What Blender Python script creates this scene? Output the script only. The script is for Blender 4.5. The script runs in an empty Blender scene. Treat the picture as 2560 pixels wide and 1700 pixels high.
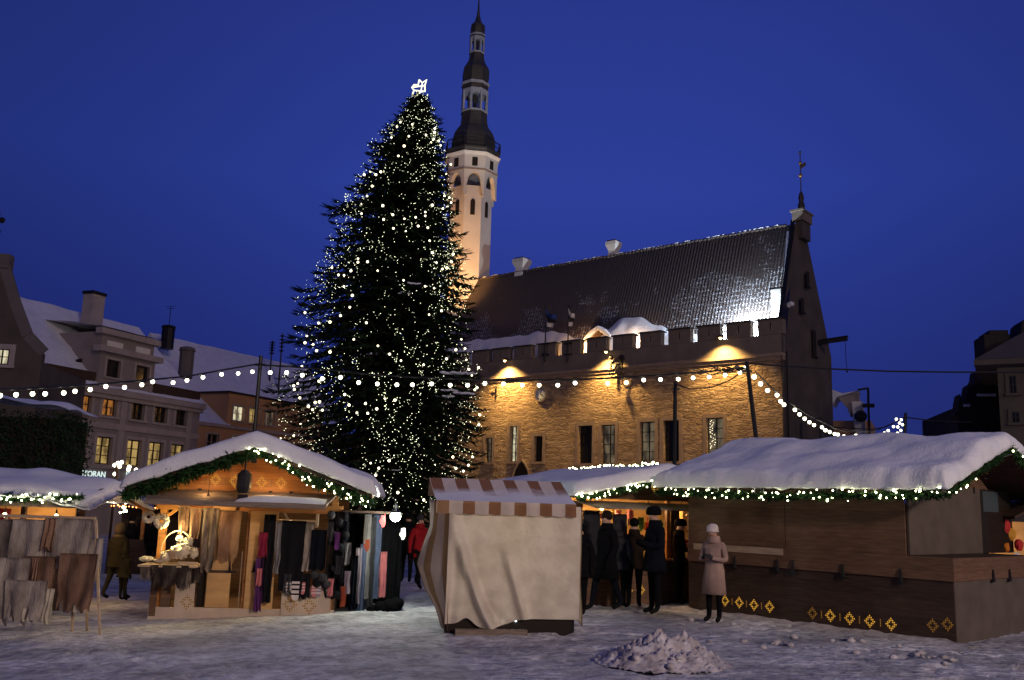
import bpy, math, random
import numpy as np
from mathutils import Vector, Matrix, noise
R = random.Random(7)
for _b in (bpy.data.objects, bpy.data.meshes, bpy.data.materials, bpy.data.lights, bpy.data.cameras, bpy.data.curves):
    for _x in list(_b): _b.remove(_x)
SC = bpy.context.scene
COL = SC.collection
rad = math.radians

# ------------------------------------------------------------ camera
FOC, PITCH, ROLL, W, H = 2300.0, rad(10.2), 0.032, 2560, 1700
CAM = Vector((0, 0, 1.9))
FWD = Vector((0, math.cos(PITCH), math.sin(PITCH)))
_u0 = Vector((0, -math.sin(PITCH), math.cos(PITCH)))
RGT = Vector((1, 0, 0)) * math.cos(ROLL) + _u0 * math.sin(ROLL)
UPV = Vector((-1, 0, 0)) * math.sin(ROLL) + _u0 * math.cos(ROLL)
cd = bpy.data.cameras.new('camera'); cam = bpy.data.objects.new('camera', cd); COL.objects.link(cam)
cd.sensor_width = 36; cd.lens = 36 * FOC / W; cd.clip_start = .1; cd.clip_end = 3000
_m = Matrix.Identity(4)
for _i in range(3):
    _m[_i][0] = RGT[_i]; _m[_i][1] = UPV[_i]; _m[_i][2] = -FWD[_i]; _m[_i][3] = CAM[_i]
cam.matrix_world = _m; SC.camera = cam

# ------------------------------------------------------------ dusk sky
wd = bpy.data.worlds.new('World'); SC.world = wd; wd.use_nodes = True
nt = wd.node_tree; nt.nodes.clear()
wo = nt.nodes.new('ShaderNodeOutputWorld'); bg = nt.nodes.new('ShaderNodeBackground')
tc = nt.nodes.new('ShaderNodeTexCoord'); sx = nt.nodes.new('ShaderNodeSeparateXYZ')
rp = nt.nodes.new('ShaderNodeValToRGB'); ry = nt.nodes.new('ShaderNodeMapRange'); mx = nt.nodes.new('ShaderNodeMix'); mx.data_type = 'RGBA'; mx.blend_type = 'MULTIPLY'
nt.links.new(tc.outputs['Generated'], sx.inputs[0])
nt.links.new(sx.outputs['Z'], rp.inputs[0])
cr = rp.color_ramp
cr.elements[0].position = 0.0; cr.elements[0].color = (.0150, .0235, .140, 1)
cr.elements[1].position = 1.0; cr.elements[1].color = (.044, .070, .30, 1)
for p, c in ((.16, (.0180, .031, .208, 1)), (.33, (.0240, .0465, .300, 1)), (.47, (.0220, .040, .262, 1)), (.60, (.018, .032, .198, 1)), (.78, (.042, .068, .32, 1))):
    e = cr.elements.new(p); e.color = c
sa = nt.nodes.new('ShaderNodeMapRange'); nt.links.new(sx.outputs['Y'], sa.inputs['Value'])
sa.inputs['From Min'].default_value = -.5; sa.inputs['From Max'].default_value = .95
sa.inputs['To Min'].default_value = .45; sa.inputs['To Max'].default_value = 1.0
cb = nt.nodes.new('ShaderNodeCombineXYZ')
for _k in range(3): nt.links.new(sa.outputs[0], cb.inputs[_k])
mx.inputs[0].default_value = 1
sb_ = nt.nodes.new('ShaderNodeMath'); sb_.operation = 'SUBTRACT'; sb_.inputs[1].default_value = .08; nt.links.new(sx.outputs['X'], sb_.inputs[0])
ab_ = nt.nodes.new('ShaderNodeMath'); ab_.operation = 'ABSOLUTE'; nt.links.new(sb_.outputs[0], ab_.inputs[0])
sc_ = nt.nodes.new('ShaderNodeMapRange'); sc_.interpolation_type = 'SMOOTHSTEP'; sc_.inputs['From Min'].default_value = .05; sc_.inputs['From Max'].default_value = .75; sc_.inputs['To Min'].default_value = 1.04; sc_.inputs['To Max'].default_value = .62; nt.links.new(ab_.outputs[0], sc_.inputs['Value'])
mm_ = nt.nodes.new('ShaderNodeMath'); mm_.operation = 'MULTIPLY'; nt.links.new(sa.outputs[0], mm_.inputs[0]); nt.links.new(sc_.outputs[0], mm_.inputs[1])
for _k in range(3): nt.links.new(mm_.outputs[0], cb.inputs[_k])
nt.links.new(rp.outputs[0], mx.inputs[6]); nt.links.new(cb.outputs[0], mx.inputs[7])
nt.links.new(mx.outputs[2], bg.inputs[0]); bg.inputs[1].default_value = 1.0
nt.links.new(bg.outputs[0], wo.inputs[0])

# warm low town light from behind and right of the camera
sl = bpy.data.lights.new('town_glow', 'SUN'); sl.energy = 0.34; sl.angle = rad(14); sl.color = (1.0, .72, .58)
so = bpy.data.objects.new('town_glow', sl); COL.objects.link(so)
_d = Vector((-.50, .85, -.33)).normalized()
so.rotation_euler = _d.to_track_quat('-Z', 'Y').to_euler()
so.location = (20, -30, 20)

# added, unseen street lighting, high up behind and right of camera, to brighten foreground
pl = bpy.data.lights.new('added_foreground_light', 'POINT'); pl.energy = 16500; pl.color = (1.0, .80, .70); pl.shadow_soft_size = 1.2
po = bpy.data.objects.new('added_foreground_light', pl); COL.objects.link(po); po.location = (17, -13, 11)

vs = SC.view_settings
SC.display_settings.display_device = 'sRGB'
vs.view_transform = 'Standard'; vs.look = 'None'; vs.exposure = 0; vs.gamma = 1
SC.render.engine = 'CYCLES'
cy = SC.cycles
cy.use_denoising = True; cy.max_bounces = 6; cy.diffuse_bounces = 3; cy.glossy_bounces = 2; cy.transmission_bounces = 3
cy.sample_clamp_indirect = 3; cy.caustics_reflective = False; cy.caustics_refractive = False

# ------------------------------------------------------------ picture -> world helpers
K = 2560 / 2361.0
def S(x, y): return (x * K, y * K)                    # overview picture
def zoomf(ox, oy, sc): return lambda x, y: (ox + x / sc, oy + y / sc)
Z1 = zoomf(0, 1100, 2.8514); Z2 = zoomf(300, 1080, 3.1066); Z3b = zoomf(1000, 1150, 3.336)
Z4 = zoomf(1380, 1120, 3.2673); Z5 = zoomf(1700, 1020, 2.529)
ZG = zoomf(150, 780, 3.4075); ZY = zoomf(480, 940, 6.532); ZR = zoomf(2050, 760, 3.563); ZC = zoomf(1560, 780, 3.92)
ZH = zoomf(1180, 860, 4.6125); ZL = zoomf(0, 500, 3.734); ZT = zoomf(1060, 0, 3.92); ZU = zoomf(1060, 360, 3.92)
Z8 = zoomf(2240, 1100, 2.903)
def ray(p): return FWD + RGT * ((p[0] - W / 2) / FOC) - UPV * ((p[1] - H / 2) / FOC)
def at(p, Y): r = ray(p); return CAM + r * (Y / r.y)
def plane(p, o, n): r = ray(p); return CAM + r * ((Vector(o) - CAM).dot(n) / r.dot(n))
def smooth(t): t = max(0., min(1., t)); return t * t * (3 - 2 * t)
def gz(x, y):
    z = -.045 * max(0., 2 - x) if x > -10 else -.54
    if x <= 2: z = -.54 * smooth((2 - x) / 14.) * 1.0
    return z
def gnd(p, dz=0.):
    r = ray(p); z = 0.
    for _ in range(12):
        q = CAM + r * ((z - CAM.z) / r.z); z = gz(q.x, q.y) + dz
    return CAM + r * ((z - CAM.z) / r.z)
def frame(o, rz): return Matrix.Translation(Vector(o)) @ Matrix.Rotation(rz, 4, 'Z')
def on(M, p, yl):                                     # local point where the sight line meets local plane y=yl
    Mi = M.inverted(); c = Mi @ CAM; d = Mi.to_3x3() @ ray(p)
    return c + d * ((yl - c.y) / d.y)
def onx(M, p, xl):
    Mi = M.inverted(); c = Mi @ CAM; d = Mi.to_3x3() @ ray(p)
    return c + d * ((xl - c.x) / d.x)

# ------------------------------------------------------------ mesh building
class MB:
    def __init__(s): s.v = []; s.f = []; s.m = []; s.sm = False
    def add(s, vs, fs, mi=0):
        o = len(s.v); s.v += [Vector(x) for x in vs]; s.f += [[o + i for i in f] for f in fs]; s.m += [mi] * len(fs); return s
    def box(s, x0, x1, y0, y1, z0, z1, mi=0):
        return s.add([(x0,y0,z0),(x1,y0,z0),(x1,y1,z0),(x0,y1,z0),(x0,y0,z1),(x1,y0,z1),(x1,y1,z1),(x0,y1,z1)],
                     [(0,3,2,1),(4,5,6,7),(0,1,5,4),(1,2,6,5),(2,3,7,6),(3,0,4,7)], mi)
    def beam(s, p, q, w, h=None, up=(0, 0, 1), mi=0):
        p = Vector(p); q = Vector(q); h = h or w; d = (q - p).normalized(); u = Vector(up)
        if abs(d.dot(u)) > .98: u = Vector((0, 1, 0))
        a = d.cross(u).normalized() * w / 2; b = a.cross(d).normalized() * h / 2
        return s.add([p-a-b, p+a-b, p+a+b, p-a+b, q-a-b, q+a-b, q+a+b, q-a+b],
                     [(0,1,2,3),(7,6,5,4),(0,4,5,1),(1,5,6,2),(2,6,7,3),(3,7,4,0)], mi)
    def prism(s, pts, vec, mi=0):
        n = len(pts); vec = Vector(vec); a = [Vector(p) for p in pts]
        return s.add(a + [p + vec for p in a], [tuple(range(n))[::-1], tuple(range(n, 2 * n))] + [(i, (i+1) % n, n + (i+1) % n, n + i) for i in range(n)], mi)
    def tube(s, pts, r, n=6, mi=0, cap=True):
        pts = [Vector(p) for p in pts]; k = len(pts); rr = r if isinstance(r, (list, tuple)) else [r] * k
        vs = []; prev = None
        for i, p in enumerate(pts):
            d = (pts[min(i+1, k-1)] - pts[max(i-1, 0)]); d = d.normalized() if d.length > 1e-9 else Vector((0,0,1))
            if prev is None: prev = d.orthogonal().normalized()
            a = (prev - d * prev.dot(d)); a = a.normalized() if a.length > 1e-6 else d.orthogonal().normalized(); prev = a; b = d.cross(a)
            for j in range(n):
                t = 2 * math.pi * j / n; vs.append(p + (a * math.cos(t) + b * math.sin(t)) * rr[i])
        fs = [(i*n + j, i*n + (j+1) % n, (i+1)*n + (j+1) % n, (i+1)*n + j) for i in range(k-1) for j in range(n)]
        if cap: fs += [tuple(range(n))[::-1], tuple((k-1)*n + j for j in range(n))]
        return s.add(vs, fs, mi)
    def lathe(s, prof, n=8, c=(0, 0, 0), rot=0., mi=0, sy=1.):
        c = Vector(c); vs = []
        for r, z in prof:
            for j in range(n):
                t = rot + 2 * math.pi * j / n; vs.append(c + Vector((r * math.cos(t), sy * r * math.sin(t), z)))
        k = len(prof)
        fs = [(i*n + j, i*n + (j+1) % n, (i+1)*n + (j+1) % n, (i+1)*n + j) for i in range(k-1) for j in range(n)]
        fs += [tuple(range(n))[::-1], tuple((k-1)*n + j for j in range(n))]
        return s.add(vs, fs, mi)
    def ball(s, c, r, n=8, m=5, sq=(1, 1, 1), mi=0, jit=0.):
        c = Vector(c); vs = [c + Vector((0, 0, -r * sq[2]))]
        for i in range(1, m):
            ph = -math.pi/2 + math.pi * i / m
            for j in range(n):
                t = 2 * math.pi * j / n; q = 1 + (R.uniform(-jit, jit) if jit else 0)
                vs.append(c + Vector((r*sq[0]*math.cos(ph)*math.cos(t), r*sq[1]*math.cos(ph)*math.sin(t), r*sq[2]*math.sin(ph))) * q)
        vs.append(c + Vector((0, 0, r * sq[2]))); L = len(vs) - 1
        fs = [(0, 1 + (j+1) % n, 1 + j) for j in range(n)]
        for i in range(m-2):
            for j in range(n): a = 1 + i*n; fs.append((a + j, a + (j+1) % n, a + n + (j+1) % n, a + n + j))
        a = 1 + (m-2)*n; fs += [(a + j, a + (j+1) % n, L) for j in range(n)]
        return s.add(vs, fs, mi)
    def grid(s, fn, nu, nv, mi=0, flip=False, close=None):
        o = [fn(i / nu, j / nv) for i in range(nu + 1) for j in range(nv + 1)]
        fs = []
        for i in range(nu):
            for j in range(nv):
                a = i*(nv+1) + j; q = (a, a + nv + 1, a + nv + 2, a + 1); fs.append(q[::-1] if flip else q)
        return s.add(o, fs, mi)
    def build(s, name, mat, parent=None, smooth=None, origin=True, bevel=0., loc=None):
        vs = s.v; off = Vector((0, 0, 0))
        if parent is None and vs:
            if loc is not None: off = Vector(loc)
            elif origin:
                xs = [v.x for v in vs]; ys = [v.y for v in vs]; zs = [v.z for v in vs]
                off = Vector(((min(xs) + max(xs)) / 2, (min(ys) + max(ys)) / 2, min(zs)))
        me = bpy.data.meshes.new(name)
        me.from_pydata([tuple(v - off) for v in vs], [], s.f)
        for mt in (mat if isinstance(mat, (list, tuple)) else [mat]): me.materials.append(mt)
        if len(me.materials) > 1: me.polygons.foreach_set('material_index', s.m)
        if smooth if smooth is not None else s.sm: me.polygons.foreach_set('use_smooth', [True] * len(me.polygons))
        me.update(); ob = bpy.data.objects.new(name, me); COL.objects.link(ob)
        if parent: ob.parent = parent
        else: ob.location = off
        if bevel:
            b = ob.modifiers.new('bevel', 'BEVEL'); b.width = bevel; b.segments = 1; b.limit_method = 'ANGLE'
        return ob
def tag(o, label=None, cat=None, group=None, kind=None):
    if label: o['label'] = label
    if cat: o['category'] = cat
    if group: o['group'] = group
    if kind: o['kind'] = kind
    return o
def thing(name, label, cat, M=Matrix.Identity(4), group=None):
    o = bpy.data.objects.new(name, None); COL.objects.link(o); o.empty_display_size = .2
    o.matrix_world = M; return tag(o, label, cat, group)
def dup(o, parent=None, M=None, label=None, group=None):
    c = o.copy(); COL.objects.link(c); c.parent = parent
    if M is not None: c.matrix_world = M
    if label: c['label'] = label
    if group: c['group'] = group
    for ch in [x for x in COL.objects if x.parent is o]: dup(ch, c)
    return c
def N3(p, s=1., o=0.): return noise.noise(Vector(p) * s + Vector((o, o * 1.7, -o)))

# ------------------------------------------------------------ materials
def mat(name, col, rough=.8, bump=0., bscale=20., var=0., vscale=3., stretch=(1, 1, 1), spec=.3, metal=0., col2=None, detail=4., coords='Object', bdist=.02, planks=0.):
    m = bpy.data.materials.new(name); m.use_nodes = True; t = m.node_tree; n = t.nodes; l = t.links
    b = n['Principled BSDF']; b.inputs['Roughness'].default_value = rough; b.inputs['Metallic'].default_value = metal
    b.inputs['Specular IOR Level'].default_value = spec
    b.inputs['Base Color'].default_value = (*col, 1)
    if var or bump or col2:
        c = n.new('ShaderNodeTexCoord'); mp = n.new('ShaderNodeMapping'); l.new(c.outputs[coords], mp.inputs[0]); mp.inputs['Scale'].default_value = stretch
    if var or col2:
        q = n.new('ShaderNodeTexNoise'); q.inputs['Scale'].default_value = vscale; q.inputs['Detail'].default_value = detail; l.new(mp.outputs[0], q.inputs[0])
        r = n.new('ShaderNodeValToRGB'); l.new(q.outputs[0], r.inputs[0]); r.color_ramp.elements[0].position = .33; r.color_ramp.elements[1].position = .67
        c2 = col2 or tuple(min(1, x * (1 + var)) for x in col); c1 = col if col2 else tuple(x * (1 - var) for x in col)
        r.color_ramp.elements[0].color = (*c1, 1); r.color_ramp.elements[1].color = (*c2, 1); l.new(r.outputs[0], b.inputs['Base Color'])
    if bump:
        q = n.new('ShaderNodeTexNoise'); q.inputs['Scale'].default_value = bscale; q.inputs['Detail'].default_value = 5; l.new(mp.outputs[0], q.inputs[0])
        u = n.new('ShaderNodeBump'); u.inputs['Strength'].default_value = bump; u.inputs['Distance'].default_value = bdist; l.new(q.outputs[0], u.inputs['Height']); l.new(u.outputs[0], b.inputs['Normal'])
    if planks:
        c = n.new('ShaderNodeTexCoord'); s = n.new('ShaderNodeSeparateXYZ'); l.new(c.outputs['Object'], s.inputs[0])
        a = n.new('ShaderNodeMath'); a.operation = 'MULTIPLY'; a.inputs[1].default_value = planks; l.new(s.outputs[2], a.inputs[0])
        f = n.new('ShaderNodeMath'); f.operation = 'FRACT'; l.new(a.outputs[0], f.inputs[0]); g = n.new('ShaderNodeMath'); g.operation = 'LESS_THAN'; g.inputs[1].default_value = .035; l.new(f.outputs[0], g.inputs[0])
        fl = n.new('ShaderNodeMath'); fl.operation = 'FLOOR'; l.new(a.outputs[0], fl.inputs[0]); wn = n.new('ShaderNodeTexWhiteNoise'); wn.noise_dimensions = '1D'; l.new(fl.outputs[0], wn.inputs['W'])
        mr = n.new('ShaderNodeMapRange'); mr.inputs['To Min'].default_value = .86; mr.inputs['To Max'].default_value = 1.08; l.new(wn.outputs[0], mr.inputs[0])
        src = b.inputs['Base Color'].links[0].from_socket if b.inputs['Base Color'].links else None
        m1 = n.new('ShaderNodeMix'); m1.data_type = 'RGBA'; m1.blend_type = 'MULTIPLY'; m1.inputs[0].default_value = 1
        if src: l.new(src, m1.inputs[6])
        else: m1.inputs[6].default_value = (*col, 1)
        cb = n.new('ShaderNodeCombineXYZ')
        for k in range(3): l.new(mr.outputs[0], cb.inputs[k])
        l.new(cb.outputs[0], m1.inputs[7]); m2 = n.new('ShaderNodeMix'); m2.data_type = 'RGBA'; l.new(g.outputs[0], m2.inputs[0]); l.new(m1.outputs[2], m2.inputs[6]); m2.inputs[7].default_value = tuple(x * .5 for x in col) + (1,); l.new(m2.outputs[2], b.inputs['Base Color'])
    return m
def emis(name, col, st, base=(.8, .8, .8)):
    m = bpy.data.materials.new(name); m.use_nodes = True; b = m.node_tree.nodes['Principled BSDF']
    b.inputs['Base Color'].default_value = (*base, 1); b.inputs['Emission Color'].default_value = (*col, 1); b.inputs['Emission Strength'].default_value = st
    return m
def lit_pane(name, c1, c2, st, scale=2.2):
    m = bpy.data.materials.new(name); m.use_nodes = True; t = m.node_tree; n = t.nodes; l = t.links; b = n['Principled BSDF']
    b.inputs['Base Color'].default_value = (.05, .05, .05, 1); b.inputs['Roughness'].default_value = .2
    c = n.new('ShaderNodeTexCoord'); mp = n.new('ShaderNodeMapping'); mp.inputs['Scale'].default_value = (1.6, 1, .7); q = n.new('ShaderNodeTexNoise'); q.inputs['Scale'].default_value = scale; q.inputs['Detail'].default_value = 3
    l.new(c.outputs['Object'], mp.inputs[0]); l.new(mp.outputs[0], q.inputs[0]); r = n.new('ShaderNodeValToRGB'); l.new(q.outputs[0], r.inputs[0])
    r.color_ramp.elements[0].position = .38; r.color_ramp.elements[1].position = .6
    r.color_ramp.elements[0].color = (*c1, 1); r.color_ramp.elements[1].color = (*c2, 1)
    l.new(r.outputs[0], b.inputs['Emission Color']); b.inputs['Emission Strength'].default_value = st
    return m
M = {}
M['snow'] = mat('snow', (.72, .74, .78), .75, .55, 22, .07, 1.6, bdist=.025)
M['wood'] = mat('wood_ochre', (.40, .17, .05), .6, .12, 30, .22, 2.5, (1, 1, 7), bdist=.004, planks=7.5)
M['ply'] = mat('plywood_panel', (.50, .30, .12), .6, .08, 30, .15, 1.7, (1, 1, 4), bdist=.003)
M['woodd'] = mat('wood_dark_brown', (.052, .030, .020), .7, .2, 30, .3, 3, (1, 1, 9), bdist=.004, planks=6.5)
M['woodm'] = mat('wood_mid_brown', (.135, .074, .042), .7, .2, 30, .22, 3, (1, 1, 8), bdist=.004, planks=6.5)
M['woodp'] = mat('wood_pale', (.42, .31, .21), .7, .2, 30, .15, 3, (1, 1, 7), bdist=.004)
M['woodg'] = mat('wood_weathered_grey', (.20, .155, .12), .8, .3, 30, .25, 4, (1, 1, 8), bdist=.004)
M['pale'] = mat('pale_painted_panel', (.50, .40, .31), .7, .15, 12, .12, 3, bdist=.01)
M['palegrey'] = mat('pale_grey_panel', (.105, .082, .066), .8, .2, 12, .14, 2.5, bdist=.008)
M['blk'] = mat('black_metal', (.012, .012, .014), .5)
M['dark'] = mat('dark_interior', (.018, .013, .01), .9)
M['needle'] = mat('spruce_needles', (.013, .028, .012), .8, var=.5, vscale=2.5, spec=.1)
M['garl'] = mat('garland_needles', (.016, .046, .013), .7, var=.5, vscale=8, spec=.15)
M['bark'] = mat('bark', (.035, .024, .018), .9, .5, 12)
M['led'] = emis('led_light', (.95, 1.0, .62), 4.0)
M['ledg'] = emis('garland_led', (1.0, .98, .55), 24)
M['bulb'] = emis('white_bulb', (1.0, .95, .66), 6)
M['bulbt'] = emis('tree_globe_bulb', (1.0, .88, .55), 4)
M['gold'] = emis('glowing_cutout', (1.0, .50, .06), .62, (.03, .02, .01))
M['golddim'] = emis('dim_glowing_cutout', (1.0, .45, .06), .17, (.03, .02, .01))
M['white'] = mat('white_render', (.72, .70, .66), .8, .15, 8, .06, 2)
M['glassd'] = mat('dark_glass', (.012, .013, .016), .12, spec=.5)
M['paneY'] = lit_pane('pane_yellow', (.10, .065, .02), (.42, .28, .09), 1.0)
M['paneO'] = lit_pane('pane_orange', (.04, .012, .004), (.33, .12, .02), 1.0)
M['paneW'] = lit_pane('pane_white', (.16, .14, .09), (.75, .68, .45), 1.0)
M['paneD'] = lit_pane('pane_dim', (.012, .011, .009), (.13, .10, .06), 1.0, 1.5)
# ------------------------------------------------------------ ground
def ground_material():
    m = bpy.data.materials.new('trodden_snow'); m.use_nodes = True; t = m.node_tree; n = t.nodes; l = t.links; b = n['Principled BSDF']
    b.inputs['Roughness'].default_value = .75; b.inputs['Specular IOR Level'].default_value = .3
    c = n.new('ShaderNodeTexCoord')
    def nz(s, d, st=(1, 1, 1)):
        mp = n.new('ShaderNodeMapping'); mp.inputs['Scale'].default_value = st; l.new(c.outputs['Object'], mp.inputs[0])
        q = n.new('ShaderNodeTexNoise'); q.inputs['Scale'].default_value = s; q.inputs['Detail'].default_value = d; l.new(mp.outputs[0], q.inputs[0]); return q.outputs[0]
    a = nz(.55, 6, (1, 1.6, 1)); r = n.new('ShaderNodeValToRGB'); l.new(a, r.inputs[0])
    e = r.color_ramp.elements; e[0].position = .36; e[0].color = (.35, .345, .355, 1); e[1].position = .62; e[1].color = (.68, .68, .70, 1)
    a2 = nz(5.5, 5, (1, 1.5, 1)); r2 = n.new('ShaderNodeValToRGB'); l.new(a2, r2.inputs[0])
    e = r2.color_ramp.elements; e[0].position = .40; e[0].color = (.56, .55, .56, 1); e[1].position = .56; e[1].color = (1, 1, 1, 1)
    mx = n.new('ShaderNodeMix'); mx.data_type = 'RGBA'; mx.blend_type = 'MULTIPLY'; mx.inputs[0].default_value = .85
    l.new(r.outputs[0], mx.inputs[6]); l.new(r2.outputs[0], mx.inputs[7]); l.new(mx.outputs[2], b.inputs['Base Color'])
    u = n.new('ShaderNodeBump'); u.inputs['Strength'].default_value = .9; u.inputs['Distance'].default_value = .06; l.new(a2, u.inputs['Height'])
    u2 = n.new('ShaderNodeBump'); u2.inputs['Strength'].default_value = .6; u2.inputs['Distance'].default_value = .02; l.new(nz(28, 4), u2.inputs['Height']); l.new(u.outputs[0], u2.inputs['Normal'])
    l.new(u2.outputs[0], b.inputs['Normal']); return m
def lines(lo, hi, a, b, st):
    o = []; x = lo
    while x < hi:
        o.append(x); d = max(a - x, x - b, 0); x += st + d * .25
    return o + [hi]
gx = lines(-900, 900, -8, 8, .07); gy = lines(-200, 1500, 8.8, 17, .07)
def gh(x, y):
    z = gz(x, y)
    if -25 < x < 25 and 5 < y < 40:
        k = 1 if -12 < x < 12 and y < 26 else .5
        z += k * (.030 * N3((x * 1.3, y * 1.9, 0)) + .022 * N3((x * 4, y * 5, 3)) + .016 * N3((x * 9, y * 11, 7)) - .01)
        z -= k * .05 * smooth((N3((x * 2.6, y * 3.2, 11)) - .18) * 5) * smooth(.5 + 1.5 * N3((x * .4, y * .5, 2)))
    return z
gm = MB(); gm.v = [Vector((x, y, gh(x, y))) for x in gx for y in gy]; ny = len(gy)
gm.f = [[i*ny + j, (i+1)*ny + j, (i+1)*ny + j + 1, i*ny + j + 1] for i in range(len(gx)-1) for j in range(ny-1)]; gm.m = [0] * len(gm.f)
tag(gm.build('ground', ground_material(), smooth=True, origin=False, loc=(0, 0, 0)), kind='structure')

# ------------------------------------------------------------ facade helpers (local frame: x along, y into the building, z up, front at y=0)
def holed(mb, x0, x1, z0, z1, ops, y=0., dep=.2, mi=0):
    xs = sorted({x0, x1} | {o[0] for o in ops} | {o[1] for o in ops}); zs = sorted({z0, z1} | {o[2] for o in ops} | {o[3] for o in ops})
    xs = [v for v in xs if x0 - 1e-6 <= v <= x1 + 1e-6]; zs = [v for v in zs if z0 - 1e-6 <= v <= z1 + 1e-6]
    for i in range(len(xs)-1):
        for j in range(len(zs)-1):
            cx = (xs[i] + xs[i+1]) / 2; cz = (zs[j] + zs[j+1]) / 2
            if any(o[0] < cx < o[1] and o[2] < cz < o[3] for o in ops): continue
            mb.add([(xs[i], y, zs[j]), (xs[i+1], y, zs[j]), (xs[i+1], y, zs[j+1]), (xs[i], y, zs[j+1])], [(0, 1, 2, 3)], mi)
    for a, b, c, d in ops:
        mb.add([(a,y,c),(b,y,c),(b,y,d),(a,y,d),(a,y+dep,c),(b,y+dep,c),(b,y+dep,d),(a,y+dep,d)], [(0,4,5,1),(1,5,6,2),(2,6,7,3),(3,7,4,0)], mi)
def window(parent, x0, x1, z0, z1, pane, framem, surm, y=0., dep=.16, nx=2, nz=3, sur=.12, sill=.1, fw=.05, bar=.035, label=None):
    w = MB()
    if sur:
        p = .03
        w.box(x0 - sur, x0, y - p, y + .05, z0, z1); w.box(x1, x1 + sur, y - p, y + .05, z0, z1)
        w.box(x0 - sur, x1 + sur, y - p, y + .05, z1, z1 + sur)
    if sill: w.box(x0 - sur - .04, x1 + sur + .04, y - .12, y + .05, z0 - sill, z0)
    wo = w.build('window', surm, parent) if w.v else None
    f = MB(); yy = y + dep - .06
    f.box(x0, x0 + fw, yy, yy + .05, z0, z1); f.box(x1 - fw, x1, yy, yy + .05, z0, z1)
    f.box(x0 + fw, x1 - fw, yy, yy + .05, z0, z0 + fw); f.box(x0 + fw, x1 - fw, yy, yy + .05, z1 - fw, z1)
    for i in range(1, nx): c = x0 + (x1 - x0) * i / nx; f.box(c - fw * .6, c + fw * .6, yy - .01, yy + .045, z0 + fw, z1 - fw)
    for i in range(1, nz): c = z0 + (z1 - z0) * i / nz; f.box(x0 + fw, x1 - fw, yy + .004, yy + .04, c - bar / 2, c + bar / 2)
    if wo is None: wo = f.build('window', framem, parent)
    else: f.build('frame', framem, wo)
    g = MB(); g.box(x0, x1, yy + .052, yy + .06, z0, z1); g.build('pane', pane, wo)
    if label: wo['label'] = label
    return wo

# ------------------------------------------------------------ town hall
def masonry():
    m = bpy.data.materials.new('rubble_limestone'); m.use_nodes = True; t = m.node_tree; n = t.nodes; l = t.links; b = n['Principled BSDF']; b.inputs['Roughness'].default_value = .9; b.inputs['Specular IOR Level'].default_value = .1
    c = n.new('ShaderNodeTexCoord'); mp = n.new('ShaderNodeMapping'); mp.inputs['Scale'].default_value = (1.1, 1.1, 4.0); l.new(c.outputs['Object'], mp.inputs[0])
    wn = n.new('ShaderNodeTexNoise'); wn.inputs['Scale'].default_value = 1.3; wn.inputs['Detail'].default_value = 3; l.new(mp.outputs[0], wn.inputs[0])
    ad = n.new('ShaderNodeMix'); ad.data_type = 'RGBA'; ad.blend_type = 'ADD'; ad.inputs[0].default_value = .9; l.new(mp.outputs[0], ad.inputs[6]); l.new(wn.outputs[1], ad.inputs[7])
    v = n.new('ShaderNodeTexVoronoi'); v.inputs['Scale'].default_value = 1.5; v.feature = 'DISTANCE_TO_EDGE'; l.new(ad.outputs[2], v.inputs[0])
    v2 = n.new('ShaderNodeTexVoronoi'); v2.inputs['Scale'].default_value = 1.5; l.new(ad.outputs[2], v2.inputs[0])
    q = n.new('ShaderNodeTexNoise'); q.inputs['Scale'].default_value = 4; q.inputs['Detail'].default_value = 6; l.new(mp.outputs[0], q.inputs[0])
    r = n.new('ShaderNodeValToRGB'); l.new(v2.outputs[1], r.inputs[0]); r.color_ramp.elements[0].color = (.29, .205, .13, 1); r.color_ramp.elements[1].color = (.46, .34, .22, 1)
    r.color_ramp.elements[0].position = .2; r.color_ramp.elements[1].position = .8
    l.new(r.outputs[0], b.inputs['Base Color'])
    mr = n.new('ShaderNodeMapRange'); mr.inputs['From Max'].default_value = .16; l.new(v.outputs[0], mr.inputs[0])
    s = n.new('ShaderNodeMath'); s.operation = 'ADD'; l.new(mr.outputs[0], s.inputs[0]); l.new(q.outputs[0], s.inputs[1])
    s2 = n.new('ShaderNodeMath'); s2.operation = 'MULTIPLY_ADD'; l.new(v2.outputs[1], s2.inputs[0]); s2.inputs[1].default_value = 1.0; l.new(s.outputs[0], s2.inputs[2])
    u = n.new('ShaderNodeBump'); u.inputs['Strength'].default_value = 1.0; u.inputs['Distance'].default_value = .06; l.new(s2.outputs[0], u.inputs['Height']); l.new(u.outputs[0], b.inputs['Normal'])
    return m
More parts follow.
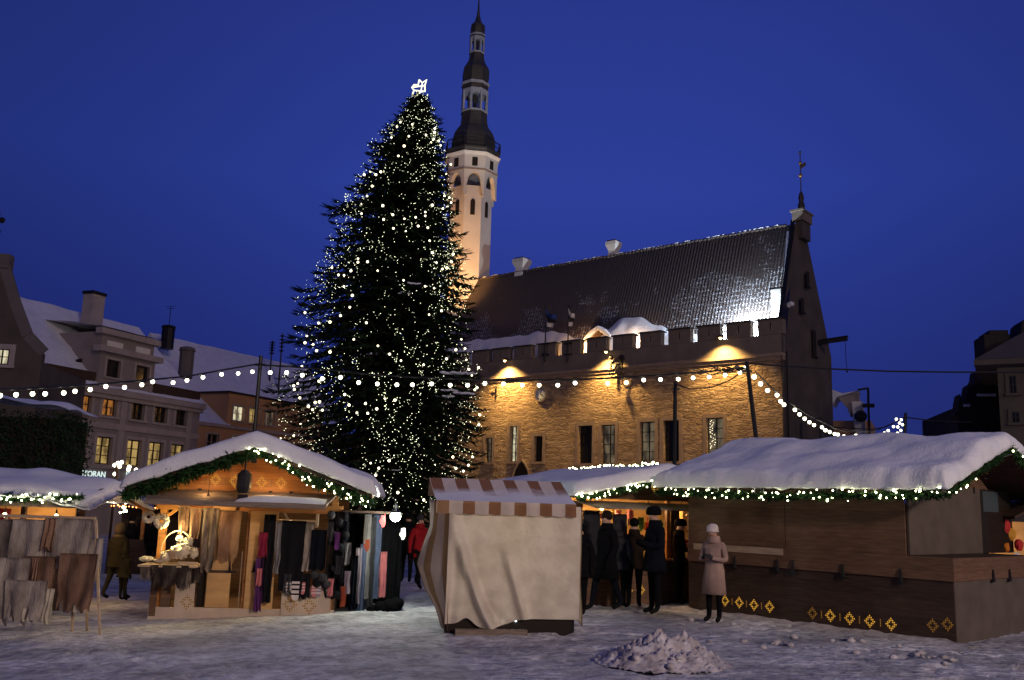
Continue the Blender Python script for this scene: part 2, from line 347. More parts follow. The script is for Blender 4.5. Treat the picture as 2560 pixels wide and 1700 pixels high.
def tiles():
    m = bpy.data.materials.new('pantiles'); m.use_nodes = True; t = m.node_tree; n = t.nodes; l = t.links; b = n['Principled BSDF']; b.inputs['Roughness'].default_value = .55; b.inputs['Specular IOR Level'].default_value = .35
    c = n.new('ShaderNodeTexCoord'); s = n.new('ShaderNodeSeparateXYZ'); l.new(c.outputs['Object'], s.inputs[0])
    def mth(op, a, bb, cc=None):
        k = n.new('ShaderNodeMath'); k.operation = op
        for i, x in enumerate((a, bb, cc)):
            if x is None: continue
            if isinstance(x, (int, float)): k.inputs[i].default_value = x
            else: l.new(x, k.inputs[i])
        return k.outputs[0]
    fx = mth('FRACT', mth('MULTIPLY', s.outputs[0], 4.2), 0); fz = mth('FRACT', mth('MULTIPLY', s.outputs[2], 2.9), 0)
    q = n.new('ShaderNodeTexNoise'); q.inputs['Scale'].default_value = .30; q.inputs['Detail'].default_value = 7; q.inputs['Roughness'].default_value = .62; l.new(c.outputs['Object'], q.inputs[0])
    q2 = n.new('ShaderNodeTexNoise'); q2.inputs['Scale'].default_value = 9; q2.inputs['Detail'].default_value = 3; l.new(c.outputs['Object'], q2.inputs[0])
    # snow lies in the valleys between the pantile rolls and on the lower edge of each course
    vx = mth('LESS_THAN', fx, .30); vz = mth('LESS_THAN', fz, .20)
    mk = mth('MAXIMUM', mth('MULTIPLY', vx, mth('GREATER_THAN', q2.outputs[0], .50)), mth('MULTIPLY', vz, mth('GREATER_THAN', q2.outputs[0], .55)))
    zr = n.new('ShaderNodeMapRange'); zr.inputs['From Min'].default_value = 21.; zr.inputs['From Max'].default_value = 12.8; zr.inputs['To Min'].default_value = .30; zr.inputs['To Max'].default_value = .68; l.new(s.outputs[2], zr.inputs[0])
    xr = n.new('ShaderNodeMapRange'); xr.inputs['From Min'].default_value = -16.; xr.inputs['From Max'].default_value = -1; xr.inputs['To Min'].default_value = -.02; xr.inputs['To Max'].default_value = .09; l.new(s.outputs[0], xr.inputs[0])
    th = mth('LESS_THAN', q.outputs[0], mth('ADD', zr.outputs[0], xr.outputs[0]))
    mask = mth('MULTIPLY', mk, th)
    mask2 = mth('MAXIMUM', mask, mth('LESS_THAN', mth('SUBTRACT', mth('ADD', zr.outputs[0], xr.outputs[0]), q.outputs[0]), -5))
    cr = n.new('ShaderNodeMix'); cr.data_type = 'RGBA'; l.new(mask2, cr.inputs[0])
    tr = n.new('ShaderNodeValToRGB'); l.new(q2.outputs[0], tr.inputs[0]); tr.color_ramp.elements[0].color = (.035, .028, .026, 1); tr.color_ramp.elements[1].color = (.085, .066, .058, 1)
    l.new(tr.outputs[0], cr.inputs[6]); cr.inputs[7].default_value = (.34, .35, .38, 1); l.new(cr.outputs[2], b.inputs['Base Color'])
    wv = mth('SINE', mth('MULTIPLY', s.outputs[0], 4.2 * 6.2832), 0)
    hh = mth('ADD', mth('MULTIPLY', wv, .5), mth('MULTIPLY', fz, -.6))
    u = n.new('ShaderNodeBump'); u.inputs['Strength'].default_value = .55; u.inputs['Distance'].default_value = .05; l.new(hh, u.inputs['Height']); l.new(u.outputs[0], b.inputs['Normal'])
    return m
M['stone'] = masonry(); M['tiles'] = tiles()
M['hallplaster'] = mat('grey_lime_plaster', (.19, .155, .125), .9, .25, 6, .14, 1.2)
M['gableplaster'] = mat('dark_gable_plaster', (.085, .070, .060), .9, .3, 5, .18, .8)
M['dress'] = mat('dressed_stone', (.30, .225, .165), .85, .2, 14, .12, 3)
M['lead'] = mat('dark_copper', (.040, .036, .031), .55, .2, 5, .25, 1.5, spec=.4)
M['trim'] = mat('white_trim', (.30, .32, .36), .7, var=.1)
M['towerp'] = mat('tower_plaster', (.60, .55, .48), .9, .2, 3, .07, .7)
M['whitechim'] = mat('white_chimney', (.70, .68, .62), .85, .15, 8, .06, 3)

ANG = rad(50); P0 = at((1960, 1150), 55.0)
HM = frame((P0.x, P0.y, -.5), -(math.pi / 2 - ANG))       # local x runs right along the wall, y into the hall
HZ = .5                                                  # frame sits .5 m down: local z = world z + HZ
hall = thing('town_hall', 'medieval stone town hall with battlements and long steep snow-dusted tiled roof', 'town hall', HM)
HL, HB = -29.6, 8.0
EZ = 12.75 + HZ; RZ = 20.9 + HZ
WY = .16
# wall with window openings
wins = []
def hw(fn, x0, y0, x1, y1, pane, nz=4, **k):
    a = on(HM, fn(x0, (y0 + y1) / 2), WY); b = on(HM, fn(x1, (y0 + y1) / 2), WY); t = on(HM, fn((x0 + x1) / 2, y0), WY); q = on(HM, fn((x0 + x1) / 2, y1), WY)
    wins.append((a.x, b.x, q.z, t.z, pane, nz, k))
hw(ZH, 150, 1080, 235, 1365, 'paneD', label='narrow window beside the spruce')
hw(ZH, 435, 945, 520, 1355, 'paneW', label='narrow window with white light inside')
hw(ZH, 715, 1060, 812, 1358, 'glassd', 2, label='short dark window')
hw(ZH, 1225, 940, 1384, 1378, 'glassd'); hw(ZH, 1490, 930, 1650, 1378, 'paneD')
hw(ZC, 155, 1075, 300, 1465, 'paneD'); hw(ZC, 385, 1060, 540, 1465, 'glassd'); hw(ZC, 805, 1035, 975, 1440, 'paneD', label='tall window with small fairy lights')
w = MB(); ops = [(a, b, c, d) for a, b, c, d, *_ in wins]
door = on(HM, ZH(570, 1500), WY).x
holed(w, HL, 0, -2, 12.2, ops, WY, .45)
w.build('wall', M['stone'], hall)
for a, b, c, d, pane, nz, k in wins:
    o = window(hall, a, b, c, d, M[pane], M['blk'], M['dress'], WY, .34, 2, nz, .24 if b - a > .7 else .16, .16, .05, .05, **k)
    if 'fairy' in k.get('label', ''):
        q = MB()
        for i in range(26): q.ball((a + R.uniform(.1, .42) * (b - a), WY + .27, d - .15 - i * .07), .022, 5, 3)
        tag(q.build('fairy_lights', M['bulbt'], o), kind='stuff')
# pointed arch of the ground-floor arcade, just showing over the hut roof
ar = MB(); ac = on(HM, ZH(575, 1480), WY)
pts = [(-.75, -2.5), (-.75, -.6), (-.6, 0), (-.3, .45), (0, .7), (.3, .45), (.6, 0), (.75, -.6), (.75, -2.5)]
ar.prism([(ac.x + x, WY - .02, ac.z + .1 + z) for x, z in pts], (0, .015, 0)); am = ar.build('arch', M['dark'], hall)
ar = MB()
for (xa, za), (xb, zb) in zip(pts, pts[1:]): ar.beam((ac.x + xa * 1.12, WY - .05, ac.z + .13 + za * 1.1), (ac.x + xb * 1.12, WY - .05, ac.z + .13 + zb * 1.1), .12, .17, (0, 1, 0))
ar.build('arch_moulding', M['dress'], am)
# parapet, cornice
pz = on(HM, ZC(1000, 440), 0).z                            # underside line of the parapet
w = MB(); w.box(HL, -.02, 0, .5, pz, EZ - .02); w.build('parapet', M['hallplaster'], hall)
w = MB(); w.box(HL, .05, -.07, .55, pz - .2, pz); w.box(HL, .02, .06, .6, pz - .42, pz - .2); w.build('cornice', M['dress'], hall)
# merlons: one mesh, copied along the parapet
ml = [(1900, 1953), (1818, 1875), (1742, 1802), (1668, 1728), (1596, 1656), (1528, 1585), (1464, 1518), (1399, 1456), (1340, 1393), (1281, 1332), (1225, 1279), (1180, 1221)]
mr = [(on(HM, (a, 870), 0).x, on(HM, (b, 870), 0).x) for a, b in ml]
while mr[-1][0] > HL + 2.4: a, b = mr[-1]; mr.append((a - 2.27, b - 2.27))
base = None; mw = 1.62; mh = .92
for i, (a, b) in enumerate(mr):
    c = (a + b) / 2
    if base is None:
        q = MB(); q.box(-mw/2, -.05, 0, .5, 0, mh); q.box(.05, mw/2, 0, .5, 0, mh); q.box(-.05, .05, 0, .5, 0, .28); q.box(-.05, .05, 0, .5, .74, mh)
        base = q.build('merlon', M['hallplaster'], hall); base.location = (c, 0, EZ)
        q = MB(); q.box(-mw/2 - .1, mw/2 + .1, -.12, .62, mh + .003, mh + .07); q.box(-mw/2 - .02, mw/2 + .02, -.02, .5, mh + .07, mh + .11); q.build('merlon_cap', M['lead'], base)
    else:
        m_ = base.copy(); COL.objects.link(m_); m_.parent = hall; m_.location = (c, 0, EZ)
        for ch in [x for x in COL.objects if x.parent is base]: cc = ch.copy(); COL.objects.link(cc); cc.parent = m_
# roof
RY = 4.2
w = MB()
w.add([(HL, 1.1, EZ - .35), (-.06, 1.1, EZ - .35), (-.5, RY, RZ), (HL, RY, RZ)], [(0, 1, 2, 3)])
w.add([(HL, HB, EZ - .35), (-.9, HB, EZ - .35), (-.9, RY, RZ), (HL, RY, RZ)], [(3, 2, 1, 0)])
rf = w.build('roof', M['tiles'], hall)
w = MB()
for i in range(86):
    x = HL + .1 + i * (abs(HL) - 1.2) / 86; w.ball((x, RY, RZ + .02 + .02 * math.sin(i)), .17, 6, 4, (1.1, .8, .7))
w.build('ridge_tiles', M['tiles'], rf)
w = MB()
for i in range(70):
    x = HL + .3 + i * (abs(HL) - 1.4) / 70 + R.uniform(-.1, .1)
    if R.random() < .75: w.ball((x, RY - .04, RZ + .12), R.uniform(.05, .11), 6, 4, (2.4, .8, .4), jit=.2)
tag(w.build('ridge_snow', M['snow'], rf, smooth=True), kind='stuff')
# gable wall on the right with its parapet
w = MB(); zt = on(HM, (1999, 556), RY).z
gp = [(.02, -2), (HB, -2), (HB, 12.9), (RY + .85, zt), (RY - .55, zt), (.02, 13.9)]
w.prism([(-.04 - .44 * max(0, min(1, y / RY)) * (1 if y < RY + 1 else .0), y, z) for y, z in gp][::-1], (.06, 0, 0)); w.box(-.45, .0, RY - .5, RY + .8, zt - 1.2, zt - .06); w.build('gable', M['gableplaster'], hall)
w = MB(); pr = [(.0, 14.0), (RY - .6, zt + .05)]
w.prism([(-.20, .7, 13.3), (-.74, RY - .6, zt - .9), (-.74, RY - .6, zt + .1), (-.20, .0, 14.1)], (.24, 0, 0)); w.build('verge', M['blk'], hall)
w = MB(); w.prism([(-.24, .75, 13.45), (-.78, RY - .62, zt - .75), (-.78, RY - .85, zt - .75), (-.24, .65, 13.65)], (-.16, 0, 0)); w.build('verge_snow', M['snow'], hall)
w = MB(); w.box(-.6, .12, RY - .75, RY + .85, zt - .05, zt + .55); w.box(-.7, .2, RY - .85, RY + .95, zt + .55, zt + .68); w.build('gable_turret', M['hallplaster'], hall)
tp = on(HM, (1990, 540), RY); vt = on(HM, (1990, 383), RY).z; zz = zt + .68
w = MB(); w.lathe([(.22, zz), (.24, zz + .5), (.15, zz + .7), (.2, zz + 1.0), (.12, zz + 1.3), (.04, zz + 1.45), (.035, vt)], 8, (-.25, RY, 0)); vn = w.build('weather_vane', M['lead'], hall)
w = MB()
for h_, r_ in ((.40, .13), (.72, .11)): w.ball((-.25, RY, zz + 1.45 + (vt - zz - 1.45) * h_), r_, 8, 6)
w.build('gilt_balls', mat('gilt', (.5, .28, .06), .35, metal=.8), vn)
w = MB(); q = zz + 1.45 + (vt - zz - 1.45) * .56
w.prism([(-.25, RY - .02, q), (.15, RY - .02, q + .2), (.1, RY - .02, q + .45), (-.25, RY - .02, q + .3)], (0, .03, 0)); w.ball((-.25, RY, vt), .09, 6, 4); w.build('vane_flag', M['woodd'], vn)
for zz_, hh_, sy_ in ((15.2, .9, .25), (17.1, 1.0, .22), (12.6, 1.7, .3)):
    w = MB(); yy = {15.2: 3.4, 17.1: 4.4, 12.6: 5.2}[zz_]; w.box(-.03, -.005, yy - sy_, yy + sy_, zz_, zz_ + hh_); w.box(-.03, .06, yy - sy_ - .12, yy + sy_ + .12, zz_ - .12, zz_); w.build('window', M['dark'], hall)
# waterspout
sp = onx(HM, ZC(1850, 160), 0); w = MB(); w.beam((.0, 6.0, 13.6), (1.75, 6.3, 13.75), .3, .22); w.beam((.0, 6.0, 13.75), (1.8, 6.3, 13.92), .36, .05); wsp = w.build('waterspout', M['blk'], hall)
w = MB(); w.tube([(1.6, 6.28, 13.6), (1.62, 6.3, 12.4), (1.66, 6.3, 11.6)], .02, 4); w.ball((1.66, 6.3, 11.6), .07, 5, 4); w.build('chain', M['blk'], wsp)
w = MB(); w.tube([(.16, .45, 12.2), (.16, .45, -1)], .07, 6); w.build('drainpipe', M['blk'], hall)
# chimneys
def roofy(z): return 1.1 + (z - EZ + .35) / (RZ - EZ + .35) * (RY - 1.1)
for i, (a, b, y0, y1, my) in enumerate(((1290, 1317, 650, 695, RY + .3), (1521, 1546, 606, 650, RY + .3))):
    p = on(HM, ((a + b) / 2, y1), my); q = on(HM, ((a + b) / 2, y0), my); l_ = on(HM, (a, y0), my).x; r_ = on(HM, (b, y0), my).x; hw_ = (r_ - l_) / 2
    w = MB(); s_ = hw_ * .72
    w.box(p.x - s_, p.x + s_, my - s_, my + s_, p.z - 1, p.z + (q.z - p.z) * .28); w.box(p.x - s_ * .88, p.x + s_ * .88, my - s_ * .88, my + s_ * .88, p.z + (q.z - p.z) * .28, p.z + (q.z - p.z) * .5)
    w.add([(p.x - s_*.88, my - s_*.88, p.z + (q.z-p.z)*.5), (p.x + s_*.88, my - s_*.88, p.z + (q.z-p.z)*.5), (p.x + s_*.88, my + s_*.88, p.z + (q.z-p.z)*.5), (p.x - s_*.88, my + s_*.88, p.z + (q.z-p.z)*.5),
           (p.x - hw_, my - hw_, p.z + (q.z-p.z)*.82), (p.x + hw_, my - hw_, p.z + (q.z-p.z)*.82), (p.x + hw_, my + hw_, p.z + (q.z-p.z)*.82), (p.x - hw_, my + hw_, p.z + (q.z-p.z)*.82)],
          [(0,1,5,4),(1,2,6,5),(2,3,7,6),(3,0,4,7),(4,5,6,7)])
    w.box(p.x - hw_, p.x + hw_, my - hw_, my + hw_, p.z + (q.z-p.z)*.82 + .003, q.z); c_ = w.build('chimney', M['whitechim'], hall)
    w = MB(); w.box(p.x - hw_*.8, p.x + hw_*.8, my - hw_*.8, my + hw_*.8, q.z + .003, q.z + .12); w.build('flue', M['blk'], c_)
yc = 1.0; a = on(HM, (1928, 800), yc); b = on(HM, (1953, 800), yc); t_ = on(HM, (1941, 723), yc).z
w = MB(); w.box(a.x, b.x, yc, yc + .7, EZ, t_); c_ = w.build('chimney', M['whitechim'], hall); w = MB(); w.box(a.x - .08, b.x + .08, yc - .08, yc + .78, t_ + .003, t_ + .12); w.build('chimney_cap', M['blk'], c_)
w = MB(); w.beam((b.x + .02, yc + .3, EZ + 1.9), (b.x + .7, yc + .3, EZ + 2.1), .4, .3); w.build('snow_ledge', M['snow'], hall, bevel=.1)
# snow lying along the foot of the roof and drifted round the dormer
def drift(u, v):
    x = HL + .3 + (abs(HL) - 1.6) * u; hgt = 1.25 * smooth((-x - 14.5) / 5.) + 1.45 + .3 * N3((x * .8, 0, 5)) + 1.7 * math.exp(-((x + 12.0) / 2.3) ** 2) - .35 * smooth((x + 8) / 2.)
    z = EZ - .4 + hgt * v; y = roofy(z); th = (.16 + .30 * math.exp(-((x + 14.2) / 2.2) ** 2)) * math.sin(min(1, (1 - v) * 2.2 + .06) * 1.57) * (1 + .35 * N3((x * 1.3, z * 1.3, 2)))
    return (x, y - th * 1.0, z + th * .42)
w = MB(); w.grid(drift, 220, 10); w.build('roof_snow', M['snow'], hall, smooth=True)
# dormer
dl = on(HM, ZH(1525, 0), 1.0).x; w = MB(); dx = -14.45; dz = EZ + .15
w.prism([(dx - .85, 1.15, dz - .8), (dx + .85, 1.15, dz - .8), (dx + .85, 1.15, dz + .75), (dx, 1.15, dz + 1.35), (dx - .85, 1.15, dz + .75)], (0, 1.6, 0)); w.v = [v + Vector((0, .25, .3)) for v in w.v]; dm = w.build('dormer', M['woodm'], hall)
w = MB(); w.box(dx - .35, dx + .35, 1.37, 1.397, dz - .3, dz + .85); w.build('dormer_hatch', M['woodd'], dm)
w = MB()
for s_ in (-1, 1): w.prism([(dx, .95, dz + 1.4), (dx + s_ * 1.15, .95, dz + .62), (dx + s_ * 1.2, .95, dz + .9), (dx + s_*.7, .95, dz + 1.35), (dx, .95, dz + 1.72)][::s_], (0, 2.0, 0))
w.v = [v + Vector((0, .25, .3)) for v in w.v]
w.build('dormer_snow', M['snow'], dm, bevel=.06)
# iron bracket ornament, wall anchors, clock
oc = on(HM, ZH(1665, 200), -.35); w = MB(); x0, z0 = oc.x, oc.z
w.beam((x0 - .5, -.35, z0 - .15), (x0 + .55, -.35, z0 - .12), .12, .1); w.beam((x0 - .45, -.35, z0 - .6), (x0 - .4, -.35, z0 + .2), .09); w.beam((x0 + .45, -.35, z0 - .5), (x0 + .42, -.35, z0 + .25), .12)
w.ball((x0 - .42, -.35, z0 + .3), .17, 7, 5); w.ball((x0 + .42, -.35, z0 + .2), .24, 7, 5); w.ball((x0 - .3, -.35, z0 - .0), .14, 7, 5); w.tube([(x0 - .62, -.35, z0 + .22), (x0 - .45, -.35, z0 + .46), (x0 - .3, -.35, z0 + .25)], .05, 5)
w.tube([(x0 + .05 + .25 * math.cos(t * .6) * (1 - t / 14), -.35, z0 - .35 - .1 * t + .2 * math.sin(t * .9)) for t in range(12)], .035, 5)
w.tube([(x0 + .45, -.35, z0 - .2), (x0 + .5, -.2, z0 - .8), (x0 + .25, 0, z0 - 1.4), (x0 + .1, .35, z0 - 1.5)], .035, 5); w.build('iron_bracket', M['blk'], hall)
ac = on(HM, ZH(278, 560), WY - .06); w = MB(); w.beam((ac.x, WY - .06, ac.z - .45), (ac.x, WY - .06, ac.z + .5), .07); w.tube([(ac.x - .45, WY - .06, ac.z + .12), (ac.x - .2, WY - .06, ac.z), (ac.x, WY - .06, ac.z + .1)], .035, 5); w.build('wall_anchor', M['blk'], hall)
cc = on(HM, ZH(790, 578), WY - .1); cr_ = .52
clock = thing('wall_clock', 'round white clock with dark roman hour marks on the stone wall', 'clock', HM @ Matrix.Translation((cc.x, WY - .003, cc.z)))
w = MB()
w.v = []; n_ = 40
def ring(mb, r0, r1, y0, y1):
    vs = []; 
    for i in range(n_):
        t = 2 * math.pi * i / n_
        for r, y in ((r0, y0), (r1, y0), (r1, y1), (r0, y1)): vs.append((r * math.cos(t), y, r * math.sin(t)))
    mb.add(vs, [(i*4 + j, i*4 + (j+1) % 4, ((i+1) % n_)*4 + (j+1) % 4, ((i+1) % n_)*4 + j) for i in range(n_) for j in range(4)])
ring(w, cr_ * .93, cr_ * 1.12, 0, -.14); w.build('rim', M['dress'], clock)
w = MB(); w.prism([(cr_ * .94 * math.cos(2*math.pi*i/n_), -.05, cr_ * .94 * math.sin(2*math.pi*i/n_)) for i in range(n_)], (0, .04, 0)); dial = w.build('dial', mat('clock_dial', (.80, .86, .82), .5), clock)
w = MB()
for i in range(12):
    t = math.pi * i / 6; d = Vector((math.sin(t), 0, math.cos(t))); e = Vector((math.cos(t), 0, -math.sin(t)))
    for k_ in ((-.035, .035) if i % 3 else (-.05, 0, .05)): w.beam(d * cr_ * .62 + e * k_ + Vector((0, -.055, 0)), d * cr_ * .85 + e * k_ + Vector((0, -.055, 0)), .024, .01, (0, 1, 0))
w.build('hour_marks', M['blk'], dial)
w = MB(); w.beam((-.02, -.07, .04), (.26, -.07, -.19), .05, .01, (0, 1, 0)); w.build('hour_hand', M['blk'], clock)
w = MB(); w.beam((-.02, -.085, -.06), (.12, -.085, .40), .035, .01, (0, 1, 0)); w.build('minute_hand', M['blk'], clock)
# flags
M['flagB'] = mat('blue_cloth', (.02, .06, .22), .8); M['flagK'] = mat('black_cloth', (.01, .01, .01), .8); M['flagW'] = mat('white_cloth', (.7, .66, .58), .8); M['red'] = mat('red_cloth', (.45, .03, .03), .8)
def flagp(px, label, cols, sx):
    b = on(HM, (px, 905), -.12); t = on(HM, (px, 768), -.12)
    f = thing('flagpole', label, 'flagpole', HM @ Matrix.Translation((b.x, -.12, b.z)), 'flagpoles on the battlements'); h = t.z - b.z
    w = MB(); w.tube([(0, 0, 0), (0, 0, h)], [.06, .035], 6); w.ball((0, 0, h + .05), .08, 6, 4); w.build('pole', M['blk'], f)
    w = MB(); w.box(-.3, .3, -.01, .1, .5, .6); w.box(-.3, .3, -.01, .1, 1.3, 1.4); w.build('bracket', M['blk'], f)
    for k, c in enumerate(cols):
        def fn(u, v):
            x = u * 1.0 * sx; fall = 1.35 * u ** .8
            zz = h - .1 - (k + v) * .30 - fall * (.55 + .45 * sx) * .6; return (x * (1 - .35 * (k + v) / 3), -.05 + .12 * math.sin(u * 7 + k), zz - .15 * math.sin(u * 5))
        w = MB(); w.grid(fn, 10, 3); w.build('cloth_band', M[c], f)
flagp(1362, 'left flagpole on the battlements with blue black and white flag hanging limp', ['flagB', 'flagK', 'flagW'], 1.0)
flagp(1419, 'right flagpole on the battlements with a folded pale and dark flag', ['flagW', 'flagK', 'flagW'], .55)
# wall lamps
def spot(name, loc, tgt, e, col, size=120, blend=.6, r=.08):
    l = bpy.data.lights.new(name, 'SPOT'); l.energy = e; l.color = col; l.spot_size = rad(size); l.spot_blend = blend; l.shadow_soft_size = r
    o = bpy.data.objects.new(name, l); COL.objects.link(o); o.location = loc; o.rotation_euler = (Vector(tgt) - Vector(loc)).to_track_quat('-Z', 'Y').to_euler(); return o
def point(name, loc, e, col, r=.06):
    l = bpy.data.lights.new(name, 'POINT'); l.energy = e; l.color = col; l.shadow_soft_size = r
    o = bpy.data.objects.new(name, l); COL.objects.link(o); o.location = loc; return o
M['lampw'] = emis('warm_lamp_glass', (1.0, .62, .22), 12); M['lampc'] = emis('cool_lamp_glass', (.75, .88, 1.0), 25)
for (px, py), lb in (((1262, 900), 'warm wall lamp on the parapet nearest the spruce'), ((1515, 878), 'warm wall lamp on the parapet below the dormer'), ((1801, 843), 'warm wall lamp on the parapet near the gable end')):
    c = on(HM, (px, py), -.55); L = thing('wall_lamp', lb, 'lamp', HM @ Matrix.Translation((c.x, -.0, c.z)), 'warm lamps along the parapet')
    w = MB(); w.tube([(0, 0, .05), (0, -.3, .22), (0, -.5, .14)], .03, 5); w.build('arm', M['blk'], L)
    w = MB(); w.lathe([(.04, .16), (.1, .12), (.24, .0), (.25, -.03)], 12, (0, -.55, 0)); w.build('lamp_shade', M['blk'], L)
    w = MB(); w.ball((0, -.55, -.05), .10, 8, 6); w.build('bulb', M['lampw'], L)
    wp = HM @ Vector((c.x, -.82, c.z - .14)); wt = HM @ Vector((c.x, -.30, c.z - 3))
    spot('wall_lamp_light', wp, wt, 3600 if px < 1400 else 2600, (1.0, .60, .19), 124, .8)
# floodlights on the eaves walk
def flood(x, y, z, e, col, lb, m_, r=.1):
    L = thing('floodlight', lb, 'floodlight', HM @ Matrix.Translation((x, y, z)))
    w = MB(); w.box(-.16, .16, -.09, .03, -.12, .12); w.beam((0, 0, -.12), (0, 0, -.5), .05); w.build('housing', M['blk'], L)
    w = MB(); w.box(-.13, .13, .031, .04, -.09, .09); w.build('glass', m_, L)
    p = HM @ Vector((x, y + .12, z + .05)); point('floodlight_light', p, e, col, r)
flood(-2.75, .50, EZ + .62, 6500, (.72, .85, 1.0), 'cold white floodlight behind the battlements by the white chimney', M['lampc'])
flood(-15.75, .55, EZ + .5, 330, (1.0, .55, .2), 'orange floodlight behind the battlements left of the dormer', M['lampw'])
flood(-11.2, .55, EZ + .5, 220, (1.0, .62, .35), 'warm floodlight behind the battlements right of the dormer', M['lampw'])

# ------------------------------------------------------------ tower
tl = on(HM, (1169, 690), RY); TY = (HM @ Vector((HL - 1.9, RY, 0))).y
def tz(px, py): return at((px, py), TY).z
tc_ = at((1169, 690), TY); TB = Vector((tc_.x, TY, 0)); PXM = FOC / ((TB - CAM).dot(FWD)); 
def trz(y, half, dx=0):
    q = at((1200 - (y / 690.) * 31, y), TY); d = (q - CAM).dot(FWD); return (half * d / FOC * 1.04, q.z)
tower = thing('tower', 'slender octagonal white town hall tower with dark baroque spire and balcony', 'tower', Matrix.Translation((TB.x, TB.y, -.5)))
OFF = .5; RT = rad(22.5 + 9)
def prof(lst): return [(r, z + OFF) for r, z in [trz(*a) for a in lst]]
w = MB(); rs, _ = trz(690, 54); sh = prof([(640, 54.5), (480, 52)]); w.lathe([(rs, 0), (rs, sh[0][1]), (sh[1][0], sh[1][1])], 8, rot=RT); w.build('shaft', M['towerp'], tower)
# arcaded upper stage
r1, zb = prof([(505, 60)])[0]; r2, ztop = prof([(403, 63)])[0]; zc = prof([(462, 60)])[0][1]; zl = prof([(445, 60)])[0][1]
w = MB()
for k in range(8):
    t0 = RT + k * math.pi / 4; t1 = t0 + math.pi / 4
    A = Vector((r2 * math.cos(t0), r2 * math.sin(t0), 0)); B = Vector((r2 * math.cos(t1), r2 * math.sin(t1), 0)); nn = (A + B).normalized()
    NS = 14; xs = [i / NS for i in range(NS + 1)]
    def arcz(u):
        v = (u - .5) / .36
        if abs(v) >= 1: return zb
        return zb + (zl - zb) * (.30 + .62 * math.sqrt(1 - v * v)) if abs(v) < .999 else zb
    for i in range(NS):
        a_, b_ = xs[i], xs[i+1]; za, zb_ = arcz(a_), arcz(b_)
        pa, pb = A.lerp(B, a_), A.lerp(B, b_)
        w.add([pa + Vector((0,0,za)), pb + Vector((0,0,zb_)), pb + Vector((0,0,zl)), pa + Vector((0,0,zl))], [(0,1,2,3)])
        ia, ib = pa - nn * .42, pb - nn * .42
        w.add([pa + Vector((0,0,za)), pb + Vector((0,0,zb_)), ib + Vector((0,0,zb_)), ia + Vector((0,0,za))], [(3,2,1,0)])
w.lathe([(r2 * .995, zl), (r2, zl), (r2 * 1.02, ztop)], 8, rot=RT)
arc = w.build('arcade', M['towerp'], tower)
w = MB(); w.lathe([(r2 * 1.0, zl + .02), (r2 * 1.035, zl + .02), (r2 * 1.035, zl + .16), (r2, zl + .2)], 8, rot=RT); w.build('string_course', M['dress'], tower)
w = MB(); w.lathe([(r2 * 1.0, ztop - .25), (r2 * 1.07, ztop - .1), (r2 * 1.12, ztop + .05), (r2, ztop + .1)], 8, rot=RT); w.build('cornice', M['whitechim'], tower)
for k in range(8):                                         # square top windows, slim arched windows
    t = RT + (k + .5) * math.pi / 4; ap = r2 * math.cos(math.pi / 8) * 1.012; Mx = Matrix.Rotation(t, 4, 'Z')
    w = MB(); z0 = ztop - (ztop - zl) * .78; w.box(ap - .3, ap + .03, -.24, .24, z0, z0 + (ztop - zl) * .5); w.v = [Mx @ v for v in w.v]; w.build('window', M['dark'], tower)
    ap = sh[1][0] * math.cos(math.pi / 8) * 1.0; za, zb2 = prof([(552, 1), (513, 1)])[0][1], prof([(552, 1), (513, 1)])[1][1]
    w = MB(); w.prism([(ap + .05, -.2, za), (ap + .05, .2, za), (ap + .05, .2, zb2 - .2), (ap + .05, .1, zb2 - .03), (ap + .05, 0, zb2), (ap + .05, -.1, zb2 - .03), (ap + .05, -.2, zb2 - .2)], (-.4, 0, 0)); w.v = [Mx @ v for v in w.v]; w.build('window', M['dark'], tower)
# balcony
b0 = prof([(412, 58), (392, 69), (390, 69)]); w = MB(); w.lathe([(b0[0][0], b0[0][1] + .1), (b0[1][0], b0[1][1]), (b0[1][0], b0[1][1] + .15), (b0[0][0], b0[1][1] + .15)], 8, rot=RT); bal = w.build('balcony', M['lead'], tower)
w = MB(); br = b0[1][0] * .985; z0 = b0[1][1] + .15; hh = prof([(367, 1)])[0][1] - z0
for k in range(8):
    t0 = RT + k * math.pi / 4; t1 = t0 + math.pi / 4; A = Vector((br * math.cos(t0), br * math.sin(t0), z0)); B = Vector((br * math.cos(t1), br * math.sin(t1), z0)); u_ = Vector((0, 0, hh))
    w.beam(A, A + u_, .09); w.beam(A + u_, B + u_, .07); w.beam(A + u_ * .5, B + u_ * .5, .04)
    for i in range(1, 8): p = A.lerp(B, i / 8); w.beam(p, p + u_, .035)
w.build('railing', M['blk'], bal)
def stage(name, lst, m_, n=8, parent=tower):
    w = MB(); w.lathe(prof(lst), n, rot=RT); return w.build(name, m_, parent)
stage('lower_dome', [(405, 52), (392, 54), (372, 55), (355, 54), (342, 50), (332, 44), (322, 36.5), (312, 34), (300, 32.5), (288, 31.5), (286, 31.5)], M['lead'])
stage('white_band', [(287, 33), (286, 34), (283, 34), (282, 33)], M['trim'])
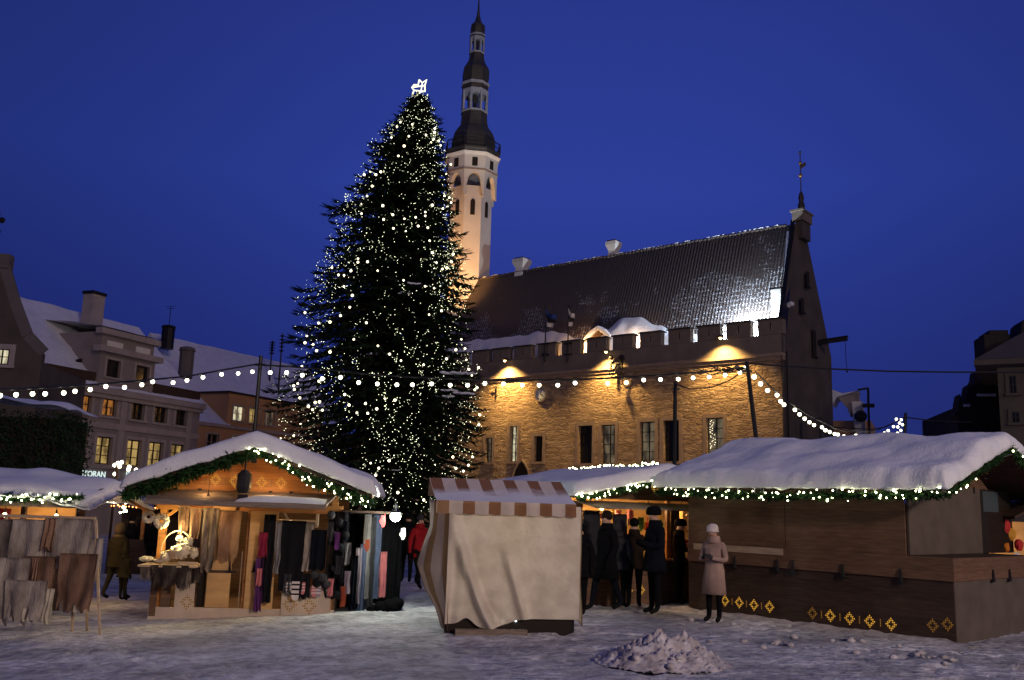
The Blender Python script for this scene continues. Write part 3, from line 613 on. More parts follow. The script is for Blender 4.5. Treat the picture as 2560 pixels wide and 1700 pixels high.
def lantern(y0, y1, rr, pw):
    z0 = prof([(y0, rr)])[0]; z1 = prof([(y1, rr)])[0]; w = MB()
    for k in range(8):
        t = RT + k * math.pi / 4; c, s = math.cos(t), math.sin(t); w.beam((z0[0]*c, z0[0]*s, z0[1] - .05), (z1[0]*c, z1[0]*s, z1[1] + .02), pw, pw, (c, s, 0))
        t2 = t + math.pi / 4; zt_ = z1[1] - (z1[1] - z0[1]) * .13
        for i in range(6):                                   # little arch heads
            a_ = i / 6; b_ = (i + 1) / 6; f = lambda q: zt_ - (z1[1]-z0[1]) * .14 * (2 * abs(q - .5)) ** 2.2
            A = Vector((z1[0]*c, z1[0]*s, 0)); B = Vector((z1[0]*math.cos(t2), z1[0]*math.sin(t2), 0)); p, q = A.lerp(B, a_), A.lerp(B, b_)
            w.add([p + Vector((0,0,f(a_))), q + Vector((0,0,f(b_))), q + Vector((0,0,z1[1] + .05)), p + Vector((0,0,z1[1] + .05))], [(0,1,2,3)])
    w.build('lantern', M['trim'], tower)
    w = MB(); w.lathe([(z0[0]*.16, z0[1]-.05), (z0[0]*.16, z1[1])], 6); w.build('newel', M['lead'], tower)
lantern(283, 236, 30.5, .17)
stage('white_band', [(237, 31.5), (236, 33), (231, 33), (230, 31.5)], M['trim'])
stage('dark_band', [(231, 32), (218, 33)], M['lead'])
stage('white_band', [(219, 33), (218, 35), (213, 35), (212, 33)], M['trim'])
stage('middle_dome', [(213, 31), (200, 33), (188, 33.5), (176, 32), (166, 26), (158, 21.5), (148, 19), (138, 17.8), (136, 17.5)], M['lead'])
stage('white_band', [(137, 18), (136, 19), (134, 19), (133, 18)], M['trim'])
lantern(134, 100, 17, .12)
stage('white_band', [(101, 18), (100, 19), (97, 19), (96, 18)], M['trim']); stage('dark_band', [(97, 18), (92, 18.4)], M['lead']); stage('white_band', [(93, 18), (92, 19.4), (89, 19.4), (88, 18)], M['trim'])
stage('upper_dome', [(89, 17.5), (80, 18), (72, 18), (65, 17), (60, 11), (54, 8), (40, 4.2), (25, 2.6), (8, 1.8), (-12, 1.2), (-40, .8)], M['lead'])
# tower floodlights stand on the hall roof walk and the house roofs in front
tf = Vector((TB.x, TB.y, 0)); 
spot('tower_light', (TB.x - 2.5, TB.y - 7.5, 15.5), (TB.x, TB.y, 24), 8500, (1.0, .50, .15), 56, .8, .2)
spot('tower_light', (TB.x + 6, TB.y - 24, 16), (TB.x, TB.y, 38), 9500, (1.0, .90, .82), 26, .9, .2)
# ------------------------------------------------------------ people (built first: the skin modifier needs an evaluated scene)
PC = {}
def cmat(name, col, **k):
    if name not in PC: PC[name] = mat(name, col, .9, .15, 40, .15, 6, spec=.05, **k)
    return PC[name]
SKIN = mat('skin', (.42, .25, .18), .6); DARKC = cmat('dark_clothing', (.0055, .0055, .007)); SHOE = cmat('black_boots', (.01, .01, .01))
def person(label, loc, yaw, h, coat, trousers, pose='stand', hat=None, hatcol=None, bulk=1.0, skirt=0., hands='down', tilt=0., group=None, gloves=None):
    s = h / 1.75; B = bulk
    J = {}; E = []; V = []; Rr = []
    def j(n, p, r, par=None):
        V.append(Vector(p) * s); Rr.append(r * s); J[n] = len(V) - 1
        if par: E.append((J[par], J[n]))
    j('pel', (0, 0, .93), .125 * B); j('sp', (0, .0, 1.10), .12 * B, 'pel'); j('ch', (0, .01, 1.30), .145 * B, 'sp'); j('nb', (0, .02, 1.45), .095, 'ch'); j('nk', (0, .01, 1.52), .068, 'nb')
    hx = math.sin(tilt) * .1
    j('h1', (0, -.01 - hx * .6, 1.60), .085, 'nk'); j('h2', (0, -.015 - hx, 1.68), .085, 'h1'); j('ns', (0, -.108 - hx, 1.615 - hx * .4), .012, 'h1')
    st = {'stand': (0, 0), 'walk': (.24, -.22), 'stride': (.36, -.30)}[pose]
    for sd, st_, in ((-1, st[0]), (1, st[1])):
        n = 'L' if sd < 0 else 'R'
        j('hp' + n, (sd * .095, 0, .88), .095 * B, 'pel'); j('kn' + n, (sd * .10, -st_ * .62 - (.02 if st_ else 0), .50), .066, 'hp' + n)
        j('an' + n, (sd * .10, -st_ * 1.0 + (.05 if st_ < 0 else 0), .10 + (.06 if st_ < 0 else 0)), .047, 'kn' + n); j('to' + n, (sd * .12, -st_ * 1.0 - .16, .045 + (.02 if st_ < 0 else 0)), .042, 'an' + n)
        j('sh' + n, (sd * .175 * (.8 + .2 * B), .01, 1.39), .068 * B, 'ch')
        if hands == 'down': el = (sd * .25, .03, 1.13); wr = (sd * .26, -.05 + st_ * .4, .90); fd = Vector((0, -.15, -1))
        elif hands == 'front': el = (sd * .25, -.02, 1.12); wr = (sd * .10, -.26, 1.16); fd = Vector((-sd * .6, -.6, .4))
        elif hands == 'reach': el = (sd * .24, -.16, 1.16); wr = (sd * .2, -.42, 1.22); fd = Vector((-sd * .1, -1, .1))
        elif hands == 'hold': el = ((.25 if sd > 0 else -.25), .02, 1.12); wr = (sd * .27, -.02, .86); fd = Vector((0, -.1, -1))
        j('el' + n, el, .060 * B, 'sh' + n); j('wr' + n, wr, .040, 'el' + n)
        fd.normalize(); wv = Vector(wr); side = Vector((0, -1, 0)) if abs(fd.z) > .8 else Vector((0, 0, 1)); pm = wv + fd * .06
        j('pa' + n, tuple(pm), .034, 'wr' + n)
        for q in range(4):
            o = side * (.027 - .018 * q); ln = (.068, .078, .072, .056)[q]
            a = pm + fd * .035 + o; j(f'f{q}' + n, tuple(a), .0105, 'pa' + n); cur = (Vector((-sd, 0, 0)) if abs(fd.z) > .8 else Vector((0, 0, -1))) * .016
            j(f'g{q}' + n, tuple(a + fd * ln + cur), .009, f'f{q}' + n)
        j('t0' + n, tuple(wv + fd * .035 + side * .036), .012, 'wr' + n); j('t1' + n, tuple(wv + fd * .08 + side * .055), .0105, 't0' + n)
    me = bpy.data.meshes.new('body'); me.from_pydata([tuple(v) for v in V], E, []); ob = bpy.data.objects.new('body', me); COL.objects.link(ob)
    sk = ob.modifiers.new('skin', 'SKIN'); sd_ = me.skin_vertices[0].data if me.skin_vertices else None
    if sd_ is None:
        bpy.context.view_layer.objects.active = ob; bpy.context.view_layer.update(); sd_ = me.skin_vertices[0].data
    for i, r in enumerate(Rr): sd_[i].radius = (r, r * (.82 if i in (J['ch'], J['sp'], J['pel']) else 1)); sd_[i].use_root = (i == 0)
    sb = ob.modifiers.new('sub', 'SUBSURF'); sb.levels = 1; sb.render_levels = 1
    dg = bpy.context.evaluated_depsgraph_get(); nm = bpy.data.meshes.new_from_object(ob.evaluated_get(dg))
    bpy.data.objects.remove(ob); bpy.data.meshes.remove(me)
    nm.name = 'person'; nm.materials.clear()
    for mm in (coat, trousers, SHOE, SKIN, gloves or SKIN): nm.materials.append(mm)
    wr_ = [(V[J['wrL']], J), (V[J['wrR']], J)]; pl = [V[J['paL']], V[J['paR']]]
    for p in nm.polygons:
        c = p.center; z = c.z / s; p.use_smooth = True
        if z < .13: k = 2
        elif z < .90 and min((c - q).length for q in pl) > .14 * s: k = 1
        elif min((c - q - (q - V[J['wr' + nn]]) * .3).length for q, nn in zip(pl, 'LR')) < .085 * s: k = 4
        elif z > 1.535: k = 3
        else: k = 0
        p.material_index = k
    o = bpy.data.objects.new('person', nm); COL.objects.link(o); o.location = loc; o.rotation_euler = (0, 0, yaw); tag(o, label, 'person', group)
    if skirt:
        w = MB(); pr = [(.17, 1.34), (.165 * B, 1.2), (.155 * B, 1.05), (.175 * B, .93), (.19 * B, .8), (.20 * B + .015, .93 - skirt)]
        w.lathe([(r * s * 1.04, z * s) for r, z in pr], 28, (0, 0, 0), sy=.74)
        for v in w.v: q_ = 1 + .035 * math.sin(v.z * 22 + math.atan2(v.y, v.x) * 3) * (1.2 - v.z * .4) + .03 * math.sin(math.atan2(v.y, v.x) * 7); v.x *= q_; v.y *= q_
        w.build('coat', coat, o, smooth=True)
    hz = 1.68 * s; hy = (-.015 - hx) * s; hm = hatcol or DARKC
    w = MB()
    if hat == 'hood': w.ball((0, hy + .035 * s, hz - .02 * s), .128 * s, 12, 8, (1, 1.05, 1.15)); w.ball((0, .05 * s, 1.48 * s), .13 * s, 12, 6, (1.1, .9, .5)); w.build('hood', hm, o, smooth=True)
    elif hat == 'beanie':
        w.lathe([(.100 * s, hz - .055 * s), (.112 * s, hz - .05 * s), (.112 * s, hz - .02 * s), (.106 * s, hz - .015 * s), (.108 * s, hz + .02 * s), (.095 * s, hz + .06 * s), (.06 * s, hz + .09 * s), (.02 * s, hz + .10 * s)], 14, (0, hy + .01 * s, 0)); w.build('hat', hm, o, smooth=True)
    elif hat == 'hair': w.ball((0, hy + .022 * s, hz + .012 * s), .098 * s, 12, 8, (1, 1.0, 1.02)); w.build('hair', hm, o, smooth=True)
    elif hat == 'fur':
        w.lathe([(.10 * s, hz - .04 * s), (.13 * s, hz - .03 * s), (.135 * s, hz + .03 * s), (.11 * s, hz + .09 * s), (.05 * s, hz + .115 * s)], 14, (0, hy + .01 * s, 0)); w.build('hat', hm, o, smooth=True)
    w = MB(); w.lathe([(.12 * s, 1.42 * s), (.125 * s, 1.46 * s), (.115 * s, 1.53 * s), (.10 * s, 1.56 * s), (.07 * s, 1.56 * s)], 12, (0, .005 * s, 0)); w.build('collar', coat, o, smooth=True)
    for sd in (-1, 1): w = MB(); w.ball((sd * .032 * s, hy - .082 * s, 1.645 * s), .012 * s, 6, 4); w.build('eye', cmat('eye', (.02, .015, .012)), o)
    w = MB(); w.box(-.022 * s, .022 * s, hy - .092 * s, hy - .084 * s, 1.568 * s, 1.575 * s); w.build('mouth', cmat('lips', (.2, .07, .06)), o)
    return o
PINK = cmat('pale_pink_coat', (.32, .22, .185)); OLIVE = cmat('olive_snowsuit', (.030, .026, .017)); REDC = cmat('red_jacket', (.24, .012, .016)); NAVY = cmat('navy_coat', (.006, .007, .011)); BRNC = cmat('brown_coat', (.018, .012, .009)); GREYC = cmat('grey_wool', (.035, .034, .038)); PWHITE = cmat('white_knit', (.62, .55, .52))
pf = lambda x, y: gnd(S(x, y))
def pY(x, Y): q = at(S(x, 1300), Y); return Vector((q.x, q.y, gz(q.x, q.y)))
person('woman in a long pale pink coat and white knitted hat standing by the closed hut', pf(1647, 1436), rad(-38), 1.67, PINK, DARKC, 'stand', 'beanie', PWHITE, 1.05, .42, 'front', .4, gloves=GREYC)
person('tall man in a dark coat with cap, back to the lit stall window', pY(1510, 17.6), rad(-70), 1.93, NAVY, DARKC, 'stand', 'fur', DARKC, 1.22, .22, 'front', .2, gloves=DARKC)
person('person in a long dark coat striding past the open stall', pY(1398, 17.9), rad(-62), 1.83, DARKC, NAVY, 'walk', 'hair', BRNC, 1.25, .36, 'down', gloves=DARKC)
person('stout person in dark padded jacket half hidden by the striped booth', pY(1337, 17.2), rad(-25), 1.60, DARKC, DARKC, 'stand', 'beanie', DARKC, 1.35, .2, 'down', gloves=DARKC)
person('person in a brown jacket browsing the lit goods of the middle stall', pY(1462, 18.7), rad(170), 1.70, BRNC, DARKC, 'stand', 'hair', DARKC, 1.15, .15, 'reach', gloves=DARKC)
person('person in a grey jacket waiting behind the striding man', pY(1428, 18.5), rad(150), 1.66, GREYC, DARKC, 'stand', 'hood', GREYC, 1.15, .15, 'down', gloves=DARKC)
person('adult in olive hooded snowsuit walking with the child', pf(262, 1384), rad(160), 1.66, OLIVE, OLIVE, 'walk', 'hood', cmat('tan_hood', (.10, .075, .05)), 1.35, .16, 'down', gloves=DARKC)
person('small child in an olive snowsuit with arm held out', pf(280, 1385), rad(150), 1.12, OLIVE, OLIVE, 'stand', 'hood', OLIVE, 1.5, .12, 'down', gloves=DARKC)
person('person in dark clothes striding away left of the pelt stall', pf(325, 1318), rad(105), 1.75, NAVY, NAVY, 'stride', 'hood', DARKC, 1.25, .1, 'down', gloves=DARKC)
person('man in black jacket standing left of the pelt stall post', pf(348, 1325), rad(190), 1.78, DARKC, NAVY, 'walk', 'hair', BRNC, 1.2, .1, 'down', gloves=DARKC)
person('person in dark winter clothes in the crowd behind the family', pf(292, 1322), rad(190), 1.72, DARKC, DARKC, 'stand', 'beanie', DARKC, 1.2, .15, 'down', gloves=DARKC)
person('person in a red jacket and dark trousers beside the striped booth', pf(962, 1357), rad(35), 1.70, REDC, DARKC, 'walk', 'hair', GREYC, 1.15, 0, 'hold', gloves=DARKC)
person('shopper in a black coat by the right end of the pelt stall', pf(935, 1345), rad(200), 1.74, DARKC, DARKC, 'stand', 'beanie', DARKC, 1.2, .2, 'down', gloves=DARKC)
person('stallholder in dark fur hat leaning by the lit shelf window', pY(1566, 19.6), rad(60), 1.70, BRNC, DARKC, 'stand', 'fur', DARKC, 1.15, 0, 'front', .3, gloves=DARKC)

# ------------------------------------------------------------ generic market pieces
def snow_roof(parent, x0, x1, y0, y1, ez, rz, th, axis='y', nu=44, nv=30, ov=.08, lump=.06, seed=0., name='roof_snow', hip=0.):
    """axis y: ridge runs along y (gable faces -y).  axis x: ridge runs along x."""
    w = MB()
    def base(u, v):
        if axis == 'y':
            X = x0 - ov + (x1 - x0 + 2*ov) * v; Y = y0 - ov + (y1 - y0 + 2*ov) * u; half = (x1 - x0) / 2; d = X - (x0 + x1) / 2
        else:
            X = x0 - ov + (x1 - x0 + 2*ov) * u; Y = y0 - ov + (y1 - y0 + 2*ov) * v; half = (y1 - y0) / 2; d = Y - (y0 + y1) / 2
        sl = (rz - ez) / half
        z = rz - sl * math.sqrt(d * d + .10 ** 2) + .02
        if hip: z -= hip * max(0, u - .55) ** 2 * 4
        return X, Y, z
    L = (y1 - y0 if axis == 'y' else x1 - x0) + 2*ov; Wd = (x1 - x0 if axis == 'y' else y1 - y0) + 2*ov
    def top(u, v):
        X, Y, z = base(u, v); e = min(u * L, (1-u) * L, v * Wd, (1-v) * Wd); k = math.sqrt(max(0, 1 - (1 - min(1, e / .2)) ** 2)); 
        eg_ = max(0, 1 - e / .35); return (X + .05 * eg_ * N3((X * 4, Y * 4, seed + 2)), Y + .06 * eg_ * N3((X * 4, Y * 4, seed + 7)), z + th * k * (1 + 1.4 * lump / th * N3((X * 1.2, Y * 1.2, seed), 1)) + .014 * N3((X * 5, Y * 5, seed)) + .03 * eg_ * N3((X * 7, Y * 7, seed)) + .006 * N3((X * 16, Y * 16, seed)))
    def es(t): return .5 - .5 * math.cos(math.pi * t) if True else t
    def wob(u, v):
        X, Y, z = base(u, v); return (X, Y, z - .03 - .07 * abs(N3((X * 3.5, Y * 3.5, seed + 4))))
    w.grid(lambda u, v: top(.5 * u + .5 * es(u), .5 * v + .5 * es(v)), nu, nv, flip=(axis == 'y')); w.grid(lambda u, v: wob(.5 * u + .5 * es(u), .5 * v + .5 * es(v)), nu, nv, flip=(axis != 'y'))
    nvp = nv + 1; off = (nu + 1) * nvp                        # close the rim
    idx = [i * nvp for i in range(nu + 1)] + [nu * nvp + j for j in range(1, nvp)] + [i * nvp + nv for i in range(nu - 1, -1, -1)] + [j for j in range(nv - 1, 0, -1)]
    for a, b in zip(idx, idx[1:] + idx[:1]): w.f.append([a, b, off + b, off + a]); w.m.append(0)
    return w.build(name, M['snow'], parent, smooth=True)
def roof_boards(parent, x0, x1, y0, y1, ez, rz, th, m_, axis='y'):
    w = MB(); t = th
    if axis == 'y':
        c = (x0 + x1) / 2
        w.prism([(x0, y0, ez), (c, y0, rz), (x1, y0, ez), (x1, y0, ez - t), (c, y0, rz - t), (x0, y0, ez - t)], (0, y1 - y0, 0))
    else:
        c = (y0 + y1) / 2; w.prism([(x0, y0, ez), (x0, c, rz), (x0, y1, ez), (x0, y1, ez - t), (x0, c, rz - t), (x0, y0, ez - t)][::-1], (x1 - x0, 0, 0))
    return w.build('roof', m_, parent)
_ledmesh = {}
def led_obj(m_, r):
    k = (m_.name, r)
    if k not in _ledmesh:
        w = MB(); w.ball((0, 0, 0), r, 6, 4); me = bpy.data.meshes.new('light_bulb'); me.from_pydata([tuple(v) for v in w.v], [], w.f); me.materials.append(m_); me.polygons.foreach_set('use_smooth', [True] * len(me.polygons)); _ledmesh[k] = me
    return _ledmesh[k]
def put_led(parent, p, m_=None, r=.016):
    o = bpy.data.objects.new('light_bulb', led_obj(m_ or M['ledg'], r)); COL.objects.link(o); o.parent = parent; o.location = p; return o
def resample(pts, step):
    pts = [Vector(p) for p in pts]; out = [pts[0]]; acc = 0
    for a, b in zip(pts, pts[1:]):
        L = (b - a).length; k = max(1, int(round(L / step)))
        for i in range(1, k + 1): out.append(a.lerp(b, i / k))
    return out
def garland(label, pts, r=.11, dens=260, nled=20, ledr=.016, lit=None, group='lit fir garlands on the huts', sag=.03, ledm=None):
    P = resample(pts, .05); c = sum(P, Vector()) / len(P)
    g = thing('garland', label, 'garland', Matrix.Translation(c), group)
    w = MB(); L = sum((b - a).length for a, b in zip(P, P[1:]))
    w.tube([p - c for p in P], r * .28, 5)
    for _ in range(int(L * dens)):
        i = R.randrange(len(P) - 1); p = P[i].lerp(P[i+1], R.random()) - c; q = P[i] 
        cl = 1 + .45 * N3(P[i] * 2.2, 1, 3); d = Vector((R.gauss(0, 1), R.gauss(0, 1), R.gauss(0, 1) - .25)).normalized(); ln = r * R.uniform(.55, 1.25) * cl
        s = d.orthogonal().normalized() * r * R.uniform(.07, .14); s = Matrix.Rotation(R.uniform(0, 6.28), 3, d) @ s; m1 = p + d * ln * .45
        w.add([p, m1 + s, p + d * ln, m1 - s], [(0, 1, 2, 3)])
    w.build('foliage', M['garl'], g)
    a0, a1 = lit or (0, 1)
    for k in range(nled):
        u = a0 + (a1 - a0) * (k + R.uniform(.15, .85)) / nled; i = min(len(P) - 2, int(u * (len(P) - 1))); d = Vector((R.uniform(-1, 1), R.uniform(-1, .1), R.uniform(-1, 1))).normalized()
        put_led(g, P[i] - c + d * r * R.uniform(.55, 1.0) + Vector((0, -r * .35, 0)), ledm, ledr * R.choice((.7, 1, 1, 1.2)))
    return g
def star(parent, Mx, size, m_, name='star_cutout'):
    """eight-petalled diamond of little square holes; local x right, z up, sits on y=0 facing -y"""
    w = MB(); n = 4; q = size / 8.2
    for i in range(-3, 4):
        for j_ in range(-3, 4):
            if abs(i) + abs(j_) > 3 or (i == 0 and j_ == 0) or (abs(i) + abs(j_)) == 1: continue
            if (i + j_) % 2 == 0 and abs(i) + abs(j_) != 2: continue
            x, z = i * q * 1.12, j_ * q * 1.25; e = q * .50
            w.prism([Mx @ Vector(v) for v in ((x - e, -.004, z), (x, -.004, z - e * 1.2), (x + e, -.004, z), (x, -.004, z + e * 1.2))], Mx.to_3x3() @ Vector((0, .003, 0)))
    return w.build(name, m_, parent)
def bar_(parent, Mx, hgt, m_):
    w = MB()
    for k in range(4): z = (k - 1.5) * hgt / 4; w.prism([Mx @ Vector(v) for v in ((-.009, -.004, z - .012), (.009, -.004, z - .012), (.009, -.004, z + .012), (-.009, -.004, z + .012))], Mx.to_3x3() @ Vector((0, .003, 0)))
    return w.build('slot_cutout', m_, parent)
def cloth(name, parent, Mx, w_, h_, m_, folds=4, amp=.03, taper=0., th=.015, nx=16, nz=18, ragged=0., seed=0., sway=0.):
    """hanging cloth, top edge at local origin, hangs down -z, faces -y"""
    mb = MB()
    def f(u, v, o):
        ww = w_ * (1 + taper * v); x = (u - .5) * ww + sway * v * v; rg = ragged * (.5 + .5 * math.sin(u * 13 + seed * 5)) * (.6 + .4 * math.sin(u * 31 + seed))
        z = -v * (h_ - rg * 1.0); y = amp * math.sin(u * folds * 6.283 + seed + v * 1.2) * (.35 + .65 * v) + amp * .6 * N3((x * 4, z * 2, seed)) + o
        return Mx @ Vector((x + .02 * N3((z * 4, u * 2, seed)) * v * 2, y, z))
    mb.grid(lambda u, v: f(u, v, 0), nx, nz); mb.grid(lambda u, v: f(u, v, th), nx, nz, flip=True)
    nvp = nz + 1; off = (nx + 1) * nvp; idx = [i*nvp for i in range(nx+1)] + [nx*nvp + j for j in range(1, nvp)] + [i*nvp + nz for i in range(nx-1, -1, -1)] + [j for j in range(nz-1, 0, -1)]
    for a, b in zip(idx, idx[1:] + idx[:1]): mb.f.append([a, b, off + b, off + a]); mb.m.append(0)
    return mb.build(name, m_, parent, smooth=True)
def fur(name, col, col2, st=(1, 1, .35)): return mat(name, col, .95, .9, 45, 0, 5, st, .05, col2=col2, detail=6, bdist=.03)
M['furG'] = fur('grey_fur', (.15, .125, .105), (.46, .40, .34)); M['furB'] = fur('brown_fur', (.10, .055, .035), (.26, .16, .11)); M['furW'] = fur('white_fleece', (.48, .42, .33), (.70, .64, .52), (1, 1, 1)); M['furD'] = fur('dark_fur', (.018, .014, .013), (.09, .07, .06)); M['furT'] = fur('tan_fur', (.20, .11, .07), (.38, .24, .16))
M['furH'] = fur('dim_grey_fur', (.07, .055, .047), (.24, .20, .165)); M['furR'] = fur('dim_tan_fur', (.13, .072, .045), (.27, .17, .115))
def fluff(mb, c, r, n=60, sq=(1, 1, 1)):
    c = Vector(c); mb.ball(c, r * .85, 9, 6, sq, jit=.12)
    for _ in range(n):
        d = Vector((R.gauss(0, 1), R.gauss(0, 1), R.gauss(0, 1))).normalized(); d = Vector((d.x * sq[0], d.y * sq[1], d.z * sq[2])); s = d.orthogonal().normalized() * r * .2
        mb.add([c + d * r * .75 + s, c + d * r * .75 - s, c + d * r * 1.08], [(0, 1, 2)])

# ------------------------------------------------------------ left hut with pelts and knitwear
_a = plane(S(340, 1420), (0, 0, -.29), Vector((0, 0, 1))); _b = plane(S(768, 1428), (0, 0, -.29), Vector((0, 0, 1)))
LM = frame((_a.x, _a.y, -.29), math.atan2(_b.y - _a.y, _b.x - _a.x)); LW = (_b - _a).length; LD = 3.7
L2 = lambda x, y, yl=0.: on(LM, Z2(x, y), yl)
lh = thing('market_hut', 'gabled wooden hut with pelts and knitwear hung across its open front', 'market hut', LM, 'wooden market huts')
ap = L2(975, 130, -.55); el_ = L2(60, 480, -.55); er_ = L2(1880, 575, -.55)
LX0, LX1, LRZ = -.42, LW + .62, ap.z + .02; LEZ = (el_.z + er_.z) / 2 + .06
w = MB(); w.box(0, LW, .004, .06, -.2, .16); w.build('base_frame', M['pale'], lh)
w = MB(); w.box(.05, LW - .05, LD - .06, LD, -.2, 2.2); w.build('rear_panel', M['woodm'], lh)
for x_ in (0, LW - .06): w = MB(); w.box(x_, x_ + .06, .07, LD - .07, -.2, 1.05); w.build('side_panel', M['woodm'], lh)
w = MB(); w.box(.03, LW - .03, .07, LD - .07, .05, .12); w.build('floor', M['woodm'], lh)
for x in (L2(305, 900).x, L2(945, 900).x + .12, LW - .1):
    w = MB(); w.box(x - .06, x + .06, .07, .19, .12, LEZ + .1); w.build('post', M['wood'], lh)
pp = L2(310, 700).x
for dx_, z_ in ((-.75, .42), (.42, .32), (-.28, .35)):
    w = MB(); w.beam((pp, .1 if dx_ != -.28 else -.5, 1.72 if dx_ != -.28 else 2.02), (pp + dx_, .1 if dx_ != -.28 else .1, 1.72 + z_), .05, .07, (0, 1, 0)); w.build('brace', M['wood'], lh)
w = MB(); w.box(-.05, LW + .05, .06, .14, LEZ - .28, LEZ - .12); w.build('header_beam', M['wood'], lh)
w = MB(); c = (LX0 + LX1) / 2; g0 = L2(665, 470, -.1); 
w.prism([(LX0 + .25, 0, LEZ + .02), (LX1 - .25, 0, LEZ + .02), (c, 0, LRZ - .14)], (0, .05, 0)); gb = w.build('gable_board', M['wood'], lh)
for (x, y) in ((742, 370), (893, 382), (1100, 392), (1252, 396)): p = L2(x, y, 0); star(gb, Matrix.Translation((p.x, -.002, p.z)), .23, M['gold'])
for (x, y) in ((665, 385), (818, 375), (1178, 395)): p = L2(x, y, 0); bar_(gb, Matrix.Translation((p.x, -.002, p.z)), .12, M['golddim'])
roof_boards(lh, LX0, LX1, -.55, LD + .3, LEZ + .1, LRZ + .02, .05, M['woodm'])
ls = snow_roof(lh, LX0 - .02, LX1 + .02, -.62, LD + .4, LEZ + .13, LRZ + .05, .27, seed=3.)
for s_, xe in ((0, LX0), (1, LX1)): w = MB(); w.beam((xe, -.57, LEZ + .06), (c, -.57, LRZ - .02), .03, .16, (0, 1, 0)); w.build('bargeboard', M['woodd'], lh)
w = MB(); w.beam((c, -.60, LRZ - .28), (c, -.60, LRZ + .03), .10, .02, (0, 1, 0)); w.build('finial_board', M['woodd'], lh)
# raised flap (awning) along the front with a little snow
fa = L2(60, 500, -1.0); fb = L2(1600, 600, -1.0); fz = L2(900, 560, -1.0).z
w = MB(); w.prism([(fa.x + .05, -.05, fz + .20), (fb.x + .1, -.05, fz + .20), (fb.x, -1.0, fz), (fa.x + .3, -1.0, fz)], (0, 0, .035)); fl_ = w.build('raised_flap', M['woodg'], lh)
w = MB(); w.beam((fa.x + .3, -1.005, fz + .0), (fb.x, -1.005, fz + .0), .02, .09, (0, 0, 1)); w.build('flap_edge', M['woodg'], fl_)
w = MB(); sa_ = L2(890, 560, -1.).x; sb_ = L2(1590, 560, -1.).x
w.grid(lambda u, v: (sa_ + (sb_ - sa_) * u, -1.03 + .5 * v, fz + .035 + .105 * v + .075 * math.sin(math.pi * min(1, .06 + v * 1.0)) * math.sqrt(max(0, math.sin(math.pi * u))) * (1 + .5 * N3((u * 5, v, 2)))), 30, 6); w.build('flap_snow', M['snow'], fl_, smooth=True)
for x_ in (430, 620, 910, 1170, 1330): p = L2(x_, 480, -.06); w = MB(); w.box(p.x - .035, p.x + .035, -.10, -.05, fz + .17, fz + .26); w.build('hinge', M['blk'], lh)
# front doors, jamb, panels
def lbox(name, x0, y0, x1, y1, ya, yb, m_, par=None, lab=None):
    a, b = L2(x0, y1, ya), L2(x1, y0, ya); w = MB(); w.box(a.x, b.x, ya, yb, a.z, b.z); o = w.build(name, m_, par or lh, bevel=.006)
    if lab: o['label'] = lab
    return o
d1 = lbox('door', 655, 560, 905, 1362, .0, .035, M['ply'], lab='left plywood door, lit orange'); d2 = lbox('door', 955, 620, 1235, 1375, .0, .035, M['ply'], lab='right plywood door, lit orange')
lbox('jamb', 912, 930, 950, 1375, -.01, .05, M['pale'])
lbox('door_rail', 655, 1076, 905, 1092, -.008, .0, M['woodd'], d1)
for x_, y_ in ((853, 1060), (1040, 1060)): p = L2(x_, y_, -.03); w = MB(); w.tube([(p.x, -.03, p.z - .05), (p.x, -.03, p.z + .12)], [.03, .008], 6); w.box(p.x - .05, p.x + .05, -.03, 0, p.z - .07, p.z - .05); w.build('latch', M['blk'], d1 if x_ < 900 else d2)
lp = lbox('lower_panel', 410, 1010, 600, 1420, .0, .03, M['pale']); p = L2(520, 1320, 0); star(lp, Matrix.Translation((p.x, -.002, p.z)), .26, M['golddim'])
lp = lbox('lower_panel', 1240, 1210, 1640, 1460, -.03, .0, M['pale'])
for x_, y_ in ((1320, 1338), (1470, 1352)): p = L2(x_, y_, -.03); star(lp, Matrix.Translation((p.x, -.032, p.z)), .28, M['golddim'])
lbox('corner_board', 1618, 1180, 1645, 1460, -.04, -.03, M['woodp'])
lbox('corner_panel', 215, 1130, 300, 1430, .0, .03, M['woodm']); lbox('corner_panel', 300, 1130, 405, 1425, .005, .03, M['woodm'])
w = MB(); p = L2(640, 1250, .15); w.box(L2(600, 1250, .2).x, L2(660, 1250, .2).x, .15, .2, .16, .9); w.build('gap_shade_panel', M['dark'], lh)  # dark panel stands in for the shade inside the gap
w = MB(); w.box(.06, LW - .06, LD - .09, LD - .065, .12, 1.3); w.build('back_wall', M['woodm'], lh)
# shelves high up on the right with knitted goods in boxes
sh0, sh1 = L2(1180, 690, .25), L2(1530, 610, .25)
w = MB(); w.box(sh0.x, sh1.x, .12, .5, sh0.z, sh0.z + .03); w.box(sh0.x, sh1.x, .12, .5, sh0.z + .22, sh0.z + .245); w.box(sh0.x - .03, sh0.x, .12, .5, sh0.z - .1, sh0.z + .4); w.box(sh1.x, sh1.x + .03, .12, .5, sh0.z - .1, sh0.z + .4); w.beam((sh0.x + .15, .12, sh0.z + .3), (sh0.x + .35, .12, sh0.z - .02), .04); w.build('shelf', M['woodp'], lh)
w = MB(); w.box(0.1, LW - .1, .5, .55, 1.92, 1.97); w.build('hanging_rail', M['blk'], lh)
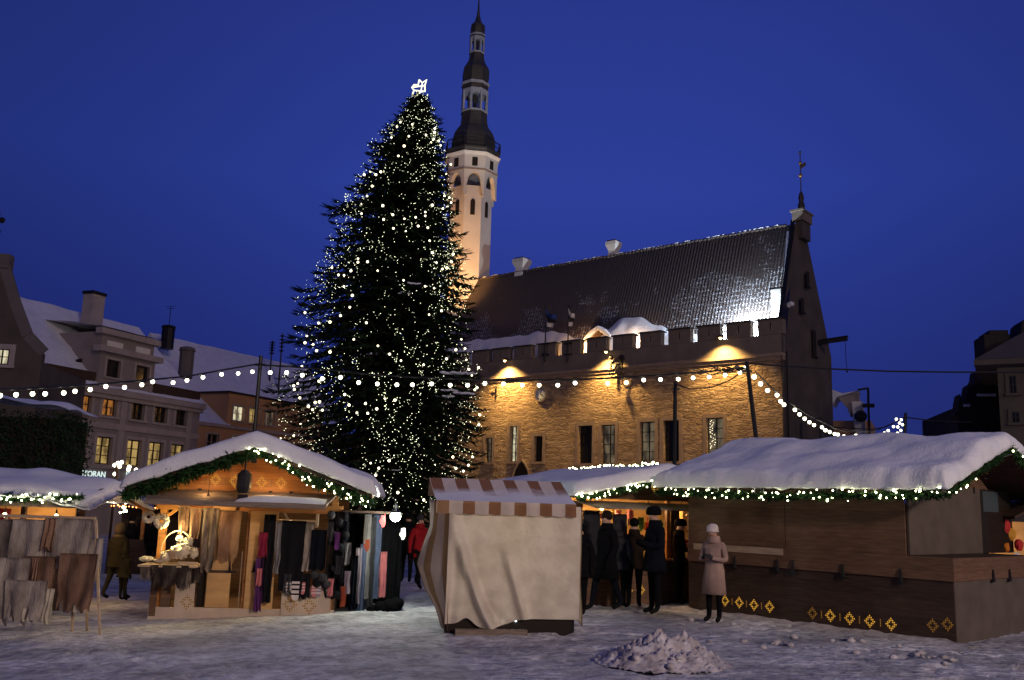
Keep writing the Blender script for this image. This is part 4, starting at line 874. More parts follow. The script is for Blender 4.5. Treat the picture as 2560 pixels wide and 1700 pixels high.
# garlands and lamp
apx = (LM @ Vector((c, -.62, LRZ - .02)))
garland('dark fir garland along the left gable slope of the pelt hut', [LM @ Vector((LX0 - .02, -.64, LEZ - .04)), LM @ Vector(((LX0 + c) / 2, -.64, (LEZ + LRZ) / 2 - .05)), apx + Vector((0, 0, -.06))], .20, 700, 0)
garland('lit fir garland along the right gable slope of the pelt hut', [apx, LM @ Vector(((c + LX1) / 2 - .1, -.64, (LEZ + LRZ) / 2 - .08)), LM @ Vector((LX1 + .02, -.64, LEZ - .04))], .15, 600, 44, .012)
hl = L2(965, 380, -.75); spf = thing('spotlight', 'black spotlight hanging under the gable tip of the pelt hut', 'spotlight', LM @ Matrix.Translation(hl))
w = MB(); w.tube([(0, .0, .35), (0, 0, .18)], .02, 5); w.build('stem', M['blk'], spf); w = MB(); w.lathe([(.05, .2), (.13, .12), (.14, -.12), (.10, -.22)], 10); w.build('housing', M['blk'], spf); w = MB(); w.box(-.09, .09, -.05, .05, -.38, -.24); w.build('driver_box', M['blk'], spf)
lpz = L2(2140, 655, -.05); lamp = thing('work_lamp', 'glaring white lamp hanging at the right corner of the pelt hut', 'lamp', LM @ Matrix.Translation(lpz))
w = MB(); w.ball((0, 0, 0), .10, 10, 8); w.build('bulb', emis('glaring_bulb', (.95, 1, .85), 40), lamp, smooth=True); w = MB(); w.lathe([(.03, .26), (.05, .14), (.11, .07), (.05, .05)], 10); w.build('lamp_shade', M['blk'], lamp); w = MB(); w.tube([(0, 0, .25), (-.2, .1, .5)], .01, 4); w.build('cord', M['blk'], lamp)
point('work_lamp_light', LM @ (lpz + Vector((0, -.14, -.02))), 110, (.95, 1, .85), .08)
point('hut_inside_light', LM @ Vector((LW * .28, .9, 2.0)), 50, (1, .72, .28), .06)
point('counter_light', LM @ Vector((LW * .13, -.25, 1.50)), 30, (1, .80, .32), .05)
point('hut_inside_light', LM @ Vector((LW * .70, .8, 2.05)), 34, (1, .62, .25), .06)
point('flap_light', LM @ Vector((LW * .30, -.55, fz + .02)), 16, (1, .60, .25), .05)
point('flap_light', LM @ Vector((LW * .62, -.50, fz + .30)), 9, (1, .55, .2), .05)
point('flap_light', LM @ Vector((LW * .28, -.50, fz + .30)), 6, (1, .55, .2), .05)
def bulbthing(label, p, m_=None, r=.045):
    t = thing('bare_bulb', label, 'bulb', Matrix.Translation(p)); w = MB(); w.ball((0, 0, 0), r, 8, 6); w.build('glass', m_ or M['lampw'], t, smooth=True); w = MB(); w.lathe([(.022, r), (.022, r + .06), (.006, r + .1), (.005, r + .35)], 7); w.build('socket', M['blk'], t); return t
bulbthing('warm bare bulb over the sheepskin counter', LM @ Vector((LW * .28, .9, 2.05))); bulbthing('warm bare bulb over the hanging knitwear', LM @ Vector((LW * .70, .8, 2.1))); bulbthing('warm bare bulb under the raised flap of the pelt hut', LM @ Vector((LW * .30, -.55, fz + .07)), r=.025)
# counter with white fleece goods
ca, cb_ = L2(150, 1030, -.35), L2(600, 1030, -.35)
ct = thing('counter_shelf', 'pale green-edged counter shelf at the left of the pelt hut', 'shelf', LM @ Matrix.Translation((0, 0, ca.z - .03)))
w = MB(); w.box(ca.x, cb_.x, -.45, .35, 0, .035); w.build('shelf_board', M['woodp'], ct); w = MB(); w.beam(((ca.x + cb_.x) / 2, -.3, -.01), ((ca.x + cb_.x) / 2, .0, -.35), .04); w.build('shelf_bracket', M['woodd'], ct)
names = ['round white fleece hat at the left end of the counter', 'folded white fleece at the counter front', 'large white sheepskin cushion on the counter', 'white fleece slippers stacked high on the counter', 'small white fleece mittens by the door post', 'white fluffy hat hanging over the basket', 'cream fleece roll on the counter edge']
for (x, y, r_, sq), lb in zip(((205, 985, .09, (1.4, 1, .6)), (355, 965, .11, (1.1, 1, .9)), (475, 920, .17, (1.1, 1, .95)), (530, 850, .09, (1, 1, 1)), (575, 940, .09, (.9, 1, 1.2)), (465, 830, .07, (1, 1, 1)), (305, 1000, .07, (1.8, 1, .55))), names):
    p = L2(x, y, -.15); w = MB(); fluff(w, (0, 0, 0), r_, 90, sq); w.v = [LM @ (v + p) for v in w.v]; tag(w.build('fleece_goods', M['furW'], smooth=False), lb, 'sheepskin goods', 'white fleece goods on the counter')
bp = L2(440, 930, -.1); w = MB(); w.tube([(bp.x - .28 + .28 * (1 - math.cos(t * math.pi / 12)), -.1, bp.z + .38 * math.sin(t * math.pi / 12)) for t in range(13)], .012, 5); w.lathe([(.16, 0), (.2, .14)], 12, (bp.x, -.08, bp.z - .12)); w.v = [LM @ v for v in w.v]; tag(w.build('wicker_basket', M['woodp']), 'wicker basket with arched handle among the fleece goods', 'basket')
for (x, y, r_), lb in zip(((322, 690, .15), (222, 660, .12)), ('white fleece hat hanging on the hut post, the lower one', 'white fleece hat hanging left of the hut post, the upper one')):
    p = L2(x, y, -.2); w = MB()
    for k in range(12): a_ = k / 12 * 6.283; fluff(w, (r_ * .62 * math.cos(a_), 0, r_ * .62 * math.sin(a_)), r_ * .42, 14)
    w.v = [LM @ (v + p) for v in w.v]; tag(w.build('fleece_hat', M['furW']), lb, 'hat')
def hang(name, label, cat, x, y, x2, y2, yl, m_, folds=2, amp=.03, ragged=.1, taper=0, seed=0, group=None, sway=0, th=.02):
    a, b = L2((x + x2) / 2, y, yl), L2((x + x2) / 2, y2, yl); wd_ = abs(L2(x2, y, yl).x - L2(x, y, yl).x)
    o = cloth(name, None, LM @ Matrix.Translation((a.x, yl, a.z)), wd_, a.z - b.z, m_, folds, amp, taper, th, ragged=ragged, seed=seed, sway=sway); return tag(o, label, cat, group)
G = 'pelts hung on the hut front'
hang('fur_pelt', 'brown pelt hanging in the left opening above the counter', 'pelt', 450, 575, 545, 800, -.1, M['furB'], 1, .05, .12, -.3, 1, G); hang('fur_pelt', 'tan pelt beside the brown one above the counter', 'pelt', 540, 590, 640, 840, -.12, M['furR'], 1, .05, .15, -.3, 2, G)
hang('fur_pelt', 'long grey-brown pelt hanging over the left plywood door', 'pelt', 650, 590, 775, 1100, -.12, M['furH'], 2, .05, .2, -.25, 3, G); hang('fur_pelt', 'large reddish pelt hanging over the left plywood door', 'pelt', 780, 610, 950, 1020, -.1, M['furR'], 1, .04, .16, -.1, 4, G)
hang('fur_pelt', 'dark shaggy pelt draped from the front of the counter', 'pelt', 245, 1035, 540, 1215, -.47, M['furD'], 2, .05, .12, -.25, 5, G); hang('fur_pelt', 'grey pelt hanging from the left end of the counter', 'pelt', 155, 1035, 260, 1160, -.4, M['furH'], 1, .04, .12, -.2, 6, G)
hang('fur_pelt', 'small grey pelt hanging beside the pale lower panel', 'pelt', 490, 1050, 555, 1220, -.2, M['furH'], 1, .03, .1, -.3, 7, G); hang('fur_pelt', 'black pelt hanging in the gap left of the door', 'pelt', 560, 1050, 650, 1180, -.1, M['furD'], 1, .04, .1, 0, 8, G)
PUR = cmat('purple_wool', (.10, .03, .12)); PNK = cmat('pink_wool', (.50, .16, .17)); BLU = cmat('blue_grey_wool', (.08, .10, .17)); BLKW = cmat('black_wool', (.010, .010, .012)); GRY2 = cmat('light_grey_wool', (.20, .19, .19)); LIL = cmat('lilac_grey_wool', (.26, .21, .24)); CRM = cmat('cream_wool', (.5, .42, .32))
G = 'knitwear hung along the hut front'
for a in (('purple scarf with pink middle at the left of the knitwear', 1060, 980, 1120, 1400, PUR, .3), ('short crimson scarf behind the purple one', 1085, 780, 1150, 980, cmat('crimson_wool', (.22, .02, .05)), .1), ('narrow pink scarf end near the door jamb', 1062, 1060, 1105, 1200, PNK, 0), ('black shawl right of the purple scarf', 1125, 640, 1215, 1330, BLKW, .1), ('slim grey scarf between two black shawls', 1215, 700, 1260, 1110, GRY2, .1), ('wide black poncho in the middle of the rail', 1262, 690, 1450, 1250, BLKW, .1),
          ('pale grey furry shawl with a pointed end', 1436, 710, 1510, 1085, M['furG'], .0), ('dark navy jumper low on the rail', 1490, 760, 1610, 1080, NAVY, 0), ('long black cardigan right of the grey shawl', 1380, 1100, 1480, 1300, BLKW, 0), ('charcoal scarf hanging above the mittens', 1270, 1100, 1335, 1260, GREYC, 0)):
    hang('knitted_scarf', a[0], 'knitwear', a[1], a[2], a[3], a[4], -.15 - R.uniform(0, .08), a[5], 2, .03, .05, 0, R.uniform(0, 6), G, a[6] * .1)
for k, (x, y, m1, lb) in enumerate(((1362, 1235, PWHITE, 'black and white patterned mitten above the lower panel'), (1418, 1215, PNK, 'pink and white mitten beside the patterned one'), (1505, 1235, PNK, 'pink striped mitten below the black hats'), (1540, 1235, LIL, 'lilac mitten at the right end of the panel'), (1308, 1210, GRY2, 'small grey mitten left of the patterned one'))):
    p = L2(x, y, -.2); sw_ = .075 if k == 0 else .045; t = thing('mitten', lb, 'mitten', LM @ Matrix.Translation((p.x, -.2, p.z)), 'mittens pinned above the lower panel'); hh_ = .17 if k == 0 else .11
    w = MB(); w.prism([(sw_ * x_, 0, hh_ * z_) for x_, z_ in ((-1, 1), (1, 1), (1, -.5), (.7, -.9), (0, -1.05), (-.7, -.9), (-1, -.5), (-1.05, .1), (-1.5, -.15), (-1.6, .1), (-1.05, .5))], (0, .025, 0)); w.build('knit', m1, t, bevel=.006)
    for q in range(3): w = MB(); z_ = hh_ * (.7 - .5 * q); w.box(-sw_ * .98, sw_ * .98, -.004, -.001, z_ - hh_ * .12, z_ + hh_ * .06); w.build('stripe', BLKW if k == 0 else PWHITE, t)
hang('knitted_scarf', 'black shawl hanging behind the column of dark hats', 'knitwear', 1625, 620, 1790, 1300, .0, BLKW, 3, .04, .1, 0, 9, G)
hn = 0
HATL = ['left one of the low bunch', 'middle one of the low bunch', 'lowest of the low bunch', 'lower left one of the low bunch'] + [f'{o_} from the top of the column' for o_ in ('first', 'second', 'third', 'fourth', 'fifth', 'sixth', 'seventh', 'eighth', 'ninth', 'tenth', 'eleventh', 'twelfth', 'thirteenth', 'fourteenth', 'fifteenth', 'sixteenth', 'seventeenth', 'eighteenth', 'nineteenth', 'twentieth', 'twenty-first', 'twenty-second', 'twenty-third', 'twenty-fourth')]
for (x, y) in ((1510, 1110), (1570, 1130), (1600, 1180), (1530, 1170), (1640, 640), (1700, 700), (1660, 800), (1745, 800), (1700, 900), (1740, 1000), (1660, 1060), (1720, 1150), (1680, 1260)):
    p = L2(x, y, -.2 if x < 1620 else -.1 + R.uniform(-.1, .12)); r_ = R.uniform(.06, .088); hn += 1; t = thing('wool_hat', 'dark knitted hat at the corner post, ' + HATL[hn - 1], 'hat', LM @ Matrix.Translation(p) @ Matrix.Rotation(rad(R.uniform(55, 105)), 4, 'X'), 'dark knitted hats in a cluster')
    w = MB(); w.lathe([(r_ * .8, -.05), (r_ * 1.05, -.01), (r_ * .95, .03), (r_ * .55, .06), (r_ * .1, .065)], 12); w.build('crown', R.choice((BLKW, BLKW, GREYC, BLKW)), t, smooth=True)
    w = MB(); w.lathe([(r_ * .95, -.075), (r_ * 1.1, -.06), (r_ * 1.1, -.02), (r_ * .98, -.01)], 12); w.build('brim', R.choice((BLKW, BLKW, NAVY, M['furD'])), t, smooth=True)
# coats and long scarves hung along the right side of the hut
for i, (x, y, hh_, m_, lb) in enumerate(((1640, 700, 150, GREYC, 'small grey glove hanging highest among the dark hats'), (1760, 690, 160, NAVY, 'navy headband at the outer edge of the hats'), (1690, 780, 140, PUR, 'purple mitten among the dark hats'), (1775, 860, 170, GRY2, 'light grey glove at the outer edge of the hats'), (1635, 880, 150, BRNC, 'brown glove at the inner edge of the hats'), (1700, 960, 150, GREYC, 'grey glove in the middle of the dark hats'), (1640, 1140, 140, PNK, 'pink mitten low among the dark hats'), (1770, 1080, 180, LIL, 'lilac mitten low at the outer edge of the hats'), (1740, 1200, 160, cmat('rust_wool', (.28, .06, .03)), 'rust glove at the bottom of the hats'))):
    hang('glove', lb, 'glove', x - 24, y, x + 24, y + hh_, -.18, m_, 1, .015, .03, -.2, i, 'gloves and mittens among the dark hats', th=.03)
G = 'garments hung at the right side of the pelt hut'
cols = [(NAVY, 'navy'), (LIL, 'lilac grey'), (BLU, 'blue grey'), (GRY2, 'light grey'), (PNK, 'dusty pink'), (DARKC, 'black'), (GREYC, 'charcoal')]
pos = [(1830, 960, 1390, 0, .10, 'knitted_scarf'), (1862, 900, 1340, 1, .09, 'knitted_scarf'), (1895, 870, 1400, 2, .10, 'knitted_scarf'), (1930, 640, 1300, 3, .11, 'knitted_scarf'), (1965, 660, 1390, 6, .13, 'hooded_jumper'), (2010, 640, 1300, 2, .14, 'hooded_jumper'), (2055, 930, 1290, 4, .10, 'knitted_scarf'), (2090, 700, 1400, 5, .2, 'hooded_jumper'), (2150, 720, 1300, 5, .2, 'hooded_jumper')]
for i, (x, y0_, y1_, ci, wd_, nm_) in enumerate(pos):
    yl = .1 + .12 * i; a = L2(x, y0_, yl); b = L2(x, y1_, yl); m_, cn = cols[ci]
    o = cloth(nm_, None, LM @ Matrix.Translation((a.x, yl, a.z)) @ Matrix.Rotation(rad(25), 4, 'Z'), wd_ * 1.25, a.z - b.z, m_, 2, .025, .15, .03, ragged=.04, seed=i * 1.3)
    tag(o, f'{cn} {"scarf" if "scarf" in nm_ else "jumper"} hanging at the hut side, {["first","second","third","fourth","fifth","sixth","seventh","eighth","ninth"][i]} from the corner post', 'knitwear', G)
for i, (x, y, m_, lb) in enumerate(((2045, 690, M['red'], 'red pennant of knitwear beside the glaring lamp'), (2200, 790, PWHITE, 'white mitten hanging under the glaring lamp'), (1920, 880, cmat('rust_wool', (.28, .06, .03)), 'rust red mitten hanging among the scarves'))):
    p = L2(x, y, -.02); w = MB(); w.prism([(p.x - .04, 0, p.z + .1), (p.x + .035, 0, p.z + .11), (p.x + .045, 0, p.z - .04), (p.x + .02, 0, p.z - .11), (p.x - .02, 0, p.z - .12), (p.x - .045, 0, p.z - .05), (p.x - .07, 0, p.z - .03), (p.x - .07, 0, p.z + .01), (p.x - .042, 0, p.z + .02)], (0, .03, 0)); w.v = [LM @ v for v in w.v]; tag(w.build('knitted_piece', m_), lb, 'knitwear')
for i, (x, y, r_) in enumerate(((2030, 1370, .14), (2110, 1360, .16), (2150, 1330, .12), (1960, 1380, .1))):
    p = L2(x, y, .3); w = MB(); w.ball(p, r_, 9, 6, (1.2, 1, .95), jit=.1); w.v = [LM @ v for v in w.v]; tag(w.build('goods_bag', DARKC, smooth=True), 'black goods bag on the snow by the hut corner, ' + ['leftmost of four', 'second from the left', 'rightmost of four', 'the one behind the others'][[3, 0, 1, 2][i] if False else i], 'bag', 'bags by the hut corner')
for i, (x, yy_, wd_) in enumerate(((1815, .9, .5), (1900, 1.3, .6), (2010, 1.5, .6), (2080, 1.6, .55), (1850, 1.8, .7))):
    a = L2(x, 640, yy_); b = L2(x, 1370, yy_); o = cloth('long_coat', None, LM @ Matrix.Translation((a.x, yy_, a.z)), wd_, a.z - b.z, (DARKC, BRNC, NAVY, DARKC, GREYC)[i], 3, .04, .1, .05, seed=i * 2.1); tag(o, ('black', 'dark brown', 'dark navy', 'second black', 'charcoal')[i] + ' long coat hanging behind the scarves at the hut side', 'coat', G)
w = MB(); w.box(LW + .02, LW + 1.15, .05, 1.5, 1.96, 2.0); w.v = [LM @ v for v in w.v]; rl = tag(w.build('side_rack', M['woodd'], loc=LM @ Vector((LW + .5, .7, 1.98))), 'wooden rack board along the right side of the pelt hut', 'rack')
# ------------------------------------------------------------ closed hut on the right
RB = gnd(S(2205, 1483)); RM = frame((RB.x, RB.y, 0), rad(42.0)); RL = 5.15; RWd = 3.6; RS = .74
rh = thing('market_hut', 'large closed wooden hut with thick snow roof and rows of glowing stars', 'market hut', RM, 'wooden market huts')
X0 = lambda x, y, xl=0.: onx(RM, Z5(x, y), xl)
Y0 = lambda x, y, yl=RS: on(RM, Z8(x, y), yl)
bz = X0(1725, 1100).z; cz_ = Y0(300, 862, 0).z; ez = X0(700, 540, 0).z
w = MB(); w.box(0, .04, 0, RL, -.15, bz); lw = w.build('long_lower_panel', M['woodd'], rh)
w = MB(); w.box(.04, RWd, 0, .04, -.1, bz); gl = w.build('gable_lower_panel', M['palegrey'], rh)
w = MB(); w.box(-.03, .03, -.03, RL, bz + .004, cz_); w.build('counter_band', M['woodm'], rh); w = MB(); w.box(.03, RWd + .03, -.03, .03, bz + .004, cz_); w.build('counter_band', M['woodm'], rh)
w = MB(); w.box(.03, RWd, .03, RS, cz_ - .04, cz_ - .003); w.build('counter_top', M['woodd'], rh)
ym = X0(665, 800).y
w = MB(); w.box(.0, .04, RS, ym - .008, cz_ + .003, ez + .2); w.build('long_shutter', M['woodm'], rh)
w = MB(); w.box(.0, .04, ym + .008, RL, cz_ + .003, ez + .2); ls2 = w.build('long_shutter', M['woodm'], rh)
a, b = X0(300, 905), X0(665, 930); zs_ = (X0(665, 890).z, X0(665, 932).z); w = MB(); w.box(-.042, -.033, b.y + .02, RL - .15, zs_[1], zs_[0]); w.build('pale_strip', M['woodp'], ls2)
gx0, gx1 = Y0(95, 600).x, Y0(620, 600).x
w = MB(); w.box(gx0, gx1, RS, RS + .04, cz_ + .003, Y0(300, 330).z); w.build('gable_shutter', M['palegrey'], rh)
dx0, dx1 = gx1 + .02, Y0(850, 600).x; w = MB(); w.box(dx0, dx1, RS + .02, RS + .05, cz_ + .003, Y0(300, 330).z); dr = w.build('door', M['dark'], rh)
a, b = Y0(640, 520), Y0(740, 380); w = MB(); w.box(a.x, b.x, RS + .008, RS + .016, a.z, b.z); w.build('door_window', mat('frosted_glass', (.07, .09, .10), .3), dr)
w = MB(); w.box(dx1, RWd, RS + .02, RS + .05, cz_, 2.2); w.build('gable_board', M['woodd'], rh)
w = MB(); w.box(.05, RWd - .02, RL - .05, RL, 0, 2.2); w.box(RWd - .04, RWd, RS + .06, RL, 0, 2.2); w.build('back_wall', M['woodd'], rh)
REZ = ez + .1; rxa = -.42; apz = Y0(800, 25, -.1); rxb = 2 * apz.x - rxa; print('RWX', rxb)
rrz = apz.z + .02; rc = (rxa + rxb) / 2
w = MB(); w.prism([(.0, RS + .003, Y0(300, 330).z + .003), (RWd, RS + .003, Y0(300, 330).z + .003), (RWd, RS + .003, REZ + .1), (rc, RS + .003, rrz - .1), (0, RS + .003, REZ + .1)], (0, .04, 0)); gg = w.build('gable_board', M['woodm'], rh)
roof_boards(rh, rxa, rxb, -.05, RL + .35, REZ, rrz, .05, M['woodd'])
snow_roof(rh, rxa - .02, rxb + .02, -.12, RL + .45, REZ + .02, rrz - .02, .25, nu=110, nv=70, lump=.07, seed=9.)
for x_, y_ in ((658, 205), (757, 215)): p = Y0(x_, y_, RS); star(gg, Matrix.Translation((p.x, RS - .001, p.z)), .22, M['gold'] if x_ > 700 else M['golddim'])
SX = Matrix(((0, 1, 0, 0), (-1, 0, 0, 0), (0, 0, 1, 0), (0, 0, 0, 1)))      # star plane turned onto the long side
for i, (x_, y_) in enumerate(((285, 1218), (375, 1230), (468, 1245), (567, 1257), (838, 1297), (951, 1313), (1073, 1330), (1200, 1348), (1335, 1367), (1598, 1375), (1692, 1368))):
    p = X0(x_, y_); star(lw, Matrix.Translation((-.001, p.y, p.z)) @ SX, .205, M['golddim'] if i > 8 or i == 4 else M['gold'])
for x_, y_ in ((330, 1224), (421, 1238), (516, 1250), (895, 1305), (1012, 1322), (1135, 1338), (1268, 1358)): p = X0(x_, y_); bar_(lw, Matrix.Translation((-.001, p.y, p.z)) @ SX, .13, M['golddim'])
for x_, y_ in ((350, 1005), (620, 1025), (718, 1035), (1035, 1060), (1400, 1095)): p = X0(x_, y_, -.03); w = MB(); w.tube([(-.05, p.y, p.z - .02), (-.05, p.y, p.z + .2)], [.035, .012], 6); w.box(-.06, -.03, p.y - .06, p.y + .06, p.z - .05, p.z - .02); w.build('latch', M['blk'], rh)
for x_, y_ in ((700, 1010), (820, 1005)): p = Y0(x_, y_, -.03); w = MB(); w.tube([(p.x, -.05, p.z - .02), (p.x, -.05, p.z + .16)], [.03, .012], 6); w.box(p.x - .05, p.x + .05, -.06, -.03, p.z - .05, p.z - .02); w.build('latch', M['blk'], rh)
for x_, y_ in ((360, 350), (562, 365)): p = Y0(x_, y_, RS); w = MB(); w.box(p.x - .015, p.x + .015, RS - .02, RS - .002, p.z - .06, p.z + .06); w.build('hinge', M['blk'], rh)
rw = lambda x, y, z: RM @ Vector((x, y, z))
garland('lit fir garland along the long eave of the closed right hut', [rw(rxa - .06, RL + .4, REZ - .1), rw(rxa - .08, RL * .6, REZ - .17), rw(rxa - .08, RL * .3, REZ - .13), rw(rxa - .06, -.1, REZ - .1)], .12, 520, 78, .013)
garland('fir garland with few lights along the left gable slope of the closed right hut', [rw(rxa - .02, -.15, REZ - .1), rw((rxa + rc) / 2, -.15, (REZ + rrz) / 2 - .12), rw(rc, -.15, rrz - .08)], .10, 420, 7, .013, lit=(0, .35))
garland('lit fir garland along the right gable slope of the closed right hut', [rw(rc + .1, -.15, rrz - .12), rw(rxb, -.15, REZ - .1)], .12, 380, 10, .016)
w = MB()                                                # icicles under the eave
for k in range(16): y_ = R.uniform(0, RL); l_ = R.uniform(.04, .14); w.tube([(rxa - .03, y_, REZ - .03), (rxa - .03, y_, REZ - .03 - l_)], [.012, .002], 5)
tag(w.build('icicles', mat('ice', (.5, .55, .6), .1, spec=.6), rh), kind='stuff')
# lit stall at the right edge of the picture
EM = frame(at(S(2372, 1380), 18.3), rad(15)); EM[2][3] = 0
eh = thing('market_hut', 'brightly lit stall with red and gold goods at the right edge of the square', 'market hut', EM, 'wooden market huts')
w = MB(); w.box(-.3, 2.0, 0, .05, -.2, .95); w.build('lower_panel', M['woodd'], eh); w = MB(); w.box(-.3, 2.0, 1.4, 1.45, -.2, 1.9); w.build('back_wall', M['ply'], eh); w = MB(); w.box(-.35, 2.1, -.1, .6, .95, 1.0); w.build('counter', M['red'], eh)
roof_boards(eh, -.3, 2.4, -.1, 1.9, 2.0, 2.6, .05, M['woodd'])
point('stall_light', EM @ Vector((.1, .6, 1.85)), 40, (1, .62, .25)); 
for i, (x_, y_, z_, m_, s_) in enumerate(((-.92, .3, 1.85, M['red'], .16), (-.72, .35, 1.7, cmat('gold_foil', (.6, .3, .05)), .14), (-.98, .2, 1.45, cmat('orange_felt', (.6, .2, .03)), .09), (-.75, .2, 1.25, PWHITE, .12), (-.9, .2, 1.08, cmat('amber_jar', (.5, .25, .05)), .08), (-.62, .25, 1.5, M['red'], .12), (-.5, .2, 1.15, CRM, .12))):
    w = MB(); w.ball((x_ + .72, y_, z_ - .05), s_ * .8, 8, 5, (1, .7, 1.2), jit=.2); w.v = [EM @ v for v in w.v]; tag(w.build('stall_goods', m_), ['red felt ornament hanging highest in the right edge stall', 'gold ornament hanging in the right edge stall', 'orange lantern in the right edge stall', 'white plush toy on the red counter', 'amber jar on the red counter', 'second red ornament behind the gold one', 'cream parcel on the red counter'][i], 'market goods')

# ------------------------------------------------------------ middle hut
C3 = at(S(1334, 1395), 19.0); MM = frame((C3.x, C3.y, -.06), rad(24)); MW, MD = 3.8, 4.6
mh_ = thing('market_hut', 'open hut in the middle with bright goods and a crowd before it', 'market hut', MM, 'wooden market huts')
mf = lambda x, y, yl=0.: on(MM, Z4(x, y), yl)
mez = mf(300, 420, -.3).z + .05; mrz = mf(890, 240, -.3).z + .02; mxa, mxb = -.35, MW + .35; mc = (mxa + mxb) / 2
w = MB(); w.box(0, MW, 0, .05, -.15, .92); mlp = w.build('lower_panel', M['woodm'], mh_)
for x_, y_ in ((622, 1165), (722, 1160), (215, 1110)): p = mf(x_, y_); star(mlp, Matrix.Translation((p.x, -.001, p.z)), .24, M['gold'])
w = MB(); w.box(0, MW, -.12, .4, .925, .965); w.build('counter', M['wood'], mh_)
w = MB(); w.box(0, MW, 1.7, 1.75, 0, 2.2); w.build('back_wall', M['ply'], mh_); w = MB(); w.box(0, .05, .06, MD, 0, 2.1); w.build('side_wall', M['woodm'], mh_)
for x_ in (.0, MW * .56, MW - .1): w = MB(); w.box(x_, x_ + .09, .06, .15, .97, mez); w.build('post', M['wood'], mh_)
sx0 = mf(980, 700).x; sx1 = mf(1045, 700).x; sx2 = mf(1155, 700).x
w = MB(); w.box(sx0, sx1, .02, .05, .97, 2.1); w.box(sx2, MW, .02, .05, .97, 2.1); w.build('front_board', M['woodd'], mh_)
zz = mf(1100, 682).z; w = MB(); w.box(sx1, sx2, .06, .4, zz - .02, zz + .02); w.box(sx1, sx2, .4, .43, .97, 2.0); w.build('shelf', M['ply'], mh_)
w = MB(); w.prism([(mxa + .3, .0, mez - .02), (mxb - .3, 0, mez - .02), (mc, 0, mrz - .12)], (0, .05, 0)); mgb = w.build('gable_board', M['woodm'], mh_)
p = mf(848, 325); star(mgb, Matrix.Translation((p.x, -.001, p.z)), .24, M['gold'])
w = MB(); w.prism([(-.1, 0, mez - .10), (MW + .1, 0, mez - .10), (MW + .1, -.85, mez - .22), (-.1, -.85, mez - .22)], (0, 0, .03)); w.build('raised_flap', M['woodg'], mh_)
roof_boards(mh_, mxa, mxb, -.45, MD + .2, mez + .02, mrz, .05, M['woodm'])
snow_roof(mh_, mxa - .02, mxb + .02, -.5, MD + .3, mez + .04, mrz + .02, .24, nu=40, nv=30, seed=14.)
mwd = lambda x, y, z: MM @ Vector((x, y, z))
garland('lit fir garland on the left gable slope of the middle hut', [mwd(mxa - .02, -.53, mez - .04), mwd((mxa + mc) / 2, -.53, (mez + mrz) / 2 - .06), mwd(mc, -.53, mrz - .03)], .12, 420, 40, .014)
garland('unlit fir garland on the right gable slope of the middle hut', [mwd(mc, -.53, mrz - .03), mwd(mxb, -.53, mez - .03)], .11, 200, 4, .014)
pts = [at(Z4(x, y), 24.5) for x, y in ((100, 178), (230, 168), (370, 158), (540, 145), (640, 150), (760, 132), (880, 115))]
garland('string of fairy lights lying along the snowy ridge behind the middle hut', pts, .05, 60, 60, .018, group='fairy lights on snow')
point('stall_light', mwd(.9, .7, 1.9), 60, (1, .66, .26), .05); point('stall_light', mwd(2.0, .6, 1.95), 30, (1, .62, .26), .05); point('stall_light', mwd((sx1 + sx2) / 2, .2, 1.95), 12, (1, .62, .22), .03)
bulbthing('bare bulb over the left part of the middle stall', mwd(.9, .7, 1.97)); bulbthing('bare bulb over the right part of the middle stall', mwd(2.0, .6, 2.02)); bulbthing('small bare bulb in the lit shelf window', mwd((sx1 + sx2) / 2, .2, 2.0), r=.02)
gcols = [(M['red'], 'red'), (CRM, 'cream'), (cmat('bright_yellow', (.6, .42, .08)), 'yellow'), (PWHITE, 'white'), (M['woodp'], 'wooden'), (PNK, 'pink'), (cmat('green_wool', (.05, .12, .04)), 'green')]
ORD = ['first', 'second', 'third', 'fourth', 'fifth', 'sixth', 'seventh', 'eighth', 'ninth', 'tenth', 'eleventh', 'twelfth', 'thirteenth', 'fourteenth', 'fifteenth', 'sixteenth', 'seventeenth']
for k in range(34):                                      # hanging and standing wares
    gx_ = .08 + (k % 17) * .135 + R.uniform(-.04, .04); row = k // 17; gzz = (1.72 if row == 0 else 1.28) + R.uniform(-.12, .14); m_, cn = R.choice(gcols); w_ = R.uniform(.035, .08)
    w = MB(); p0_ = Vector((gx_, .3 + R.uniform(0, .3), gzz))
    if k % 3 == 0: w.prism([p0_ + Vector((-w_, 0, .1)), p0_ + Vector((w_, 0, .1)), p0_ + Vector((w_ * .8, 0, -.12)), p0_ + Vector((0, 0, -.2)), p0_ + Vector((-w_ * .8, 0, -.12))], (0, .04, 0)); nm_ = 'knitted_stocking'; ct_ = 'stocking'
    elif k % 3 == 1: w.lathe([(w_ * .6, -.1), (w_, -.05), (w_, .05), (w_ * .4, .1), (w_ * .4, .14)], 8, p0_); nm_ = 'jug'; ct_ = 'jug'
    else: w.box(p0_.x - w_, p0_.x + w_, p0_.y, p0_.y + .05, p0_.z - w_ * 1.3, p0_.z + w_ * 1.3); w.box(p0_.x - .006, p0_.x + .006, p0_.y, p0_.y + .01, p0_.z + w_ * 1.3, p0_.z + w_ * 1.3 + .1); nm_ = 'wooden_board'; ct_ = 'board'
    w.v = [MM @ v for v in w.v]; tag(w.build(nm_, m_), f'small {cn} {ct_}, {ORD[k % 17]} from the left in the {"upper" if row == 0 else "lower"} row of wares', ct_, f'{"upper" if row == 0 else "lower"} row of wares in the middle stall')
